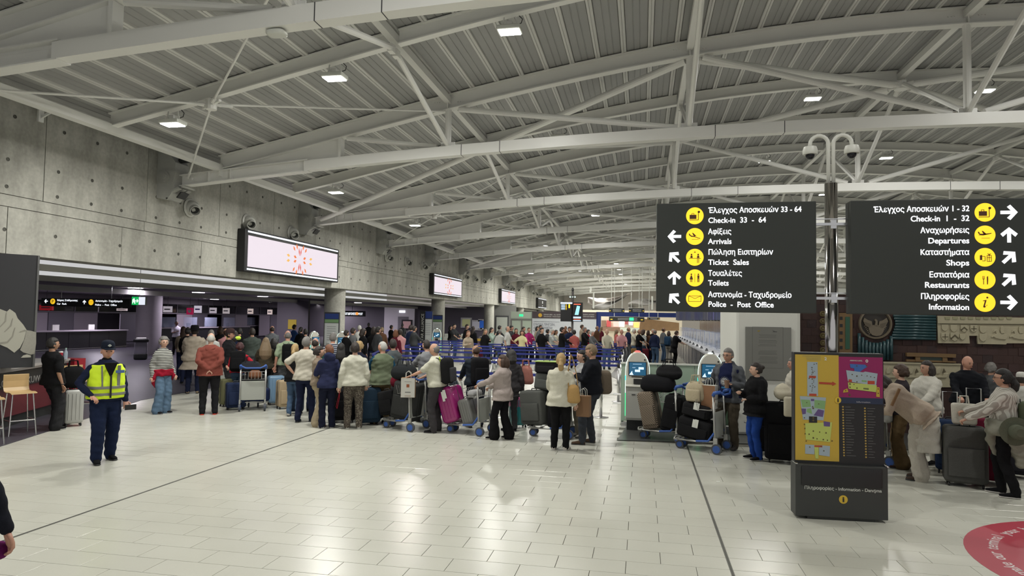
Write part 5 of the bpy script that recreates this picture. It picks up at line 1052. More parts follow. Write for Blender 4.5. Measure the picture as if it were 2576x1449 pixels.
for j, (Y, xa, xb) in enumerate(rows):
    n_ = max(2, int(round((xb-xa)/1.95))); st = (xb-xa)/n_
    for i in range(n_+1):
        bl = [(st, 0)] if i < n_ else []
        if i == n_ and j < len(rows)-1 and j % 2 == 1: bl.append((rows[j+1][2]-xb, rows[j+1][0]-Y))
        if i == 0 and j < len(rows)-1 and j % 2 == 0 and j > 0: bl.append((rows[j+1][1]-xa, rows[j+1][0]-Y))
        stanchion((xa+i*st, Y, .001), '%s post from the left in the %s row of blue-belt queue barriers' % (ORD[i], RN[j]), bl)
for i, (u, v) in enumerate(((1011, 918), (1031, 921), (1055, 916))): p = FL(u, v); stanchion((p.x, p.y, .001), 'queue post left of the black banner, %s from the left' % ORD[i], [(.9, .2)] if i < 2 else [])
p = PY(1512, 1000, 14.9); stanchion((p.x, 14.9, .001), 'queue post standing right behind the man in the black sweater')
# thick portal of the queue lane and orange cone
p = FL(1397, 901); o = MB().lathe([(.19, 0), (.19, .02), (.13, .03), (.03, .7), (0, .7)], n=20).build('traffic_cone', mat('orange cone', (.75, .2, .05), .5), loc=(p.x, p.y+1.2, .001)); tag(o, 'orange and white traffic cone among the blue belts', 'cone'); MB().lathe([(.105, .22), (.087, .36)], n=20).build('white_band', M_WHITE, o); MB().lathe([(.07, .48), (.052, .6)], n=20).build('white_band', M_WHITE, o)
p = FL(1588, 900); t = empty('queue_gate', (p.x, p.y-.2, 0), 0, 'white and blue gate panel at the right end of the belts', 'gate'); MB().box((0, 0, .72), (.5, .08, .9)).build('blue_panel', M_BLUEBELT, t); [MB().box((x, 0, .6), (.09, .1, 1.2)).build('upright', M_CHROME, t) for x in (-.25, .25)]
# red floor sticker
fc = FL(2620, 1390); a_ = FL(2427, 1378); rad = 0
sc_ = Vector((4.02, 5.72, 0)); pts_ = [FL(2427, 1378), FL(2560, 1312), FL(2500, 1440)]
def circ(p, q, r):
    A_ = np.array([[2*(q.x-p.x), 2*(q.y-p.y)], [2*(r.x-p.x), 2*(r.y-p.y)]]); B_ = np.array([q.x**2+q.y**2-p.x**2-p.y**2, r.x**2+r.y**2-p.x**2-p.y**2]); return np.linalg.solve(A_, B_)
cc = circ(*pts_); rad = math.hypot(cc[0]-pts_[0].x, cc[1]-pts_[0].y)
stk = MB().lathe([(rad, 0), (rad, .001), (0, .001)], n=72).build('floor_sticker', mat('sticker crimson', (.36, .02, .045), .5), loc=(cc[0], cc[1], .0008)); tag(stk, 'round crimson floor sticker with white lettering, bottom right corner', 'sticker')
msg = 'Take our terminal home'; msg = 'like our terminal your way'
st0 = R_(186); step = R_(2.9)
for i, ch in enumerate('make our terminal your home'):
    if ch == ' ': continue
    a_ = st0-i*step; r2 = rad*.835
    M = Matrix.Translation((r2*math.cos(a_), r2*math.sin(a_), .0012)) @ Euler((0, 0, a_-R_(90))).to_matrix().to_4x4()
    text(ch, .155, mat('sticker white', (.62, .56, .56), .5), stk, M, 'CENTER', .0003, 'letter', bold=.0015)

# small fittings
p = PY(685, 97, TK0-BAY-.1); o = MB().sbox((0, 0, 0), (.26, .2, .07), .6).build('ceiling_speaker', M_WHITE, loc=(p.x, TK0-BAY, CZ(p.x)-.045), smooth=True); tag(o, 'flat white speaker under the nearest truss chord', 'speaker')
p = FL(1801, 1213); o = MB().prism([(0, 0), (.05, .01), (.06, .05), (.01, .04)], .004).build('paper_scrap', M_WHITE, loc=(p.x, p.y, .001)); tag(o, 'tiny white paper scrap on the floor tiles left of the map stand', 'litter')
# ------------------------------------------------------------------ people
SKIN = {'f': (.54, .33, .24), 'm': (.48, .27, .185), 't': (.34, .185, .115), 'd': (.13, .065, .04), 'r': (.52, .27, .19)}
def skin(k): return mat('skin '+k, SKIN[k], .55, var=.06, bscale=6)
def cloth(c, name=None): return c if not isinstance(c, tuple) else mat(name or 'cloth %.3f %.3f %.3f' % c, c, .92, bump=.35, bscale=60, var=.12, spec=.12)
HAIRC = {'black': (.012, .010, .009), 'brown': (.045, .022, .012), 'dark': (.02, .013, .01), 'grey': (.16, .15, .14), 'white': (.42, .41, .38), 'blond': (.36, .24, .10), 'red': (.14, .05, .02), 'sand': (.20, .14, .08), 'maroon': (.05, .012, .014)}
def hairm(k): return mat('hair '+k, HAIRC[k], .6, bump=.6, bscale=70, var=.25)
JOBS = []
def job(parts, name, m_, parent, vox, fold=0., extra=None, seed=0, sm=3):
    me = parts.mesh(name); me.materials.append(m_); o = bpy.data.objects.new(name, me); COL.objects.link(o)
    if parent: o.parent = parent
    r = o.modifiers.new('r', 'REMESH'); r.mode = 'VOXEL'; r.voxel_size = vox
    s = o.modifiers.new('s', 'SMOOTH'); s.iterations = sm; s.factor = .6
    JOBS.append((o, fold, extra, seed)); return o

def head_mesh(mb, M, fem=False, coarse=False):
    """skull with brow, nose, lips, chin and ears; face towards local -Y, centre of the head at the origin"""
    n, m_ = (16, 12) if coarse else (28, 22)
    g = lambda a, b, s: math.exp(-((a-b)/s)**2)
    rings = []
    for k in range(m_+1):
        t = math.pi*min(max(k, .05), m_-.05)/m_; z = -math.cos(t); r = math.sin(t); ring = []
        for i in range(n):
            q = 2*math.pi*i/n; x = math.cos(q)*r; y = math.sin(q)*r
            X, Y, Z = x*.074, y*.095, z*.118
            if z < 0:                                   # jaw narrows, the back of the skull lifts
                w_ = 1-.30*(-z)**1.3; X *= w_
                if y > 0: Y *= 1-.45*(-z)
                else: Y *= 1-.06*(-z)
            if y < 0:
                fx = abs(x); fr = max(0, -y)
                Y -= .022*g(z, -.12, .14)*g(x, 0, .14)*(1 if z < .02 else .6)   # nose
                Y -= .006*g(z, .17, .10)*g(fx, .3, .3)*fr                        # brow
                Y += .010*g(z, .02, .10)*g(fx, .36, .16)*fr                      # eye sockets
                Y -= .006*g(z, -.45, .07)*g(x, 0, .25)*fr                        # lips
                Y -= .007*g(z, -.82, .18)*g(x, 0, .35)                           # chin
                X *= 1+.05*g(z, -.15, .25)
            ring.append(M @ Vector((X, Y, Z)))
        rings.append(ring)
    mb.loft(rings)
    for s in (-1, 1):
        mb.ball((s*.077, .008, -.012), (.010, .018, .031), 8, 6, M @ Matrix.Translation((0, 0, 0)))
def hair(kind, hm, M, parent, vox, big=1.):
    b = MB()
    def cap(r, c, cut, fac=.8, top=0):
        n, m_ = 26, 18; rings = []
        for k in range(m_+1):
            t = math.pi*min(max(k, .05), m_-.05)/m_; ring = []
            for i in range(n):
                q = 2*math.pi*i/n; x, y, z = math.sin(t)*math.cos(q), math.sin(t)*math.sin(q), -math.cos(t)
                s = 1.
                face = y < .15+cut[1] and z < cut[0] and abs(x) < .97
                low = z < -.55+cut[2]
                if face or low: s = fac
                if top and z > .45 and y < .55: s = fac
                if not (face or low) and not coarse_h: s *= 1+.012*math.sin(9*q+3*z)+.01*math.sin(17*q)
                ring.append(M @ Vector((c[0]+x*r[0]*s, c[1]+y*r[1]*s, c[2]+z*r[2]*s)))
            rings.append(ring)
        b.loft(rings)
    coarse_h = vox > .02
    if kind == 'bald': return None
    if kind in ('short', 'crop'): e = .004 if kind == 'crop' else .010; cap((.077+e, .098+e, .118+e), (0, .005, .006), (.42, -.12, .12), .84)
    elif kind == 'fringe': cap((.080, .101, .112), (0, .005, .0), (.42, -.12, .1), .84, top=1)
    elif kind in ('bob', 'bun', 'pony', 'clip', 'long', 'longbig'):
        cap((.090, .110, .130), (0, .010, .006), (.38, -.12, .0 if kind != 'bob' else -.1), .8)
        if kind == 'bob':
            for s in (-1, 1): b.cap_tube([M @ Vector(p) for p in ((s*.066, .03, .0), (s*.072, .03, -.08), (s*.062, .04, -.125))], [.04, .042, .028], 10)
            b.cap_tube([M @ Vector(p) for p in ((0, .075, 0), (0, .085, -.08), (0, .075, -.13))], [.07, .068, .05], 10)
        if kind == 'bun': b.ball((0, .115, .045), (.045, .04, .04), 12, 8, M)
        if kind == 'clip': b.ball((0, .10, .0), (.05, .035, .07), 12, 8, M); b.cap_tube([M @ Vector(p) for p in ((.0, .1, .05), (.01, .12, -.03))], [.03, .02], 8)
        if kind == 'pony':
            b.ball((0, .115, -.0), (.038, .03, .04), 10, 8, M); b.cap_tube([M @ Vector(p) for p in ((0, .12, -.01), (.004, .14, -.07), (-.004, .13, -.14), (.0, .115, -.19))], [.028, .048, .045, .02], 10)
        if kind == 'long': b.cap_tube([M @ Vector(p) for p in ((0, .06, 0), (0, .085, -.1), (0, .10, -.2), (0, .095, -.3), (0, .09, -.36))], [.08, .092, .095, .08, .045], 12, .5, side=tuple(M.to_3x3() @ Vector((1, 0, 0))))
        if kind == 'longbig': b.cap_tube([M @ Vector(p) for p in ((0, .055, .02), (0, .085, -.1), (0, .11, -.22), (0, .115, -.34), (0, .10, -.44))], [.09, .125, .15, .15, .09], 12, .55, side=tuple(M.to_3x3() @ Vector((1, 0, 0))))
    elif kind in ('curly', 'fluffy'):
        r = (.105, .122, .140) if kind == 'fluffy' else (.112, .125, .138); cap(r, (0, .018, .004), (.36, -.16, .05), .7)
        rnd_ = random.Random(3)
        for _ in range(26 if vox < .02 else 8):
            a_, e_ = rnd_.random()*2*math.pi, rnd_.uniform(-.4, 1.4)
            v = Vector((math.cos(a_)*math.cos(e_), math.sin(a_)*math.cos(e_), math.sin(e_)))
            if v.y < -.15 and v.z < .45: continue
            b.ball((v.x*.088, .02+v.y*.10, v.z*.118), .034, 8, 6, M)
        if kind == 'curly': b.cap_tube([M @ Vector(p) for p in ((0, .06, -.02), (0, .08, -.1), (0, .075, -.15))], [.09, .10, .06], 10)
    return job(b, 'hair', hm, parent, vox*.8, 0, None, 0, 1)
def ik(S, W, l1, l2, hint):
    d = W-S; L = d.length; mx = (l1+l2)*.985
    if L > mx: W = S+d*(mx/L); d = W-S; L = mx
    u = d.normalized(); a = (l1*l1-l2*l2+L*L)/(2*L); hgt = math.sqrt(max(0, l1*l1-a*a)); p = hint-u*hint.dot(u)
    p = p.normalized() if p.length > 1e-4 else Vector((0, 1, 0)); return S+u*a+p*hgt, W
# wrist targets (right arm; the left one mirrors), elbow hints: front is -Y
ARM = {'down': ((.235, .0, .86), (.3, .9, 0)), 'loose': ((.25, -.08, .88), (.3, .9, 0)), 'fwd': ((.2, -.42, 1.04), (.5, .3, -1)), 'far': ((.2, -.52, 1.08), (.5, .2, -1)), 'hip': ((.2, -.04, 1.02), (1, .5, 0)),
       'back': ((.03, .17, .98), (1, .6, 0)), 'hold': ((.07, -.27, 1.2), (.7, .2, -1)), 'belly': ((.10, -.2, 1.1), (.8, .4, -.5)), 'cross': ((-.06, -.2, 1.19), (.8, .2, -.8)), 'side': ((.42, -.16, 1.1), (.5, .4, -1)), 'reach': ((.36, -.42, 1.06), (.4, .3, -1)), 'face': ((.1, -.22, 1.38), (.6, .1, -1)), 'rail': ((.22, -.36, .98), (.6, .5, -1)), 'cup': ((.16, -.26, 1.15), (.5, .3, -1))}
def hand(mb, W, F, s, side, grip=.6):
    """palm and five fingers; W wrist, F forearm direction"""
    f = F.normalized(); a = f.cross(Vector((0, 0, 1))); a = a.normalized() if a.length > .2 else Vector((0, 1, 0)); nrm = a.cross(f).normalized()
    palm0 = W; palm1 = W+f*.085*s
    mb.cap_tube([palm0-f*.02*s, palm0+f*.03*s, palm1], [.024*s, .037*s, .040*s], 10, .5, side=a)
    for k, (off, L) in enumerate(((-.030, .066), (-.010, .076), (.011, .072), (.031, .056))):
        p0 = palm1-f*.012*s+a*off*s; c = nrm*-1; p1 = p0+f*L*.45*s+c*L*.12*grip*s; p2 = p1+(f*(1-grip)+c*grip).normalized()*L*.38*s; p3 = p2+(f*(.5-grip)+c).normalized()*L*.25*s
        mb.cap_tube([p0, p1, p2, p3], [.0095*s, .0088*s, .008*s, .007*s], 7)
    t0 = W+f*.025*s-a*.03*s*side; t1 = t0+(f*.6-a*side*.8).normalized()*.035*s; t2 = t1+(f-nrm*.5*grip).normalized()*.03*s
    mb.cap_tube([t0, t1, t2], [.013*s, .011*s, .009*s], 7)
def person(loc, H, facing_, label, top, bottom, shoes, sk='m', hr=('short', 'grey'), arms=('down', 'down'), build=1., fem=False, sleeve='long', leg=1., hem=.0, lean=0., turn=0., nod=0., step=(0, 0), near=True,
           name='person', group=None, flare=0., legw=1., sole=None, loose=0., belly=0., bent=0., top_name='top', bottom_name='trousers', extra=None, view=None, wr=None, foot_turn=0):
    """facing_ 0 = towards the camera, 90 = towards the right of the picture, 180 = away"""
    loc = Vector(loc); vd = math.atan2(-loc.x, loc.y)      # rz that makes local -Y look at the camera
    s = H/1.75; vox = .0125 if near else .026; k = s
    def V(x, y, z): return Vector((x*k, y*k, z*k))
    Lm = Matrix.Translation(V(0, 0, .93)) @ Matrix.Rotation(R_(lean), 4, 'X') @ Matrix.Translation(-V(0, 0, .93))
    w_ = build*(.93 if fem else 1.)
    # skeleton
    sh = [Lm @ V(sx*.166*w_, .01, 1.385) for sx in (-1, 1)]
    st = [step[0], step[1]]
    feet = [V(-.095*w_-.01, -st[0], .085), V(.095*w_+.01, -st[1], .085)]
    hips = [V(-.088*w_, 0, .93), V(.088*w_, 0, .93)]; knees = []
    for i in (0, 1):
        kn, fo = ik(hips[i], feet[i], .43*k, .425*k, Vector((0, -1, 0))); knees.append(kn); feet[i] = fo
    body = MB(); G = lambda p: Lm @ p
    def ringe(z, rx, ry, yo=0, n=18, e=0, M=None):
        return [(M or Lm) @ Vector(((rx+e)*math.copysign(abs(math.cos(q))**.85, math.cos(q)), (ry+e)*math.sin(q)+yo*1., z)) for q in (2*math.pi*i/n for i in range(n))]
    hw = .172*w_*(1.06 if fem else 1); ww = .145*w_*(1-.06*fem)+belly*.04; cw = .168*w_; bd = .115*build
    prof = [(.84, .11*w_, .09, 0), (.88, hw*.93, bd*.95, .008), (.96, hw, bd*1.03, .01), (1.08, ww, bd*.92+belly*.05, -.004-belly*.035), (1.16, ww*1.02, bd*.94+belly*.05, -.008-belly*.03), (1.30, cw, bd*1.03, -.004-(.012 if fem else 0)), (1.385, cw*1.05, bd*.88, .006), (1.43, .135*w_, bd*.72, .01), (1.465, .085*w_, bd*.56, .012), (1.50, .058, .056, .012)]
    def torso(mb, e, z0=.84, z1=1.5, fl=0., hemz=None):
        rr = [p for p in prof if z0 <= p[0] <= z1]
        if hemz is not None:
            rr = [p for p in prof if p[0] > hemz+.03]; b0 = np.array(prof); hx = [float(np.interp(hemz, b0[:, 0], b0[:, i])) for i in (1, 2, 3)]
            if hemz < .9: hx = [hw*.98, bd*.98, .008]
            rr = [(hemz, hx[0]+fl, hx[1]+fl*.8, hx[2])]+[(z, a+fl*max(0, (1.2-z)/(1.2-hemz))*.8, b_+fl*max(0, (1.2-z)/(1.2-hemz))*.6, c) for z, a, b_, c in rr]
        mb.loft([ringe(z*k, a*k, b_*k, c*k, e=e*k) for z, a, b_, c in rr])
    torso(body, -.004)
    Mh = Lm @ Matrix.Translation(V(0, -.014, 1.628)) @ Matrix.Rotation(R_(turn), 4, 'Z') @ Matrix.Rotation(R_(nod), 4, 'X') @ Matrix.Scale(k*1.045, 4)
    body.tube([G(V(0, .012, 1.44)), G(V(0, .006, 1.50)), Mh @ Vector((0, .02, -.06))], [.062*k, .053*k, .05*k], 12)
    wrists = []; elb = []; fd = []
    for i, sx in ((0, -1), (1, 1)):
        a = arms[i]; tgt, hint = ARM[a] if isinstance(a, str) else a
        if wr and wr[i] is not None: W = wr[i]
        else: W = V(tgt[0]*sx, tgt[1], tgt[2]); W = Lm @ W if a not in ('fwd', 'rail', 'far') and isinstance(a, str) else W
        if a == 'down' and build > 1: W.x *= build
        h_ = Vector((hint[0]*sx, hint[1], hint[2])); E_, W = ik(sh[i], W, .285*k, .262*k, h_)
        elb.append(E_); wrists.append(W); fd.append((W-E_).normalized())
        body.cap_tube([sh[i], sh[i].lerp(E_, .45), E_, E_.lerp(W, .35), W], [.047*k, .043*k, .036*k, .037*k, .025*k], 10)
    for i in (0, 1): body.cap_tube([hips[i], hips[i].lerp(knees[i], .5), knees[i], knees[i].lerp(feet[i], .35), feet[i]], [.085*k, .075*k, .054*k, .056*k, .036*k], 12)
    xb = MB(); head_mesh(xb, Mh, fem, not near)
    for i, sx in ((0, -1), (1, 1)):
        f_ = fd[i]; 
        if near: hand(xb, wrists[i], f_, k*(.94 if fem else 1.), sx, .75 if (arms[i] in ('fwd', 'far', 'hold', 'rail', 'cup')) else .35)
        else: xb.cap_tube([wrists[i], wrists[i]+f_*.09*k], [.03*k, .035*k], 6, .6)
    root = job(body, name, skin(sk), None, vox*1.1, 0, xb, 0)
    root.location = (loc.x, loc.y, loc.z); root.rotation_euler = (0, 0, vd+R_(facing_)); tag(root, label, 'person', group)
    # shoes
    hmm = cloth(shoes)
    for i in (0, 1):
        f = feet[i]; sh_ = MB(); ft = R_((-8 if i == 0 else 8)+foot_turn); cx, sx_ = math.cos(ft), math.sin(ft)
        ax = Vector((sx_*-1 if False else math.sin(-ft), -math.cos(ft), 0)) if False else Vector((math.sin(ft), -math.cos(ft), 0)); lat = Vector((math.cos(ft), math.sin(ft), 0))
        def P(a, z): return Vector((f.x, f.y, 0))+ax*a*k+Vector((0, 0, z*k))
        prf = [(-.052, .030, .052, .024), (-.04, .036, .075, .03), (0, .037, .075, .036), (.07, .041, .058, .042), (.13, .044, .042, .045), (.175, .034, .034, .036), (.19, .02, .028, .02)]
        rings = []
        for a_, rw, hh, _ in prf:
            c = P(a_, hh/2+.012); rings.append([c+lat*rw*k*math.copysign(abs(math.cos(q))**.7, math.cos(q))+Vector((0, 0, hh/2*k*math.copysign(abs(math.sin(q))**.7, math.sin(q)))) for q in (2*math.pi*j/12 for j in range(12))])
        sh_.loft(rings); sh_.cap_tube([P(-.01, .05), P(.0, .10)], [.038*k, .038*k], 10)
        so = sh_.build('shoe', hmm, root, True)
        sl = MB(); rings = []
        for a_, rw, hh, _ in prf: c = P(a_*1.03, .011); rings.append([c+lat*(rw+.004)*k*math.copysign(abs(math.cos(q))**.7, math.cos(q))+Vector((0, 0, .011*k*math.sin(q))) for q in (2*math.pi*j/10 for j in range(10))])
        sl.loft(rings).build('sole', cloth(sole) if sole else mat('dark sole', (.03, .03, .03), .7), so, True)
    # trousers
    if bottom is not None:
        tb = MB(); tb.loft([ringe(z*k, a*k, b_*k, c*k, e=.012*k) for z, a, b_, c in [(.80, hw*.8, bd*.8, .01), (.87, hw*.98, bd*.98, .01), (.93, hw*.97, bd*.98, .008), (.975, hw*.88, bd*.9, .0)]])
        za = .12 if leg >= 1 else .93-.85*leg
        for i in (0, 1):
            an = feet[i]+V(0, 0, .0) if leg >= 1 else hips[i].lerp(feet[i], leg)
            an2 = an+V(0, 0, -.028) if leg >= 1 else an
            tb.cap_tube([hips[i]+V(0, 0, -.01), hips[i].lerp(knees[i], .5), knees[i], knees[i].lerp(feet[i], .5), an, an2], [(.098)*k*build**.5, .092*k*legw**.5*build**.5, .074*k*legw, (.068+flare*.4)*k*legw, (.060+flare)*k*legw, (.058+flare)*k*legw], 12)
        job(tb, bottom_name, cloth(bottom), root, vox, .005 if near else 0, None, 3)
    # top
    hz = .90-hem
    tp_ = MB(); torso(tp_, .02+loose*.6, fl=loose+.01, hemz=hz)
    tp_.ball(tuple(V(0, .014, 1.445)), (.095*w_*k, .066*k, .04*k), 12, 6, Lm)
    for i in (0, 1):
        lm = {'long': 1., 'three': .72, 'short': .0, 'none': None}[sleeve]
        S_2 = sh[i]; E_ = elb[i]; W = wrists[i]; r0 = .054+loose*.4
        if lm is None: continue
        if sleeve == 'short': tp_.cap_tube([S_2, S_2.lerp(E_, .45), S_2.lerp(E_, .78)], [r0*k, (.060+loose*.4)*k, (.064+loose*.5)*k], 12)
        else: tp_.cap_tube([S_2, S_2.lerp(E_, .5), E_, E_.lerp(W, .5*lm), E_.lerp(W, lm*.97)], [r0*k, (.058+loose*.4)*k, (.053+loose*.4)*k, (.047+loose*.4)*k, (.040+loose*.4)*k], 12)
    t_o = job(tp_, top_name, cloth(top), root, vox, .0055 if near else 0, None, 1)
    hair_o = hair(hr[0], hairm(hr[1]), Mh, root, vox)
    ctx = dict(root=root, k=k, Lm=Lm, Mh=Mh, wr=wrists, el=elb, fd=fd, top=t_o, hair=hair_o, prof=prof, ringe=ringe, V=V, w=w_, hw=hw, bd=bd, sh=sh, vox=vox, hips=hips, knees=knees, feet=feet)
    if near and (abs(((facing_+turn+180) % 360)-180) < 115):
        for sx in (-1, 1):
            MB().ball((sx*.029, -.0885, .004), (.012, .006, .006), 10, 6, Mh).build('eye', mat('eye dark', (.03, .02, .015), .2), root, True)
            MB().bar(Mh @ Vector((sx*.014, -.0985, .024)), Mh @ Vector((sx*.046, -.088, .026)), .004*k, .005*k).build('eyebrow', hairm('dark' if hr[1] in ('black', 'dark', 'brown') else 'grey'), root)
        MB().ball((0, -.0975, -.053), (.021, .006, .006), 10, 6, Mh).build('lips', mat('lips '+sk, tuple(c*f for c, f in zip(SKIN[sk], (.85, .55, .55))), .5), root, True)
    return ctx
def glasses(c, m_=None):
    Mh = c['Mh']; b = MB()
    for sx in (-1, 1):
        b.tube([Mh @ Vector((sx*.032+.024*math.cos(R_(a)), -.106, .004+.017*math.sin(R_(a)))) for a in range(0, 361, 40)], .0018, 5); b.tube([Mh @ Vector((sx*.056, -.1, .008)), Mh @ Vector((sx*.078, .0, .004))], .002, 5)
    b.build('glasses', m_ or M_BLACK, c['root'])
def attach(c, o): o.parent = None; o.matrix_world = Matrix.Translation(c['root'].location) @ c['root'].rotation_euler.to_matrix().to_4x4() @ o.matrix_local; return o
def wpos(c, p): return Matrix.Translation(c['root'].location) @ c['root'].rotation_euler.to_matrix().to_4x4() @ Vector(p)
def backpack(c, label, col, col2=None, size=1., low=0.):
    k = c['k']; s_ = size
    e = empty('backpack', (0, 0, 0), 0, label, 'backpack'); M = c['Lm'] @ Matrix.Translation((0, (.115+c['bd']*.9)*k, (1.2-low)*k))
    e.matrix_world = Matrix.Translation(c['root'].location) @ c['root'].rotation_euler.to_matrix().to_4x4() @ M
    b = MB(); b.sbox((0, .0, 0), (.31*s_, .18*s_, .46*s_), .5, 8, 24); b.build('main_bag', cloth(col), e, True)
    b = MB(); b.sbox((0, .1*s_, -.07*s_), (.24*s_, .07, .25*s_), .5, 6, 20); b.build('front_pocket', cloth(col2 or col), e, True)
    for sx in (-1, 1):
        b = MB(); b.tube([(sx*.09, -.08, .2*s_), (sx*.1, -.16, .25), (sx*.115, -.29, .2), (sx*.12, -.30, .02), (sx*.13, -.2, -.12), (sx*.12, -.06, -.19*s_)], .02, 6, .35, side=(1, 0, 0)); b.build('strap', cloth(col), e, True)
    MB().tube([(-.03, -.05, .22*s_), (0, -.05, .26*s_), (.03, -.05, .22*s_)], .007, 6).build('grab_loop', M_BLACK, e)
    return e
# ------------------------------------------------------------------ luggage and trolleys
def hz(u): return 805.5-.0163*(1615-u)
def N(u, vf, vh):
    """floor point and height of somebody whose shoes and crown are seen at these heights"""
    p = FL(u, vf); r = ray(u, vh); t_ = math.hypot(p.x, p.y)/math.hypot(r.x, r.y); return p, (CP+r*t_).z
def place(t, p, rz, M=None):
    t.location = p; t.rotation_euler = (0, 0, rz)
def view_rz(p, facing_): return math.atan2(-p[0], p[1])+R_(facing_)
def suitcase(loc, rz, dims, col, label, kind='soft', tilt=(0, 0), handle=False, group=None, tagw=False, extra=None, wheels=True, name='suitcase'):
    w_, d_, h_ = dims; t = empty(name, loc, 0, label, 'bag' if name != 'suitcase' else 'suitcase', group); t.rotation_euler = (R_(tilt[0]), R_(tilt[1]), rz)
    m_ = cloth(col) if kind == 'soft' else (col if not isinstance(col, tuple) else mat('shell %.3f %.3f %.3f' % col, col, .3, coat=.3))
    zb = .05 if wheels else 0
    MB().sbox((0, 0, zb+h_/2), (w_, d_, h_), .22 if kind == 'soft' else .28, 8, 28).build('shell', m_, t, True)
    if kind == 'soft': MB().sbox((0, -d_/2-.012, zb+h_*.38), (w_*.8, .04, h_*.5), .2, 5, 20).build('front_pocket', m_, t, True)
    else:
        for k in range(4): MB().box(((-.3+.2*k)*w_, -d_/2-.002, zb+h_/2), (.018, .012, h_*.78)).build('rib', m_, t, bevel=.004)
    zp = MB(); n = 30
    zp.tube([((w_/2+.003)*math.copysign(abs(math.cos(q))**.25, math.cos(q)), 0, zb+h_/2+(h_/2+.003)*math.copysign(abs(math.sin(q))**.25, math.sin(q))) for q in (2*math.pi*k/n for k in range(n+1))], .006, 5); zp.build('zip', M_BLACK if kind == 'soft' else M_DGREY, t)
    MB().tube([(-.06, 0, zb+h_), (-.05, 0, zb+h_+.03), (.05, 0, zb+h_+.03), (.06, 0, zb+h_)], .01, 6).build('top_handle', M_BLACK, t)
    if wheels:
        for sx in (-1, 1):
            for sy in (-1, 1): MB().cyl((sx*w_*.38-.012, sy*d_*.3, .026), (sx*w_*.38+.012, sy*d_*.3, .026), .026, 10).build('wheel', M_BLACK, t, True)
    if handle: hh = h_+.42 if handle is True else handle; MB().tube([(-.09, d_*.3, zb+h_-.02), (-.09, d_*.3, hh), (.09, d_*.3, hh), (.09, d_*.3, zb+h_-.02)], .009, 6).build('pull_handle', M_CHROME, t)
    if tagw: MB().box((.04, -d_/2-.02, zb+h_*.8), (.06, .004, .16)).box((.0, -d_/2-.022, zb+h_*.75), (.05, .004, .18)).build('luggage_tag', M_WHITE, t)
    return t
def softbag(loc, rz, dims, col, label, tilt=(0, 0), e=.6, name='bag', cat='bag', straps=True, taper=.15):
    t = empty(name, loc, 0, label, cat); t.rotation_euler = (R_(tilt[0]), R_(tilt[1]), rz); w_, d_, h_ = dims
    MB().sbox((0, 0, h_/2), dims, e, 9, 26, taper=taper).build('bag_body', cloth(col), t, True)
    if straps:
        for sy in (-1, 1): MB().tube([(-w_*.22, sy*d_*.25, h_*.8), (-w_*.15, sy*d_*.2, h_+.10), (w_*.15, sy*d_*.2, h_+.10), (w_*.22, sy*d_*.25, h_*.8)], .009, 6).build('strap', cloth(col), t)
    return t
def paperbag(loc, rz, dims, col, side_col, label, prints=None):
    w_, d_, h_ = dims; t = empty('paper_bag', loc, rz, label, 'bag')
    b = MB(); b.box((0, 0, h_/2), dims).build('bag_body', side_col, t, bevel=.004); MB().box((0, -d_/2-.001, h_/2), (w_*.98, .003, h_*.98)).build('front_face', col, t)
    for sy in (-1, 1): MB().tube([(-w_*.2, sy*d_*.4, h_-.01), (-w_*.17, sy*d_*.4, h_+.09), (0, sy*d_*.4, h_+.125), (w_*.17, sy*d_*.4, h_+.09), (w_*.2, sy*d_*.4, h_-.01)], .004, 6).build('cord_handle', M_WHITE, t)
    for (x0_, z0_, x1_, z1_, m_) in (prints or []): q = MB(); rect(q, x0_*w_, z0_*h_, x1_*w_, z1_*h_, -d_/2-.003, .002); q.build('print', m_, t)
    return t
M_ALU = mat('trolley aluminium', (.42, .42, .40), .35, .7); M_TPAN = mat('trolley grey panel', (.33, .34, .31), .5); M_TYRE = mat('grey tyre', (.06, .065, .075), .6)
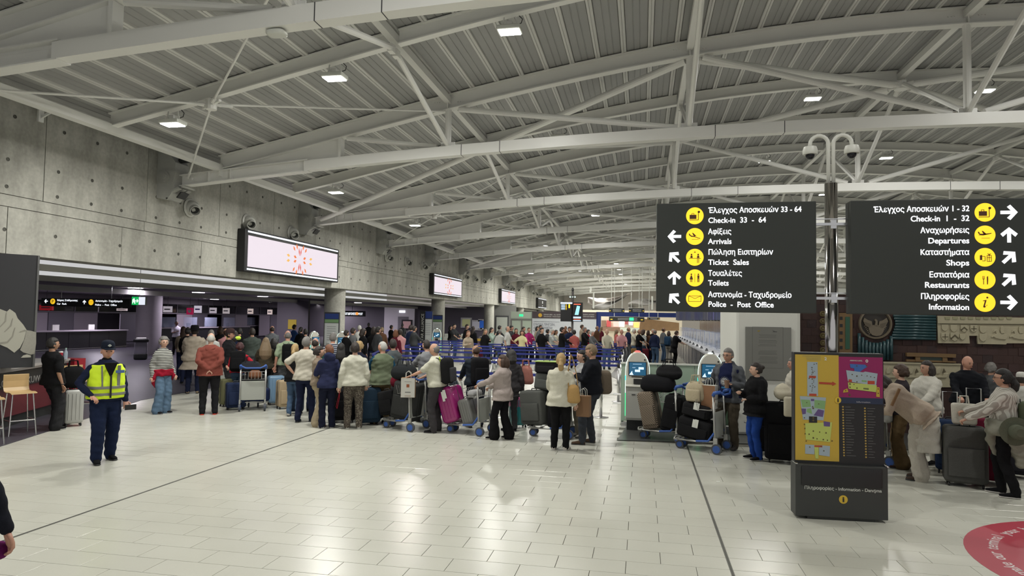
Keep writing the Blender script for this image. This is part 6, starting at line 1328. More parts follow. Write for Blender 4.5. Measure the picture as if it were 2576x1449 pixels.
def trolley(loc, rz, label, panel=True):
    t = empty('luggage_trolley', loc, rz, label, 'trolley', 'airport luggage trolleys')
    for sx in (-1, 1):
        x = sx*.26
        MB().tube([(x, .42, .14), (x, .40, .5), (x, .38, .95)], .017, 10).build('post', M_ALU, t, True)
        MB().box((x, .42, .16), (.035, .07, .2)).build('fork', M_ALU, t, bevel=.006)
        w_ = MB(); w_.cyl((x-.02, .44, .085), (x+.02, .44, .085), .085, 20); o = w_.build('wheel', M_TYRE, t, auto=True); MB().cyl((x-.023, .44, .085), (x+.023, .44, .085), .06, 16).build('hub', M_TROLBLUE, o, auto=True)
        MB().tube([(x, .38, .93), (x, .40, .98), (x*.98, .5, 1.0)], .03, 10).build('handle_joint', M_TROLBLUE, t, True)
        MB().tube([(x, .4, .2), (x*.9, .1, .17), (x*.6, -.3, .16)], .016, 8).build('base_rail', M_ALU, t, True)
        MB().tube([(x, .4, .34), (x, .3, .2), (x, .1, .18)], .018, 8).build('blue_strut', M_TROLBLUE, t)
    MB().tube([(-.26, .5, 1.0), (-.15, .52, .95), (.15, .52, .95), (.26, .5, 1.0)], .018, 10).build('handle_bar', M_TROLBLUE, t, True)
    if panel: MB().box((0, .385, .45), (.5, .015, .42)).build('back_panel', M_TPAN, t, bevel=.005)
    b = MB()
    for i in range(8): x = -.24+i*.0686; b.tube([(x, .37, .86), (x, .35, .69), (x, .12, .69), (x, .08, .84)], .0035, 5)
    for z, y in ((.86, .37), (.77, .1), (.84, .08), (.69, .12), (.69, .35)): b.tube([(-.25, y, z), (.25, y, z)], .0045, 5)
    tag(b.build('wire_basket', M_CHROME, t), kind='stuff')
    for y in (-.28, -.08, .14): MB().box((0, y, .165), (.4, .05, .015)).build('cross_bar', M_ALU, t)
    MB().tube([(-.16, -.31, .16), (0, -.36, .17), (.16, -.31, .16)], .016, 8).build('nose_bar', M_ALU, t, True)
    for sx in (-1, 1):
        MB().box((sx*.1, -.26, .13), (.03, .05, .1)).build('fork', M_ALU, t); o = MB().cyl((sx*.1-.016, -.24, .07), (sx*.1+.016, -.24, .07), .07, 16).build('wheel', M_TYRE, t, auto=True); MB().cyl((sx*.1-.019, -.24, .07), (sx*.1+.019, -.24, .07), .045, 12).build('hub', M_TROLBLUE, o, auto=True)
    return t
def on(t, x, y, z):
    c, s_ = math.cos(t.rotation_euler.z), math.sin(t.rotation_euler.z); return (t.location.x+x*c-y*s_, t.location.y+x*s_+y*c, z)

# ------------------------------------------------------------------ the people nearest the camera
NAVY = (.012, .016, .04); BLK = (.008, .008, .009); CREAM = (.50, .48, .40); DENIM = (.06, .10, .17); KHAKI = (.17, .12, .06); GREY = (.09, .095, .10); WHT = (.55, .54, .49)
# officer
p, H = N(258, 1160, 862)
c = person(p, H, 16, 'officer in a yellow high-visibility vest and dark cap, walking', NAVY, (.010, .016, .042), BLK, 'r', ('crop', 'grey'), (((.24, -.2, 1.0), (1, .5, 0)), 'loose'), 1.16, step=(.12, -.10), legw=1.28, turn=-4, nod=6, belly=.5, hem=.0, loose=.012, bottom_name='cargo_trousers', top_name='jacket')
OFF = c; k = c['k']
M_HV = mat('high visibility yellow', (.62, .82, .02), .75, emit=.04, bump=.2, bscale=40); M_REF = mat('reflective grey', (.22, .22, .20), .35, .3)
def band(c, z0_, z1_, e, m_, name, fl=0.): 
    q = np.array(c['prof']); kk = c['k']; rr = []
    for z in np.linspace(z0_, z1_, 7): a_ = [float(np.interp(z, q[:, 0], q[:, i])) for i in (1, 2, 3)]; f_ = fl*max(0, (1.2-z)/.3); rr.append(c['ringe'](z*kk, (a_[0]+f_)*kk, (a_[1]+f_*.8)*kk, a_[2]*kk, n=30, e=e*kk))
    b = MB(); b.loft(rr); return b, m_, name
b = MB()
for z0_, z1_ in ((.94, 1.46),):
    q, _, _ = band(c, .93, 1.43, .050, None, None, .018); b = q
vest = job(b, 'vest', M_HV, c['root'], .014, .004, None, 2)
for z in (1.0, 1.1): q, _, _ = band(c, z-.02, z+.02, .056, None, None, .018); q.build('reflective_band', M_REF, c['root'], True)
fy = -(c['bd']+.088)*k
V = c['V']
MB().bar((.0, fy-.012, .95*k), (0, fy-.004, 1.28*k), .022, .014, (0, 1, 0)).build('zip', M_BLACK, c['root'])
vb = MB(); flat(vb, [(-.085*k, 1.46*k), (0, 1.24*k), (.085*k, 1.46*k)][::-1], fy+.06, .056); vb.build('open_collar', cloth(BLK), c['root'])
MB().bar((.105*k, fy+.012, 1.12*k), (.115*k, fy+.03, 1.42*k), .04, .012, (0, 1, 0)).build('reflective_strap', M_REF, c['root']); MB().bar((-.105*k, fy+.012, 1.12*k), (-.115*k, fy+.03, 1.42*k), .02, .012, (0, 1, 0)).build('reflective_strap', M_REF, c['root'])
MB().box((.12*k, fy+.002, 1.33*k), (.11, .014, .04)).build('blue_patch', mat('patch blue', (.06, .12, .3), .6), c['root'])
MB().ball((0, -.0, 1.49*k), (.072*k, .07*k, .055*k), 14, 8, c['Lm']).build('neck_gaiter', cloth(BLK), c['root'], True)
def capper(c, col, peak=True, badge=None, brim=False):
    Mh = c['Mh']; m_ = cloth(col)
    if brim:
        MB().lathe([(.19, .05), (.195, .045), (.19, .035), (.1, .05), (.095, .06)], n=28, M=Mh).build('hat_brim', m_, c['root'], auto=True); MB().lathe([(.098, .05), (.1, .1), (.085, .155), (.05, .165), (0, .165)], n=24, M=Mh @ Matrix.Translation((0, .01, 0))).build('hat_crown', m_, c['root'], auto=True); return
    MB().lathe([(.088, .035), (.092, .07), (.088, .11), (.07, .14), (.04, .152), (0, .155)], n=26, M=Mh @ Matrix.Diagonal((.95, 1.16, 1, 1))).build('cap', m_, c['root'], auto=True)
    if peak: MB().sbox((0, -.125, .045), (.15, .10, .014), .8, 3, 20, Mh @ Matrix.Rotation(R_(0), 4, 'X')).build('peak', m_, c['root'], True)
    if badge: q = MB(); flat(q, [(-.026, .088), (0, .072), (.026, .088), (.014, .104), (0, .112), (-.014, .104)][::-1], -.1035, .006); q.v = [tuple(Mh @ Vector(v)) for v in q.v]; q.build('cap_badge', badge, c['root'])
capper(c, (.012, .016, .028), badge=mat('badge silver', (.4, .42, .38), .4))
w_ = wpos(c, c['wr'][1]+c['fd'][1]*.11*k); o = empty('mobile_phone', w_, c['root'].rotation_euler.z, 'dark phone in the hand of the officer', 'phone'); MB().box((.05, -.02, 0), (.15, .014, .075)).build('phone_body', M_BLACK, o, bevel=.003)
q = MB(); disc(q, 0, 0, .03, 0, .004, 18); a_ = c['sh'][1]*.62+c['el'][1]*.38; o = q.build('sleeve_badge', mat('sleeve print', (.2, .22, .3), .6), c['root'], loc=(a_.x+.045, a_.y-.058, a_.z)); o.rotation_euler = (0, 0, R_(35))
# man in black by the cafe
p, H = N(128, 1082, 850)
c = person(p, H, 128, 'man in a loose black T-shirt and wide dark trousers leaning at the cafe counter', BLK, (.02, .02, .022), BLK, 't', ('short', 'black'), ('down', ((.30, -.34, 1.02), (.5, .2, -1))), 1.02, step=(.0, .22), legw=1.35, sleeve='short', loose=.03, hem=.03, turn=-20, flare=.02, sole=(.4, .4, .38), lean=-4)
o = MB().tube([tuple(c['wr'][0]+Vector((.03*math.cos(a_), .03*math.sin(a_), .02))) for a_ in (R_(x) for x in range(0, 361, 45))], .007, 6).build('bracelet', M_BLACK, c['root'])
p = FL(183, 1072); s1 = suitcase((p.x, p.y, .007), view_rz(p, 8), (.30, .22, .62), (.36, .36, .34), 'silver hard-shell cabin case beside the man in the black T-shirt', 'hard', handle=1.02)
softbag((p.x-.04, p.y-.0, .71), view_rz(p, 8), (.40, .26, .40), BLK, 'black backpack strapped on top of the silver cabin case', e=.5)
# striped woman
p, H = N(405, 1040, 848)
c = person(p, H, 38, 'grey-haired woman in a black and white striped top with a red jacket round her waist', pattern('stripe black white', 'stripe', (.015, .015, .015), (.5, .5, .46), 9.2, 'Z', .5), (.10, .16, .24), BLK, 'f', ('fluffy', 'grey'), ('down', 'loose'), 1.08, True, turn=-22, flare=.035, legw=1.25, sleeve='long', belly=.5, loose=.015, hem=.02, sole=(.3, .3, .3))
b, _, _ = band(c, .86, 1.02, .05, None, None, .02); b.cap_tube([V(-.17, .02, .9), V(-.2, .04, .75), V(-.15, .05, .62)], [.09, .1, .05], 12, .5); b.cap_tube([V(-.02, .02, .9), V(-.04, .1, .72), V(.02, .12, .52)], [.13, .14, .04], 12, .5); b.cap_tube([V(.17, -.08, .93), V(.2, -.1, .82), V(.2, -.06, .72)], [.05, .05, .025], 10, .6)
job(b, 'tied_jacket', cloth((.30, .012, .03)), c['root'], .014, .01, None, 5)
# woman in poncho and black hat
p, H = N(484, 990, 822)
c = person(p, H, 180, 'person in a long beige poncho and wide black hat, seen from behind', (.36, .31, .25), NAVY, (.26, .2, .13), 'f', ('short', 'dark'), ('fwd', 'fwd'), 1.2, True, loose=.085, hem=.26, top_name='poncho')
capper(c, BLK, brim=True); MB().lathe([(.12, -.02), (.14, .0), (.135, .03), (.1, .04)], n=24, M=c['Lm'] @ Matrix.Translation(V(0, .01, 1.5))).build('green_scarf', cloth((.03, .055, .05)), c['root'], auto=True)
b, _, _ = band(c, .66, .70, .19, None, None, 0); 
# rust hoodie man
p, H = N(524, 1043, 838)
c = person(p, H, 178, 'balding man in a rust-red hoodie with his hands clasped behind his back', (.185, .052, .04), (.014, .014, .016), BLK, 'f', ('fringe', 'white'), ('back', 'back'), 1.2, legw=1.1, loose=.03, hem=.06, sole=(.5, .05, .03), top_name='hoodie', belly=.3)
job(MB().ball(tuple(V(0, .10, 1.42)), (.13, .07, .085), 14, 8, c['Lm']), 'hood', cloth((.185, .052, .04)), c['root'], .014, .008, None, 3)
# staff man in white shirt
p, H = N(441, 893, 807)
person(p, H, 20, 'man in a white polo shirt and black trousers standing at the rental counters', (.46, .44, .50), BLK, BLK, 'd', ('short', 'black'), ('hold', 'down'), 1., sleeve='short', near=False)
# the waiting group left of the middle
p, H = N(572, 1005, 829)
c = person(p, H, 62, 'man in a black jacket, glasses and dark cap, turned to the right', (.016, .016, .018), (.03, .03, .035), BLK, 'r', ('short', 'dark'), ('loose', 'down'), 1.1, turn=10, hem=.06); capper(c, (.05, .03, .03)); glasses(c)
p, H = N(596, 1022, 862)
c = person(p, H, 172, 'woman in a red sweater with dark hair and a black backpack, bending slightly', (.42, .02, .035), DENIM, BLK, 'f', ('fluffy', 'maroon'), ('hip', 'fwd'), 1.1, True, lean=14, loose=.01); backpack(c, 'black backpack on the woman in the red sweater', BLK, size=1.05)
p, H = N(630, 975, 826)
person(p, H, 195, 'man in a dark green-grey hooded sweatshirt, seen from behind', (.055, .068, .06), GREY, BLK, 'm', ('short', 'dark'), ('fwd', 'fwd'), 1.2, loose=.03, top_name='hoodie')
p, H = N(664, 1010, 850)
person(p, H, 178, 'woman with long wavy light-brown hair and an olive jacket, from behind', (.05, .042, .028), BLK, BLK, 'f', ('longbig', 'sand'), ('fwd', 'hold'), 1.1, True, loose=.02)
p, H = N(681, 945, 820)
person(p, H, 185, 'balding man in a grey polo shirt near the counters', (.15, .16, .175), GREY, BLK, 'r', ('fringe', 'dark'), ('fwd', 'fwd'), 1.12, sleeve='short')
p, H = N(684, 995, 852)
person(p, H, 190, 'person with a black hood up behind the long-haired woman', BLK, BLK, BLK, 'm', ('bob', 'black'), ('down', 'down'), 1., True, loose=.03)
p, H = N(719, 1010, 832)
c = person(p, H, 188, 'bald man in a mint-green T-shirt with a black backpack', (.30, .37, .25), GREY, BLK, 'r', ('fringe', 'grey'), ('fwd', 'down'), 1.18, sleeve='short', loose=.02); backpack(c, 'black backpack on the man in the mint T-shirt', BLK)
p, H = N(737, 1047, 866)
person(p, H, 165, 'blonde woman with a low ponytail, black cardigan and blue jeans', BLK, DENIM, (.4, .38, .34), 'f', ('pony', 'blond'), ('down', 'fwd'), 1.05, True, loose=.02, hem=.05)
p, H = N(765, 1062, 848)
c = person(p, H, 158, 'grey-haired man in an off-white T-shirt and navy trousers, hand on hip', (.46, .43, .36), NAVY, (.01, .012, .02), 'm', ('short', 'grey'), ('down', ((.24, .04, 1.0), (1, .6, 0))), 1.15, sleeve='short', loose=.025, step=(.08, -.06), turn=-12, hem=.03)
p, H = N(788, 1035, 851)
person(p, H, 165, 'bald man in a dark green shirt behind the man in off-white', (.012, .045, .045), NAVY, BLK, 'r', ('fringe', 'dark'), ('down', 'down'), 1.1)
p, H = N(797, 1072, 872)
person(p, H, 95, 'woman in a brown patterned blouse and wide beige trousers holding a coffee cup', pattern('snake print', 'swirl', (.22, .17, .12), (.06, .04, .03), 30, thr=.46), (.34, .28, .19), (.25, .12, .1), 'f', ('clip', 'dark'), ('cup', 'cup'), .98, True, flare=.045, legw=1.2, sleeve='three', loose=.02)
CUPW = []
p, H = N(822, 1077, 868)
c = person(p, H, 192, 'woman with clipped auburn hair in a navy hoodie and navy trousers', (.022, .026, .065), (.010, .012, .026), (.4, .38, .35), 'f', ('clip', 'red'), ('loose', 'hold'), 1.05, True, loose=.02, hem=.05, turn=25, flare=.015, top_name='hoodie', sole=(.5, .5, .46))
job(MB().ball(tuple(V(0, .095, 1.40)), (.12, .06, .085), 14, 8, c['Lm']), 'hood', cloth((.022, .026, .065)), c['root'], .014, .008, None, 3)
p, H = N(833, 1020, 838)
person(p, H, 165, 'grey-haired man in a navy and white striped polo in front of the kiosk', pattern('stripe navy white', 'stripe', (.015, .02, .05), (.4, .42, .45), 7, 'Z', .6), GREY, BLK, 'r', ('short', 'grey'), ('down', 'down'), 1.1, sleeve='short')
p, H = N(853, 1050, 864)
person(p, H, 180, 'person with long black hair in a black hooded top between two women', BLK, BLK, BLK, 'm', ('long', 'black'), ('down', 'down'), 1.05, True, loose=.02)
p, H = N(888, 1078, 862)
c = person(p, H, 183, 'woman in a cream cardigan and brown and white swirl-print trousers', (.50, .49, .41), pattern('swirl print', 'swirl', (.035, .025, .018), (.42, .38, .30), 16, thr=.5), (.35, .33, .3), 'f', ('clip', 'dark'), ('loose', 'down'), 1.22, True, loose=.03, sleeve='long', legw=1.15, hem=.02, top_name='cardigan', sole=(.5, .5, .46))
wq = wpos(c, c['wr'][1]); b = MB(); b.tube([(wq.x, wq.y, wq.z-.09), (wq.x-.02, wq.y, wq.z-.2), (wq.x-.06, wq.y, wq.z-.38), (wq.x-.04, wq.y, wq.z-.42), (wq.x+.0, wq.y, wq.z-.22), (wq.x+.0, wq.y, wq.z-.09)], .009, 6, .4); o = b.build('red_strap', cloth((.35, .02, .04))); tag(o, 'long red strap hanging from the hand of the woman in the cream cardigan', 'strap')
p, H = N(899, 1040, 860)
person(p, H, 170, 'woman with curly blonde hair and a navy top behind the cream cardigan', (.015, .018, .035), NAVY, BLK, 'f', ('fluffy', 'blond'), ('down', 'down'), 1., True)
p, H = N(958, 1066, 860)
c = person(p, H, 205, 'white-haired man in a sage-green vest, blue sleeves and khaki trousers', (.13, .155, .10), KHAKI, (.03, .02, .02), 'r', ('crop', 'white'), ('loose', 'fwd'), 1.2, sleeve='none', loose=.05, hem=.06, turn=28, top_name='vest', legw=1.15)
b = MB()
for i in (0, 1): b.cap_tube([c['sh'][i], c['sh'][i].lerp(c['el'][i], .5), c['el'][i]], [.066*c['k'], .066*c['k'], .066*c['k']], 12)
job(b, 'shirt_sleeves', cloth((.012, .06, .11)), c['root'], .014, .006, None, 2)
p, H = N(985, 1045, 854)
c = person(p, H, 228, 'man in glasses and a slate-grey jacket behind the man in the sage vest', (.075, .085, .09), GREY, BLK, 'm', ('short', 'dark'), ('fwd', 'fwd'), 1.15, loose=.03, turn=-30); glasses(c)
p, H = N(1074, 1062, 855)
person(p, H, 215, 'man with cropped hair in a light grey hooded jacket leaning on a trolley', (.20, .205, .215), GREY, BLK, 'm', ('crop', 'dark'), ('fwd', 'far'), 1.1, loose=.03, lean=6, top_name='hoodie')
p, H = N(1097, 1087, 864)
c = person(p, H, -112, 'man in a cream polo shirt and charcoal trousers pushing a trolley to the left', (.52, .51, .42), (.045, .042, .045), BLK, 'm', ('fringe', 'grey'), ('fwd', 'far'), 1.2, sleeve='short', lean=5, legw=1.2, belly=.3, loose=.012); backpack(c, 'black and grey backpack on the man in the cream polo', (.012, .012, .013), (.045, .045, .05), 1.05)
q = MB(); q.bar(wpos(c, c['Lm'] @ V(.1, .12, 1.44)), wpos(c, c['Lm'] @ V(.1, .17, 1.25)), .02, .015); tag(q.build('yellow_cord', mat('neon yellow', (.6, .8, .05), .5)), 'neon yellow cord on the black and grey backpack', 'cord')
p, H = N(1196, 1075, 869)
c = person(p, H, 200, 'bald man in a dark quilted jacket with a black backpack, arm stretched to the left', (.018, .024, .032), (.012, .016, .03), BLK, 't', ('fringe', 'brown'), ('reach', 'fwd'), 1.22, loose=.03, lean=4, turn=10, top_name='quilted_jacket'); backpack(c, 'black backpack on the bald man in the quilted jacket', BLK, size=1.12)
p, H = N(1262, 1105, 894)
c = person(p, H, -118, 'woman with a brown bob, pale taupe jacket and black flared trousers', (.34, .29, .27), BLK, BLK, 'm', ('bob', 'brown'), ('fwd', 'far'), 1.12, True, loose=.045, hem=.08, flare=.05, legw=1.1, step=(-.12, .12), turn=14, sole=(.5, .48, .42), top_name='jacket'); glasses(c)
p, H = N(1283, 1085, 882)
c = person(p, H, 195, 'woman with curly dark hair and a charcoal top carrying a pink bag', (.045, .042, .045), (.05, .05, .055), BLK, 'm', ('curly', 'black'), ('down', 'down'), 1.1, True, hem=.15, loose=.02)
wq = wpos(c, V(-.3, .0, 1.0)); softbag((wq.x, wq.y, .88), 0, (.34, .16, .36), (.40, .17, .14), 'soft salmon-pink shoulder bag of the curly-haired woman', e=.7, taper=.35)
p, H = N(1408, 1132, 890)
c = person(p, H, 168, 'blonde woman with a curly low ponytail in a cream blouse and black trousers', (.54, .52, .43), BLK, (.5, .46, .42), 'f', ('pony', 'blond'), ('down', ((.14, -.3, 1.0), (.7, .3, -1))), 1.14, True, loose=.035, hem=.09, turn=12, sole=(.5, .48, .45), legw=1.05, top_name='blouse')
wq = wpos(c, V(-.24, .08, 0)); o = softbag((wq.x, wq.y-.02, .78), R_(-8), (.24, .13, .30), (.40, .25, .10), 'tan leather shoulder bag hanging from the blonde woman in cream', e=.7, straps=False, taper=.3); MB().tube([(-.08, 0, .25), (-.1, .03, .5), (-.06, .06, .78)], .013, 6, .5).tube([(.08, 0, .25), (.04, .0, .5), (-.03, -.0, .76)], .013, 6, .5).build('strap', cloth((.38, .24, .10)), o)
wq = wpos(c, V(-.33, -.03, 0)); paperbag((wq.x+.05, wq.y+.15, .54), R_(-10), (.22, .14, .34), mat('kraft brown', (.20, .11, .055), .8), mat('kraft brown', (.20, .11, .055), .8), 'brown paper bag hanging behind the tan shoulder bag')
p, H = N(1487, 1117, 867)
c = person(p, H, -98, 'tall grey-blond man in a black sweater and grey trousers looking at his phone', (.009, .010, .014), (.04, .045, .055), (.07, .045, .03), 'm', ('short', 'sand'), ('hold', 'hold'), 1.22, nod=18, belly=.35, loose=.02, legw=1.1, step=(.0, .14), top_name='sweater')
wq = wpos(c, (c['wr'][0]+c['wr'][1])/2+c['fd'][0]*.1); o = MB().box((0, 0, 0), (.015, .08, .15)).build('mobile_phone', M_BLACK, loc=(wq.x-.02, wq.y, wq.z+.03), bevel=.003); o.rotation_euler = (0, R_(-40), 0); tag(o, 'phone held up by the man in the black sweater', 'phone')
p, H = N(1462, 1098, 882)
person(p, H, -60, 'person in a grey-white jacket hidden behind the man in the black sweater', (.36, .36, .36), (.30, .27, .22), (.45, .42, .38), 'f', ('long', 'black'), ('hold', 'fwd'), 1., True, flare=.02)
p_ = FL(1512, 1085); softbag((PY(1518, 1000, 11.9).x, 11.95, .83), R_(20), (.3, .17, .42), (.15, .12, .09), 'taupe rucksack behind the back of the man in the black sweater', e=.6, straps=False)
p, H = N(1832, 1128, 877)
c = person(p, H, -22, 'man in glasses with a grey rain jacket over a navy T-shirt, coffee cup in hand', (.012, .016, .05), (.075, .062, .045), (.07, .065, .06), 'm', ('short', 'grey'), ('side', 'cup'), 1.18, turn=-8, legw=1.15, loose=.01, sleeve='none', bottom_name='trousers'); glasses(c)
k = c['k']; b = MB()
for i in (0, 1): b.cap_tube([c['sh'][i], c['sh'][i].lerp(c['el'][i], .5), c['el'][i], c['el'][i].lerp(c['wr'][i], .5), c['wr'][i]], [.075*k, .075*k, .066*k, .062*k, .052*k], 12)
def jring(z, rx, ry, yo):
    out = []
    for i in range(40):
        q = 2*math.pi*i/40; f_ = abs(((q-1.5*math.pi+math.pi) % (2*math.pi))-math.pi); cut = .70 if f_ < .52 else 1.
        out.append(c['Lm'] @ V(rx*math.copysign(abs(math.cos(q))**.85, math.cos(q))*cut, (ry if math.sin(q) > 0 else ry*1.0)*math.sin(q)*cut+yo, z))
    return out
bd_ = c['bd']
b.loft([jring(*r_) for r_ in ((.80, .232, bd_+.06, .0), (.95, .228, bd_+.058, .0), (1.1, .215, bd_+.054, -.004), (1.3, .222, bd_+.05, -.004), (1.39, .215, bd_+.03, .004), (1.44, .16, bd_*.8, .012), (1.475, .10, bd_*.62, .016))]); b.cap_tube([c['Lm'] @ V(-.09, -.01, 1.475), c['Lm'] @ V(-.06, .075, 1.49), c['Lm'] @ V(.06, .075, 1.49), c['Lm'] @ V(.09, -.01, 1.475)], [.028, .036, .036, .028], 10)
job(b, 'rain_jacket', cloth((.085, .09, .10)), c['root'], .014, .008, None, 4)
fy = -(c['bd']+.028)*k; q = MB(); disc(q, 0, 1.18*k, .062, fy-.008, .004, 28); q.build('shirt_print', mat('print white', (.5, .5, .48), .6), c['root']); q = MB(); disc(q, 0, 1.18*k, .052, fy-.0125, .002, 28); q.build('shirt_print', mat('print navy', (.02, .025, .05), .6), c['root']); q = MB(); disc(q, 0, 1.18*k, .044, fy-.015, .002, 28); q.build('shirt_print', mat('print white', (.5, .5, .48), .6), c['root'])
for s_, z in (('NO', 1.19), ('WAY', 1.15)): text(s_, .035, mat('print navy', (.02, .025, .05), .6), c['root'], facing((0, fy-.018, z*k)), 'CENTER', .001)
q = MB(); [rect(q, -.05+i*.022, 1.06*k, -.034+i*.022, 1.09*k, fy-.008, .004) for i in range(5)]; q.build('shirt_print', mat('print blue', (.05, .25, .5), .6), c['root'])
q = MB()
for i in range(24): a_ = 2*math.pi*i/24; r_ = .075 if i % 2 else .08; disc(q, r_*math.cos(a_), 1.18*k+r_*math.sin(a_), .004, fy-.006, .003, 6)
tag(q.build('shirt_print_dots', mat('print white', (.5, .5, .48), .6), c['root']), kind='stuff')
wq = wpos(c, c['wr'][1]+c['fd'][1]*.1); o = empty('paper_cup', (wq.x, wq.y-.02, wq.z-.04), 0, 'brown paper coffee cup in the left hand of the man in the rain jacket', 'cup'); MB().lathe([(.03, -.03), (.042, .09), (.045, .095), (.038, .095), (.03, .0)], n=18).build('cup', mat('kraft cup', (.24, .14, .09), .7), o, auto=True)
p, H = N(1903, 1156, 913)
c = person(p, H, -62, 'woman with dark hair in a bun, black coat and bright blue trousers', BLK, (.015, .05, .24), BLK, 'f', ('bun', 'dark'), ('hold', 'belly'), 1.12, True, loose=.06, hem=.10, sole=(.5, .48, .46), turn=-16, top_name='coat')
p, H = N(1998, 1130, 900)
person(p, H, -70, 'person in a cream shirt almost hidden behind the map stand', (.5, .47, .4), NAVY, BLK, 'r', ('short', 'grey'), ('belly', 'belly'), 1.1)
p, H = N(2268, 1176, 919)
person(p, H, -85, 'woman with curly brown hair and wide brown trousers behind the trolley', (.03, .025, .03), (.12, .08, .04), (.04, .02, .015), 'f', ('fluffy', 'brown'), ('fwd', 'fwd'), 1.1, True, flare=.045, legw=1.3, sleeve='long', turn=-20)
p, H = N(2318, 1207, 905)
c = person((p.x, p.y, 0), 1.66, -92, 'person in a long beige knitted cardigan and white trousers bending over a trolley', (.42, .34, .27), (.46, .43, .37), (.07, .05, .04), 'f', ('bob', 'dark'), ('fwd', 'fwd'), 1.15, True, lean=50, loose=.045, hem=.12, flare=.03, legw=1.25, top_name='cardigan', wr=[Vector((-.18, -.62, .95)), Vector((.18, -.6, .95))])
b = MB(); kk = c['k']; Mz = c['Lm']; b.loft([[Vector((q.x, q.y, q.z)) for q in c['ringe'](z*kk, a_*kk, d_*kk, y_*kk, n=22, M=Matrix.Identity(4))] for z, a_, d_, y_ in ((.42, .22, .21, .06), (.6, .215, .21, .05), (.8, .21, .19, .05), (.95, .2, .17, .04))]); job(b, 'white_tunic', cloth((.5, .48, .42)), c['root'], .014, .009, None, 6)
p, H = N(2335, 1165, 909)
c = person(p, H, -38, 'woman with a dark bob in a long white tunic, looking left', (.56, .54, .48), (.5, .48, .42), BLK, 'm', ('bob', 'dark'), ('rail', 'fwd'), 1.15, True, loose=.05, hem=.34, turn=-14, top_name='tunic')
p, H = N(2436, 1140, 896)
c = person(p, H, 12, 'bald man in a black fleece behind the upright suitcases', (.008, .009, .012), BLK, BLK, 'r', ('bald', 'grey'), ('fwd', 'fwd'), 1.3, turn=30, nod=10, loose=.03, top_name='fleece')
p, H = N(2496, 1120, 914)
person(p, H, 150, 'grey-haired person half hidden behind the woman in the striped shirt', GREY, BLK, BLK, 'm', ('fluffy', 'grey'), ('down', 'down'), 1., True)
p, H = N(2572, 1150, 940)
c = person(p, H, 170, 'person in a white shirt and white cap at the right edge', (.5, .49, .45), BLK, BLK, 'm', ('short', 'dark'), ('side', 'down'), 1.1); capper(c, (.55, .54, .5), peak=False)
p, H = N(2530, 1247, 930)
c = person(p, H, -92, 'woman with a black ponytail, striped white shirt and black trousers, gripping a suitcase handle', pattern('stripe cream', 'stripe', (.34, .31, .27), (.58, .56, .5), 12, 'X', .55), BLK, BLK, 'm', ('pony', 'black'), ('far', 'fwd'), 1.15, True, loose=.035, hem=.0, sole=(.5, .48, .45), legw=1.05, step=(.05, -.12), top_name='shirt'); glasses(c)
b, _, _ = band(c, .84, 1.06, .07, None, None, .05); b.cap_tube([V(0, .12, .9), V(.02, .16, .72), V(.0, .17, .5)], [.17, .19, .12], 14, .6); b.cap_tube([V(.05, -.1, .9), V(.04, -.12, .72), V(.05, -.1, .58)], [.12, .13, .07], 12, .5); job(b, 'tied_jacket', cloth((.25, .245, .2)), c['root'], .015, .012, None, 4)
backpack(c, 'small olive-green backpack on the woman in the striped shirt', (.10, .12, .075), size=.8, low=.08)
wq = wpos(c, V(.28, .12, .88)); o = empty('sun_hat', wq, 0, 'olive felt hat clipped below the green backpack', 'hat'); MB().lathe([(.0, -.03), (.17, -.02), (.175, .0), (.09, .01), (.085, .1), (.05, .13), (0, .13)], n=24, M=Matrix.Rotation(R_(90), 4, 'X')).build('hat_body', cloth((.11, .12, .085)), o, auto=True)
# hand and sleeve entering at the left edge
pw = FL(14, 1362, .86); L0 = Vector((pw.x-.33, pw.y-.12, 0))
c = person(L0, 1.7, 150, 'person in a dark sleeve, only a hand and cuff inside the left edge', (.014, .015, .022), NAVY, BLK, 'r', ('short', 'dark'), (((.44, -.02, .95), (1, .3, 0)), 'loose'), 1., wr=None)
c2 = c['root']; wloc = wpos(c, c['wr'][0]); d_ = Vector((pw.x-wloc.x, pw.y-wloc.y, 0)); c2.location = c2.location+d_
MB().ball((pw.x-.06, pw.y+.02, .80), .05, 16, 10).build('purple_ball', cloth((.12, .012, .09)), smooth=True)['label'] = 'purple pouch beside the hand at the left edge'
bpy.data.objects['purple_ball']['category'] = 'pouch'; bpy.data.objects['purple_ball'].name = 'pouch'
# ------------------------------------------------------------------ trolleys and bags along the queue
def T(u, v, a, label, panel=True): p = FL(u, v); return trolley((p.x, p.y, 0), view_rz(p, a), label, panel)
def TR(u, v, a, label):
    """trolley placed by the middle of its rear axle"""
    p = FL(u, v); r = view_rz(p, a); f = Vector((math.sin(r), -math.cos(r), 0)); q = p+f*.44; return trolley((q.x, q.y, 0), r, label)
t = T(636, 1028, 178, 'trolley piled with black and blue bags, grey panel facing the camera')
suitcase(on(t, -.02, .0, .18), t.rotation_euler.z, (.66, .36, .28), (.012, .02, .06), 'navy suitcase lying on the trolley behind the grey panel', wheels=False)
softbag(on(t, 0, -.02, .47), t.rotation_euler.z+.2, (.62, .42, .34), BLK, 'black holdall on top of the navy suitcase', e=.6)
softbag(on(t, .08, .0, .81), t.rotation_euler.z-.1, (.5, .3, .26), (.02, .022, .028), 'charcoal duffel crowning the first trolley', e=.7)
softbag(on(t, -.03, .22, .70), t.rotation_euler.z, (.28, .14, .18), (.20, .09, .05), 'small brown leather handbag in the trolley basket', e=.6, straps=False)
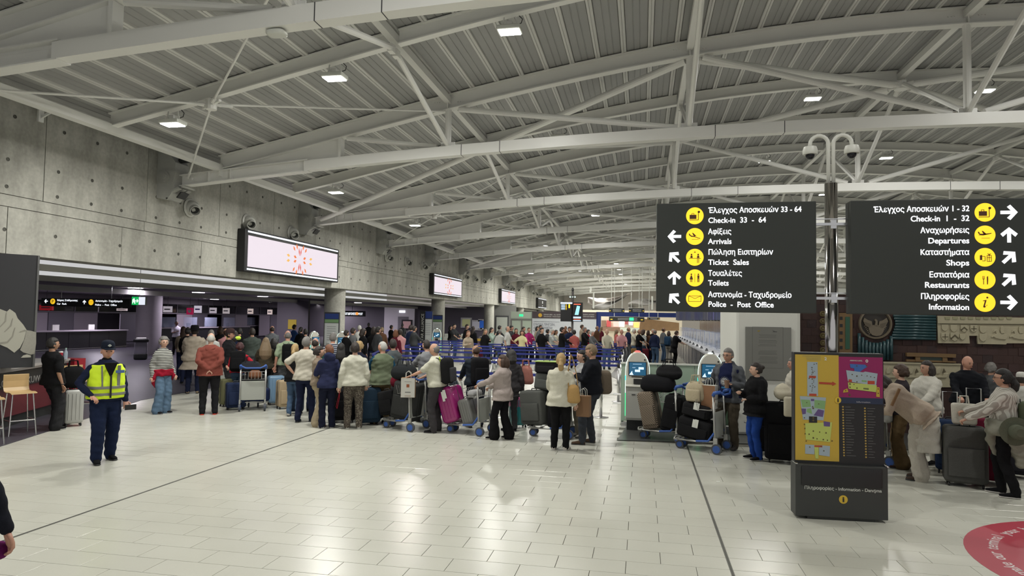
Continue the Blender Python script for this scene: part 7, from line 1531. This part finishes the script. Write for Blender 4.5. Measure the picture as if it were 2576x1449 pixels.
for u, v, dm, c_, kd, lab, a in ((572, 1022, (.34, .24, .58), (.13, .13, .07), 'soft', 'olive suitcase standing behind the rust hoodie man', 25), (592, 1030, (.42, .26, .55), (.02, .03, .07), 'soft', 'navy soft suitcase with red piping beside the first trolley', 10), (692, 1018, (.36, .26, .64), (.16, .27, .40), 'hard', 'light blue hard suitcase with a dark strap', 15), (713, 1028, (.30, .28, .60), (.36, .28, .18), 'soft', 'beige suitcase leaning behind the blonde woman', 20), (704, 1012, (.3, .2, .5), (.09, .015, .025), 'soft', 'burgundy suitcase between the blue and beige ones', 0),
                             (745, 1040, (.3, .22, .5), (.02, .03, .05), 'soft', 'dark blue case behind the blonde woman in jeans', 0), (862, 1062, (.5, .3, .62), BLK, 'soft', 'large black suitcase between the navy hoodie and cream cardigan', 0), (925, 1068, (.46, .3, .68), (.015, .03, .05), 'soft', 'deep blue suitcase beside the sage vest man', 8), (944, 1062, (.36, .28, .6), (.01, .02, .035), 'soft', 'dark teal suitcase behind the sage vest man', 0),
                             (985, 1060, (.4, .3, .62), (.018, .018, .02), 'soft', 'black upright suitcase left of the paper bag', 30)):
    p = FL(u, v); suitcase((p.x, p.y, .001), view_rz(p, a), dm, c_, lab, kd)
p = FL(575, 985); t = trolley((p.x, p.y+.3, 0), view_rz(p, 60), 'trolley mostly hidden behind the rust hoodie man')
t2 = TR(1053, 1082, -125, 'trolley pushed by the man in the cream polo')
rz = t2.rotation_euler.z
suitcase(on(t2, .0, .12, .18), rz+R_(90), (.52, .34, .72), (.035, .036, .035), 'dark grey soft suitcase standing on the cream polo trolley', tilt=(0, 8), wheels=False)
suitcase(on(t2, -.02, -.24, .24), rz+R_(90), (.36, .22, .46), (.012, .012, .013), 'black cabin bag leaning at the front of the cream polo trolley', tilt=(0, -12), wheels=False)
softbag(on(t2, .0, .08, .92), rz+R_(90), (.56, .36, .3), (.018, .02, .022), 'black rucksack on top of the cream polo trolley', e=.6)
softbag(on(t2, -.15, -.16, .74), rz+R_(90), (.34, .26, .26), (.13, .01, .022), 'burgundy bag on the cream polo trolley', e=.6)
p = PY(1027, 985, FL(1035, 1085).y-.1); paperbag((p.x, p.y, .64), R_(12), (.26, .12, .36), mat('bag white', (.5, .49, .45), .6), mat('kraft side', (.26, .15, .07), .7), 'white paper carrier with a small brown print hanging from the trolley handle', [(-.1, .52, .1, .68, mat('print brown', (.25, .07, .02), .6)), (-.2, .26, .2, .29, M_DGREY), (-.22, .08, .22, .1, mat('kraft side', (.26, .15, .07), .7)), (-.25, .8, .25, .81, M_DGREY)])
t2b = TR(1150, 1065, -120, 'trolley held by the bald man in the quilted jacket'); softbag(on(t2b, 0, .2, .71), t2b.rotation_euler.z, (.5, .34, .14), (.03, .04, .06), 'dark flat bag in the basket of the quilted jacket trolley', e=.4); suitcase(on(t2b, 0, .05, .18), t2b.rotation_euler.z, (.5, .5, .4), (.03, .035, .045), 'slate suitcase on the quilted jacket trolley', wheels=False)
t3 = TR(1222, 1093, -115, 'trolley with the magenta suitcase, pushed by the woman in the taupe jacket'); rz = t3.rotation_euler.z
suitcase(on(t3, 0, -.16, .2), rz+R_(90), (.34, .50, .66), (.27, .012, .13), 'large glossy magenta suitcase with a black strap', 'hard', tilt=(0, -18), wheels=False, tagw=True)
suitcase(on(t3, 0, .18, .18), rz+R_(90), (.24, .42, .48), (.15, .15, .14), 'silver-grey ribbed cabin case next to the magenta one', 'hard', tilt=(0, -18), wheels=False)
softbag(on(t3, 0, .2, .70), rz, (.4, .2, .1), (.3, .3, .3), 'grey pouch and papers in the magenta trolley basket', e=.5, straps=False)
p = FL(1303, 1075); s_ = suitcase((p.x, p.y, .001), view_rz(p, 20), (.34, .24, .56), (.02, .20, .22), 'two-tone teal and pink hard suitcase behind the taupe jacket woman', 'hard'); MB().sbox((0, 0, .49), (.345, .245, .24), .28, 6, 28).build('pink_half', mat('shell pink', (.45, .08, .22), .3), s_, True)
t4 = TR(1436, 1100, -98, 'trolley of the blonde woman in cream, loaded with grey cases'); rz = t4.rotation_euler.z
suitcase(on(t4, -.0, -.2, .2), rz+R_(60), (.52, .30, .62), (.085, .088, .082), 'grey soft suitcase with a green ribbon at the front of the trolley', tilt=(0, -6), wheels=False)
q = MB(); wq = on(t4, -.2, -.34, .42); q.tube([(wq[0]-.1, wq[1]-.14, .35), (wq[0]-.02, wq[1]-.17, .42), (wq[0]+.08, wq[1]-.14, .44)], .012, 6, .4).tube([(wq[0]-.02, wq[1]-.17, .42), (wq[0]-.06, wq[1]-.17, .3)], .01, 6, .4); tag(q.build('green_ribbon', mat('ribbon green', (.12, .5, .05), .5)), 'bright green ribbon tied to the grey suitcase', 'ribbon')
suitcase(on(t4, .04, .2, .18), rz+R_(90), (.34, .42, .66), (.012, .012, .014), 'black suitcase standing behind the grey one on the trolley', wheels=False, tilt=(0, 4))
suitcase(on(t4, .0, -.06, .84), rz+R_(90), (.36, .24, .30), (.10, .105, .10), 'small grey case with lime trim stacked on the grey suitcase', wheels=False, tilt=(0, 6))
suitcase(on(t4, .0, -.02, 1.15), rz+R_(90), (.40, .26, .2), (.022, .022, .024), 'black case with a lime edge at the top of the stack', wheels=False); q = MB(); x_ = on(t4, 0, -.02, 1.355); q.box((0, 0, 0), (.40, .28, .015)).build('lime_edge', mat('lime edge', (.35, .5, .12), .5), None, loc=x_); o = bpy.data.objects['lime_edge']; o.rotation_euler = (0, 0, rz+R_(90)); o.name = 'folded_cover'; tag(o, 'pale lime cover on the topmost black case', 'cover')
t5 = TR(1716, 1110, -104, 'trolley with the houndstooth suitcase, held by the man in the rain jacket'); rz = t5.rotation_euler.z
HT = pattern('houndstooth', 'check', (.02, .015, .012), (.38, .30, .22), 60)
suitcase(on(t5, -.05, -.08, .18), rz+R_(90), (.30, .42, .68), HT, 'tall cream and black houndstooth suitcase', tilt=(0, -12), wheels=False)
suitcase(on(t5, .02, .24, .18), rz+R_(90), (.32, .46, .64), (.010, .010, .011), 'black suitcase behind the houndstooth one', tilt=(0, 10), wheels=False)
softbag(on(t5, -.0, .0, .85), rz+R_(90), (.66, .40, .30), (.012, .012, .014), 'black holdall with white airline tags across the cases', e=.5, straps=False)
softbag(on(t5, 0, .2, 1.08), rz+R_(90), (.5, .3, .26), (.014, .014, .015), 'black leather shoulder bag on top of the houndstooth trolley', e=.7)
q = MB(); x_ = on(t5, -.25, -.02, .9); q.box((x_[0]-.02, x_[1], .92), (.05, .004, .2)).box((x_[0]+.05, x_[1]-.002, .9), (.05, .004, .2)); tag(q.build('airline_tag', M_WHITE), 'white airline tags hanging from the black holdall', 'tag')
t6 = TR(1816, 1138, -108, 'trolley nearest the camera with a cream backpack and black bags'); rz = t6.rotation_euler.z
suitcase(on(t6, 0, .0, .18), rz+R_(90), (.58, .40, .34), (.012, .012, .013), 'large black bag with a white label at the bottom of the near trolley', tilt=(0, 10), wheels=False, tagw=True)
suitcase(on(t6, 0, .02, .54), rz+R_(90), (.46, .32, .22), (.014, .014, .015), 'black case with a white tag in the middle of the near trolley', tilt=(0, 10), wheels=False, tagw=True)
o = softbag(on(t6, -.0, .0, .77), rz+R_(90), (.36, .24, .36), (.42, .36, .25), 'cream backpack with a red lining on the near trolley', e=.6); MB().sbox((0, -.13, .13), (.24, .06, .2), .6, 5, 18).build('front_pocket', cloth((.42, .36, .25)), o, True)
x_ = on(t6, .0, .23, .70); paperbag((x_[0], x_[1], .70), view_rz(FL(1815, 1140), -20), (.24, .13, .38), mat('kraft tan', (.24, .12, .06), .8), mat('bag white', (.5, .49, .45), .6), 'tan paper carrier bag standing in the near trolley basket')
p = FL(1972, 1163); suitcase((p.x, p.y, .001), view_rz(p, 0), (.55, .32, .86), (.006, .006, .007), 'very large black suitcase left of the map stand'); o = softbag((p.x-.02, p.y-.02, .95), 0, (.3, .26, .26), (.5, .46, .36), 'cream jacket draped over the large black suitcase', e=.8, name='folded_jacket', cat='jacket', straps=False, taper=.3); MB().sbox((.06, -.17, -.08), (.16, .07, .3), .7, 6, 18).build('hanging_sleeve', cloth((.5, .46, .36)), o, True)
p = FL(1945, 1150); suitcase((p.x, p.y+.25, .001), view_rz(p, 0), (.42, .3, .66), (.008, .008, .01), 'second black suitcase behind the woman in blue trousers')
t7 = TR(2222, 1182, -110, 'trolley right of the map stand with a white bag on its handle'); x_ = on(t7, -.3, .42, .66); softbag(x_, t7.rotation_euler.z, (.3, .1, .34), (.42, .42, .4), 'white plastic bag hanging from the trolley handle beside the map', e=.5, straps=True)
p = PY(2243, 1020, 9.6); q = PY(2263, 977, 9.55); o = MB().cyl(p, q, .02, 12).build('walking_stick', mat('stick wood', (.22, .12, .05), .5)); tag(o, 'wooden stick handle poking up beside the beige cardigan', 'stick')
p = FL(2428, 1222); suitcase((p.x, p.y, .001), view_rz(p, 6), (.50, .32, .74), (.075, .075, .07), 'big charcoal-grey suitcase at the front right', 'soft'); o = softbag((p.x-.0, p.y-.0, .81), view_rz(p, 4), (.28, .14, .28), (.46, .44, .38), 'cream canvas tote standing on the charcoal suitcase', e=.3, name='tote_bag', taper=-.08)
for u, v, dm, c_, kd, lab, hd in ((2392, 1190, (.38, .3, .72), (.02, .035, .08), 'soft', 'navy suitcase behind the charcoal one, its pull handle raised', 1.16), (2452, 1185, (.33, .28, .74), (.13, .012, .03), 'soft', 'burgundy suitcase behind the cream tote, pull handle raised', 1.2), (2492, 1215, (.4, .3, .5), (.10, .01, .025), 'soft', 'low dark red suitcase behind the striped shirt woman', False), (2558, 1200, (.3, .3, .5), (.02, .02, .025), 'soft', 'black case at the right edge', False)):
    p = FL(u, v); suitcase((p.x, p.y, .001), view_rz(p, 0), dm, c_, lab, kd, handle=hd)

# ------------------------------------------------------------------ the distant crowd
TOPC = {'black': BLK, 'dark grey': (.04, .042, .045), 'grey': (.12, .125, .13), 'white': (.52, .52, .5), 'cream': (.48, .45, .36), 'navy': (.014, .02, .05), 'pale yellow': (.6, .55, .3), 'maroon': (.09, .012, .022), 'mint': (.33, .42, .36), 'coral': (.42, .11, .10), 'red': (.35, .02, .04), 'pink': (.52, .26, .27), 'beige': (.34, .28, .21), 'floral': None, 'magenta': (.3, .02, .12), 'blue': (.03, .07, .2), 'brown': (.10, .05, .03), 'purple': (.12, .04, .14), 'teal': (.02, .08, .1)}
def FP(u, vh, H, tc, lab, hr=('short', 'dark'), a=180, arms=('down', 'down'), fem=False, sl='long', bt=NAVY, sk='m', b=1.05, D=None, **kw):
    D = D or min(44, max(24, (CAM_H-H)*1692/max(1, vh-hz(u)))); r = ray(u, hz(u)); d = Vector((r.x, r.y, 0)).normalized()*D*1.0
    top = TOPC[tc] or pattern('floral print', 'swirl', (.4, .42, .4), (.04, .05, .06), 14)
    return person((d.x, d.y, .006 if d.x < -12 else 0), H, a, lab, top, bt, BLK, sk, hr, arms, b, fem, sleeve=sl, near=False, group=None, **kw)
FAR = [
 (1134, 819, 1.66, 'black', 'person in black with a dark headscarf right of the second column', ('bob', 'black'), 60, ('fwd', 'fwd'), 1), (1143, 815, 1.78, 'dark grey', 'tall man in a dark grey T-shirt leaning on a white machine', ('crop', 'dark'), 50, ('fwd', 'fwd'), 0, 'short'),
 (1175, 816, 1.78, 'black', 'man in a black suit left of the red-haired woman', ('short', 'dark'), 60, ('down', 'down'), 0), (1179, 832, 1.62, 'beige', 'red-haired woman in a beige cardigan at the belts', ('long', 'red'), 20, ('hold', 'down'), 1), (1191, 821, 1.7, 'black', 'woman in black with very long dark hair right of the red-haired woman', ('long', 'dark'), 150, ('down', 'down'), 1),
 (1222, 828, 1.62, 'black', 'woman in a black coat with a pale scarf at the third column', ('long', 'sand'), 40, ('down', 'hold'), 1), (1237, 824, 1.68, 'mint', 'woman in a mint top eating, long brown hair', ('long', 'dark'), 70, ('face', 'down'), 1), (1257, 819, 1.75, 'dark grey', 'stooping man in dark grey behind the white cardigan', ('short', 'black'), 120, ('fwd', 'fwd'), 0), (1258, 829, 1.6, 'white', 'woman in a white long-sleeved top and grey hair', ('short', 'grey'), 170, ('fwd', 'down'), 1),
 (1277, 821, 1.76, 'white', 'balding man in a cream T-shirt with his hand on the belt', ('fringe', 'grey'), 80, ('down', 'rail'), 0, 'short'), (1287, 819, 1.78, 'dark grey', 'bearded man in a charcoal T-shirt', ('short', 'black'), 60, ('hold', 'fwd'), 0, 'short'), (1299, 826, 1.66, 'maroon', 'woman in maroon with long dark hair', ('long', 'dark'), 10, ('down', 'down'), 1), (1314, 831, 1.6, 'pale yellow', 'woman in a pale yellow T-shirt with curly hair and a hand on her hip', ('curly', 'brown'), 10, ('hip', 'fwd'), 1, 'short'),
 (1317, 822, 1.72, 'brown', 'man in brown behind the woman in pale yellow', ('short', 'dark'), 60, ('down', 'down'), 0), (1331, 824, 1.7, 'magenta', 'person in magenta by the glass door', ('crop', 'brown'), 30, ('fwd', 'hold'), 0), (1352, 821, 1.7, 'beige', 'woman in a beige T-shirt in front of the Greek lettering', ('bob', 'dark'), 60, ('down', 'down'), 1, 'short'), (1360, 818, 1.78, 'grey', 'tall man behind the man in the black T-shirt', ('short', 'dark'), 40, ('down', 'down'), 0),
 (1363, 824, 1.76, 'black', 'man in a black T-shirt with a white chest mark leaning on the belt', ('short', 'black'), 50, ('down', 'rail'), 0, 'short'), (1378, 828, 1.64, 'dark grey', 'person in a dark green-grey jacket left of the floral shirt', ('short', 'black'), 120, ('down', 'down'), 1), (1389, 828, 1.66, 'floral', 'person in a blue and white floral shirt and white cap', ('short', 'white'), 70, ('fwd', 'fwd'), 0, 'short'), (1399, 830, 1.6, 'cream', 'woman in a cream jacket with brown hair', ('long', 'brown'), 60, ('down', 'down'), 1),
 (1414, 823, 1.78, 'black', 'man in a black sweater below the flight board', ('short', 'black'), 95, ('fwd', 'fwd'), 0), (1423, 820, 1.75, 'brown', 'man with reddish face behind the flight board pole', ('fringe', 'brown'), 20, ('down', 'down'), 0), (1433, 822, 1.78, 'navy', 'man in a navy T-shirt with a white print', ('short', 'black'), 10, ('hold', 'fwd'), 0, 'short'), (1445, 830, 1.66, 'coral', 'person in a coral sweater with short black hair, seen from behind', ('short', 'black'), 180, ('fwd', 'fwd'), 1),
 (1464, 817, 1.82, 'beige', 'tall person with dark hair behind the black blazer', ('short', 'brown'), 90, ('down', 'down'), 0), (1471, 823, 1.76, 'black', 'man in a black blazer and white shirt right of the pole', ('short', 'grey'), 60, ('fwd', 'fwd'), 0), (1480, 829, 1.64, 'red', 'woman in a red jacket looking right', ('bun', 'black'), 70, ('down', 'down'), 1), (1490, 832, 1.62, 'grey', 'woman with white hair in a grey jacket', ('fluffy', 'white'), 50, ('fwd', 'fwd'), 1),
 (1502, 820, 1.76, 'brown', 'bald man in brown in front of the blue portal jamb', ('fringe', 'brown'), 60, ('down', 'down'), 0), (1513, 822, 1.7, 'maroon', 'woman in dark red behind the beige shirt man', ('long', 'sand'), 120, ('down', 'down'), 1), (1527, 828, 1.72, 'cream', 'balding man in a pale beige shirt behind the mustard suitcases', ('fringe', 'grey'), 10, ('fwd', 'fwd'), 0), (1551, 829, 1.62, 'coral', 'woman with long grey-blond hair in a coral T-shirt', ('long', 'sand'), 95, ('down', 'fwd'), 1, 'short'),
 (1564, 828, 1.72, 'pink', 'red-faced man in a pink polo shirt pushing a trolley', ('fringe', 'grey'), 5, ('fwd', 'fwd'), 0, 'short'), (1581, 823, 1.76, 'navy', 'man in a navy jacket behind the pink polo', ('fringe', 'sand'), 120, ('down', 'down'), 0), (1595, 827, 1.7, 'cream', 'man in a pale shirt and flat cap', ('short', 'white'), 80, ('fwd', 'fwd'), 0, 'short'), (1608, 828, 1.7, 'black', 'man in a dark brown T-shirt bending over bags', ('fringe', 'brown'), 60, ('fwd', 'fwd'), 0, 'short'),
 (1619, 829, 1.66, 'floral', 'woman in a black and white patterned top', ('curly', 'brown'), 130, ('down', 'down'), 1, 'short'), (1631, 831, 1.62, 'brown', 'person with brown hair left of the white-bearded man', ('bob', 'brown'), 150, ('down', 'down'), 1), (1648, 828, 1.72, 'navy', 'man in a blue jacket behind the white-bearded man', ('fringe', 'grey'), 150, ('down', 'down'), 0), (1669, 824, 1.76, 'grey', 'man in a grey striped shirt near the counters', ('fringe', 'brown'), 120, ('down', 'down'), 0),
]
for r_ in FAR:
    u, vh, H, tc, lab, hr, a, ar, fm = r_[:9]; FP(u, vh, H, tc, lab, hr, a, ar, bool(fm), r_[9] if len(r_) > 9 else 'long', bt=random.choice([NAVY, BLK, GREY, DENIM]), sk=random.choice('fmtr') if 'red-faced' not in lab else 'r')
p, H = N(1642, 905, 828); person(p, H, -5, 'white-bearded man in a black T-shirt with a grey chest print', BLK, (.05, .045, .04), BLK, 'r', ('short', 'white'), ('down', 'loose'), 1.25, sleeve='short', near=False, belly=.4)
suitcase((p.x-.0, p.y-.5, .006), view_rz(p, 0), (.5, .3, .72), BLK, 'black suitcase in front of the white-bearded man', wheels=True)
p, H = N(1682, 912, 833); c = person(p, H, 160, 'person with a blue backpack and patterned trousers at the counter', GREY, pattern('pale print', 'swirl', (.3, .28, .24), (.05, .05, .05), 12), BLK, 'm', ('bob', 'brown'), ('down', 'fwd'), 1.1, True, near=False); backpack(c, 'blue backpack worn at the check-in counter', (.02, .05, .10))
p, H = N(1696, 918, 832); person(p, H, 110, 'woman in a black dress leaning on the check-in counter', BLK, BLK, BLK, 'f', ('clip', 'brown'), ('far', 'far'), 1.05, True, sleeve='short', near=False, lean=10, hem=.3, loose=.03)
UND = [(872, 838, 'black', 'short', 'dark'), (889, 826, 'grey', 'short', 'dark'), (905, 818, 'white', 'short', 'white'), (915, 836, 'black', 'curly', 'dark'), (928, 812, 'dark grey', 'short', 'grey'), (941, 822, 'black', 'bob', 'dark'), (952, 830, 'dark grey', 'short', 'black'), (962, 823, 'brown', 'clip', 'sand'), (985, 818, 'black', 'short', 'black'), (997, 834, 'maroon', 'bob', 'red'), (1008, 828, 'pink', 'short', 'dark'), (1013, 814, 'grey', 'short', 'grey'), (1035, 818, 'navy', 'fluffy', 'dark'), (1043, 820, 'dark grey', 'short', 'dark'), (741, 816, 'blue', 'short', 'black'), (758, 822, 'black', 'pony', 'black'), (770, 826, 'black', 'short', 'black')]
UL = ['person with dark hair behind the white kiosk', 'person in grey in the dim opening', 'white-haired person in a pale top in the dim opening', 'woman in black with curly hair and a floral bag', 'man in dark grey beside the far doorway', 'woman in black left of the orange bag', 'man in a dark hoodie in the dim queue', 'fair-haired woman in brown in the dim queue', 'man in black below the white far doorway', 'woman in dark red trousers in the dim queue', 'person in a pale pink top in the dim queue', 'grey-haired person under the far doorway', 'person in navy beside the red framed notice', 'man in dark grey beside the vertical banner', 'person in a blue shirt beside the yellow notice', 'woman in black right of the blue shirt', 'person in black by the bag-drop machine']
for (u, vh, tc, hk, hc), lab in zip(UND, UL): FP(u, vh, 1.62+.14*random.random(), tc, lab, (hk, hc), random.choice((150, 180, 200, 120)), random.choice((('down', 'down'), ('fwd', 'down'), ('fwd', 'fwd'))), hk in ('bob', 'curly', 'clip', 'pony', 'fluffy'), bt=(.09, .01, .02) if 'dark red' in lab else random.choice([BLK, NAVY, GREY]))
for D_, (u, vh, tc, lab, hk, hc) in zip((25, 20, 21.6, 19, 22.8, 24, 22.6), ((556, 806, 'black', 'person with brown hair left of the rental counters', 'bob', 'brown'), (533, 824, 'white', 'grey-haired person in a white top behind the rust hoodie', 'short', 'grey'), (570, 818, 'pink', 'person in a pink top behind the capped man', 'fringe', 'brown'), (590, 828, 'navy', 'person with dark curly hair and a neon yellow neck cushion', 'curly', 'dark'), (604, 832, 'black', 'person in black behind the neon yellow cushion', 'short', 'black'), (463, 827, 'beige', 'woman with brown hair left of the poncho', 'long', 'brown'), (474, 832, 'black', 'dark-haired person between the staff man and the poncho', 'short', 'black'))):
    FP(u, vh, 1.68, tc, lab, (hk, hc), 180, ('fwd', 'fwd'), hk in ('bob', 'long', 'curly'), D=D_)
p = FL(905, 872); suitcase((p.x, p.y, .006), 0, (.42, .3, .62), (.07, .03, .12), 'purple suitcase in the dim queue'); p = FL(940, 880); softbag((p.x, p.y, .006), 0, (.5, .4, .5), (.10, .08, .07), 'floral-patterned bag in the dim queue')
for i, (u, z) in enumerate(((1529, 1.0), (1529, .66))): p = PY(u, 850, 33.6); o = softbag((p.x, 33.6, z-.3), 0, (.62, .35, .32), (.24, .20, .06), ('upper', 'lower')[i]+' of two stacked mustard suitcases before the beige shirt man', e=.4, name='suitcase', cat='suitcase', straps=False, taper=0)
p = FL(1552, 903); trolley((p.x, p.y, 0), R_(180), 'far trolley pushed by the man in the pink polo'); x_ = bpy.data.objects
o = trolley((PY(1529, 850, 33.6).x, 33.6, 0), R_(0), 'far trolley carrying the mustard suitcases')
for i, (u, dm, c_, lab) in enumerate(((1240, (.5, .3, .62), BLK, 'black suitcase behind the belts below the mint top'), (1205, (.4, .3, .5), (.13, .02, .03), 'dark red case beside the yellow bag'), (1345, (.5, .3, .6), BLK, 'black case below the magenta person'), (1400, (.5, .3, .65), (.02, .02, .03), 'dark case below the cream jacket woman'), (1458, (.6, .4, .85), BLK, 'black bags piled right of the coral sweater'), (1498, (.6, .4, .8), BLK, 'black pushchair-like pile before the white-haired woman'), (1598, (.4, .3, .7), (.25, .14, .05), 'tan teddy-like bag before the flat-capped man'), (1619, (.5, .3, .7), (.12, .02, .03), 'maroon suitcase left of the white-bearded man'))):
    p = PY(u, 860, 33.4); suitcase((p.x, 33.4, .006), 0, dm, c_, lab)
p = PY(1210, 838, 33.4); paperbag((p.x, 33.4, .56), 0, (.4, .2, .5), mat('carrier yellow', (.55, .36, .06), .6), mat('carrier yellow', (.55, .36, .06), .6), 'yellow carrier bag with a dark round print on the dark red case', [(-.2, .4, .2, .7, mat('print brown', (.25, .07, .02), .6))])
p = PY(573, 843, 19.8); 
for o in list(COL.objects):
    if o.get('label', '') == 'person with dark curly hair and a neon yellow neck cushion':
        nc = MB().tube([(.13*math.cos(R_(a_)), .1*math.sin(R_(a_)), 1.5) for a_ in range(-60, 241, 30)], .05, 10); nc.build('neck_cushion', mat('neon yellow', (.6, .8, .05), .5), o, True)
# ------------------------------------------------------------------ bake the soft surfaces
bpy.context.view_layer.update()
dg = bpy.context.evaluated_depsgraph_get()
import bmesh
done = []
for o, fold, extra, seed in JOBS:
    me = bpy.data.meshes.new_from_object(o.evaluated_get(dg)); done.append(me)
for (o, fold, extra, seed), me in zip(JOBS, done):
    o.modifiers.clear(); old = o.data; mats_ = [m_ for m_ in old.materials]
    n = len(me.vertices)
    if fold and n:
        co = np.empty(n*3, np.float32); me.vertices.foreach_get('co', co); co = co.reshape(-1, 3); no = np.empty(n*3, np.float32); me.vertices.foreach_get('normal', no); no = no.reshape(-1, 3)
        x, y, z = co[:, 0], co[:, 1], co[:, 2]; sd = seed+hash(o.name) % 7*.9 if False else seed+len(o.name)*.7+float(o.parent.location.x if o.parent else 0)*3
        d = np.sin(46*z+14*x+5*np.sin(9*x+sd)+sd)*.5+np.sin(26*x-24*z+4*np.sin(11*y+sd*2))*.4+np.sin(75*z+30*y+25*x+sd)*.3; d = np.sign(d)*np.abs(d)**.8
        co += no*(d*fold)[:, None]; me.vertices.foreach_set('co', co.ravel())
    if extra is not None:
        bm = bmesh.new(); bm.from_mesh(me); em = extra.mesh('e'); bm.from_mesh(em); bm.to_mesh(me); bm.free(); bpy.data.meshes.remove(em)
    me.polygons.foreach_set('use_smooth', [True]*len(me.polygons))
    if not me.materials:
        for m_ in mats_: me.materials.append(m_)
    me.update(); o.data = me; bpy.data.meshes.remove(old)
# ------------------------------------------------------------------ fit lettering to its measured width, then turn it into meshes
bpy.context.view_layer.update()
for o, wdt, M in FITS:
    w0 = o.dimensions.x/max(1e-6, o.matrix_world.to_scale().x)
    if w0 > 1e-5: o.matrix_local = M @ Matrix.Diagonal((wdt/w0, o['fs'], o['fs'], 1))
bpy.context.view_layer.update()
dg = bpy.context.evaluated_depsgraph_get()
for o in [q for q in COL.objects if q.type == 'FONT']:
    me = bpy.data.meshes.new_from_object(o.evaluated_get(dg)); n = bpy.data.objects.new('lettering', me); COL.objects.link(n)
    n.parent = o.parent; n.matrix_parent_inverse = o.matrix_parent_inverse; n.matrix_local = o.matrix_local; cu = o.data; bpy.data.objects.remove(o); bpy.data.curves.remove(cu)
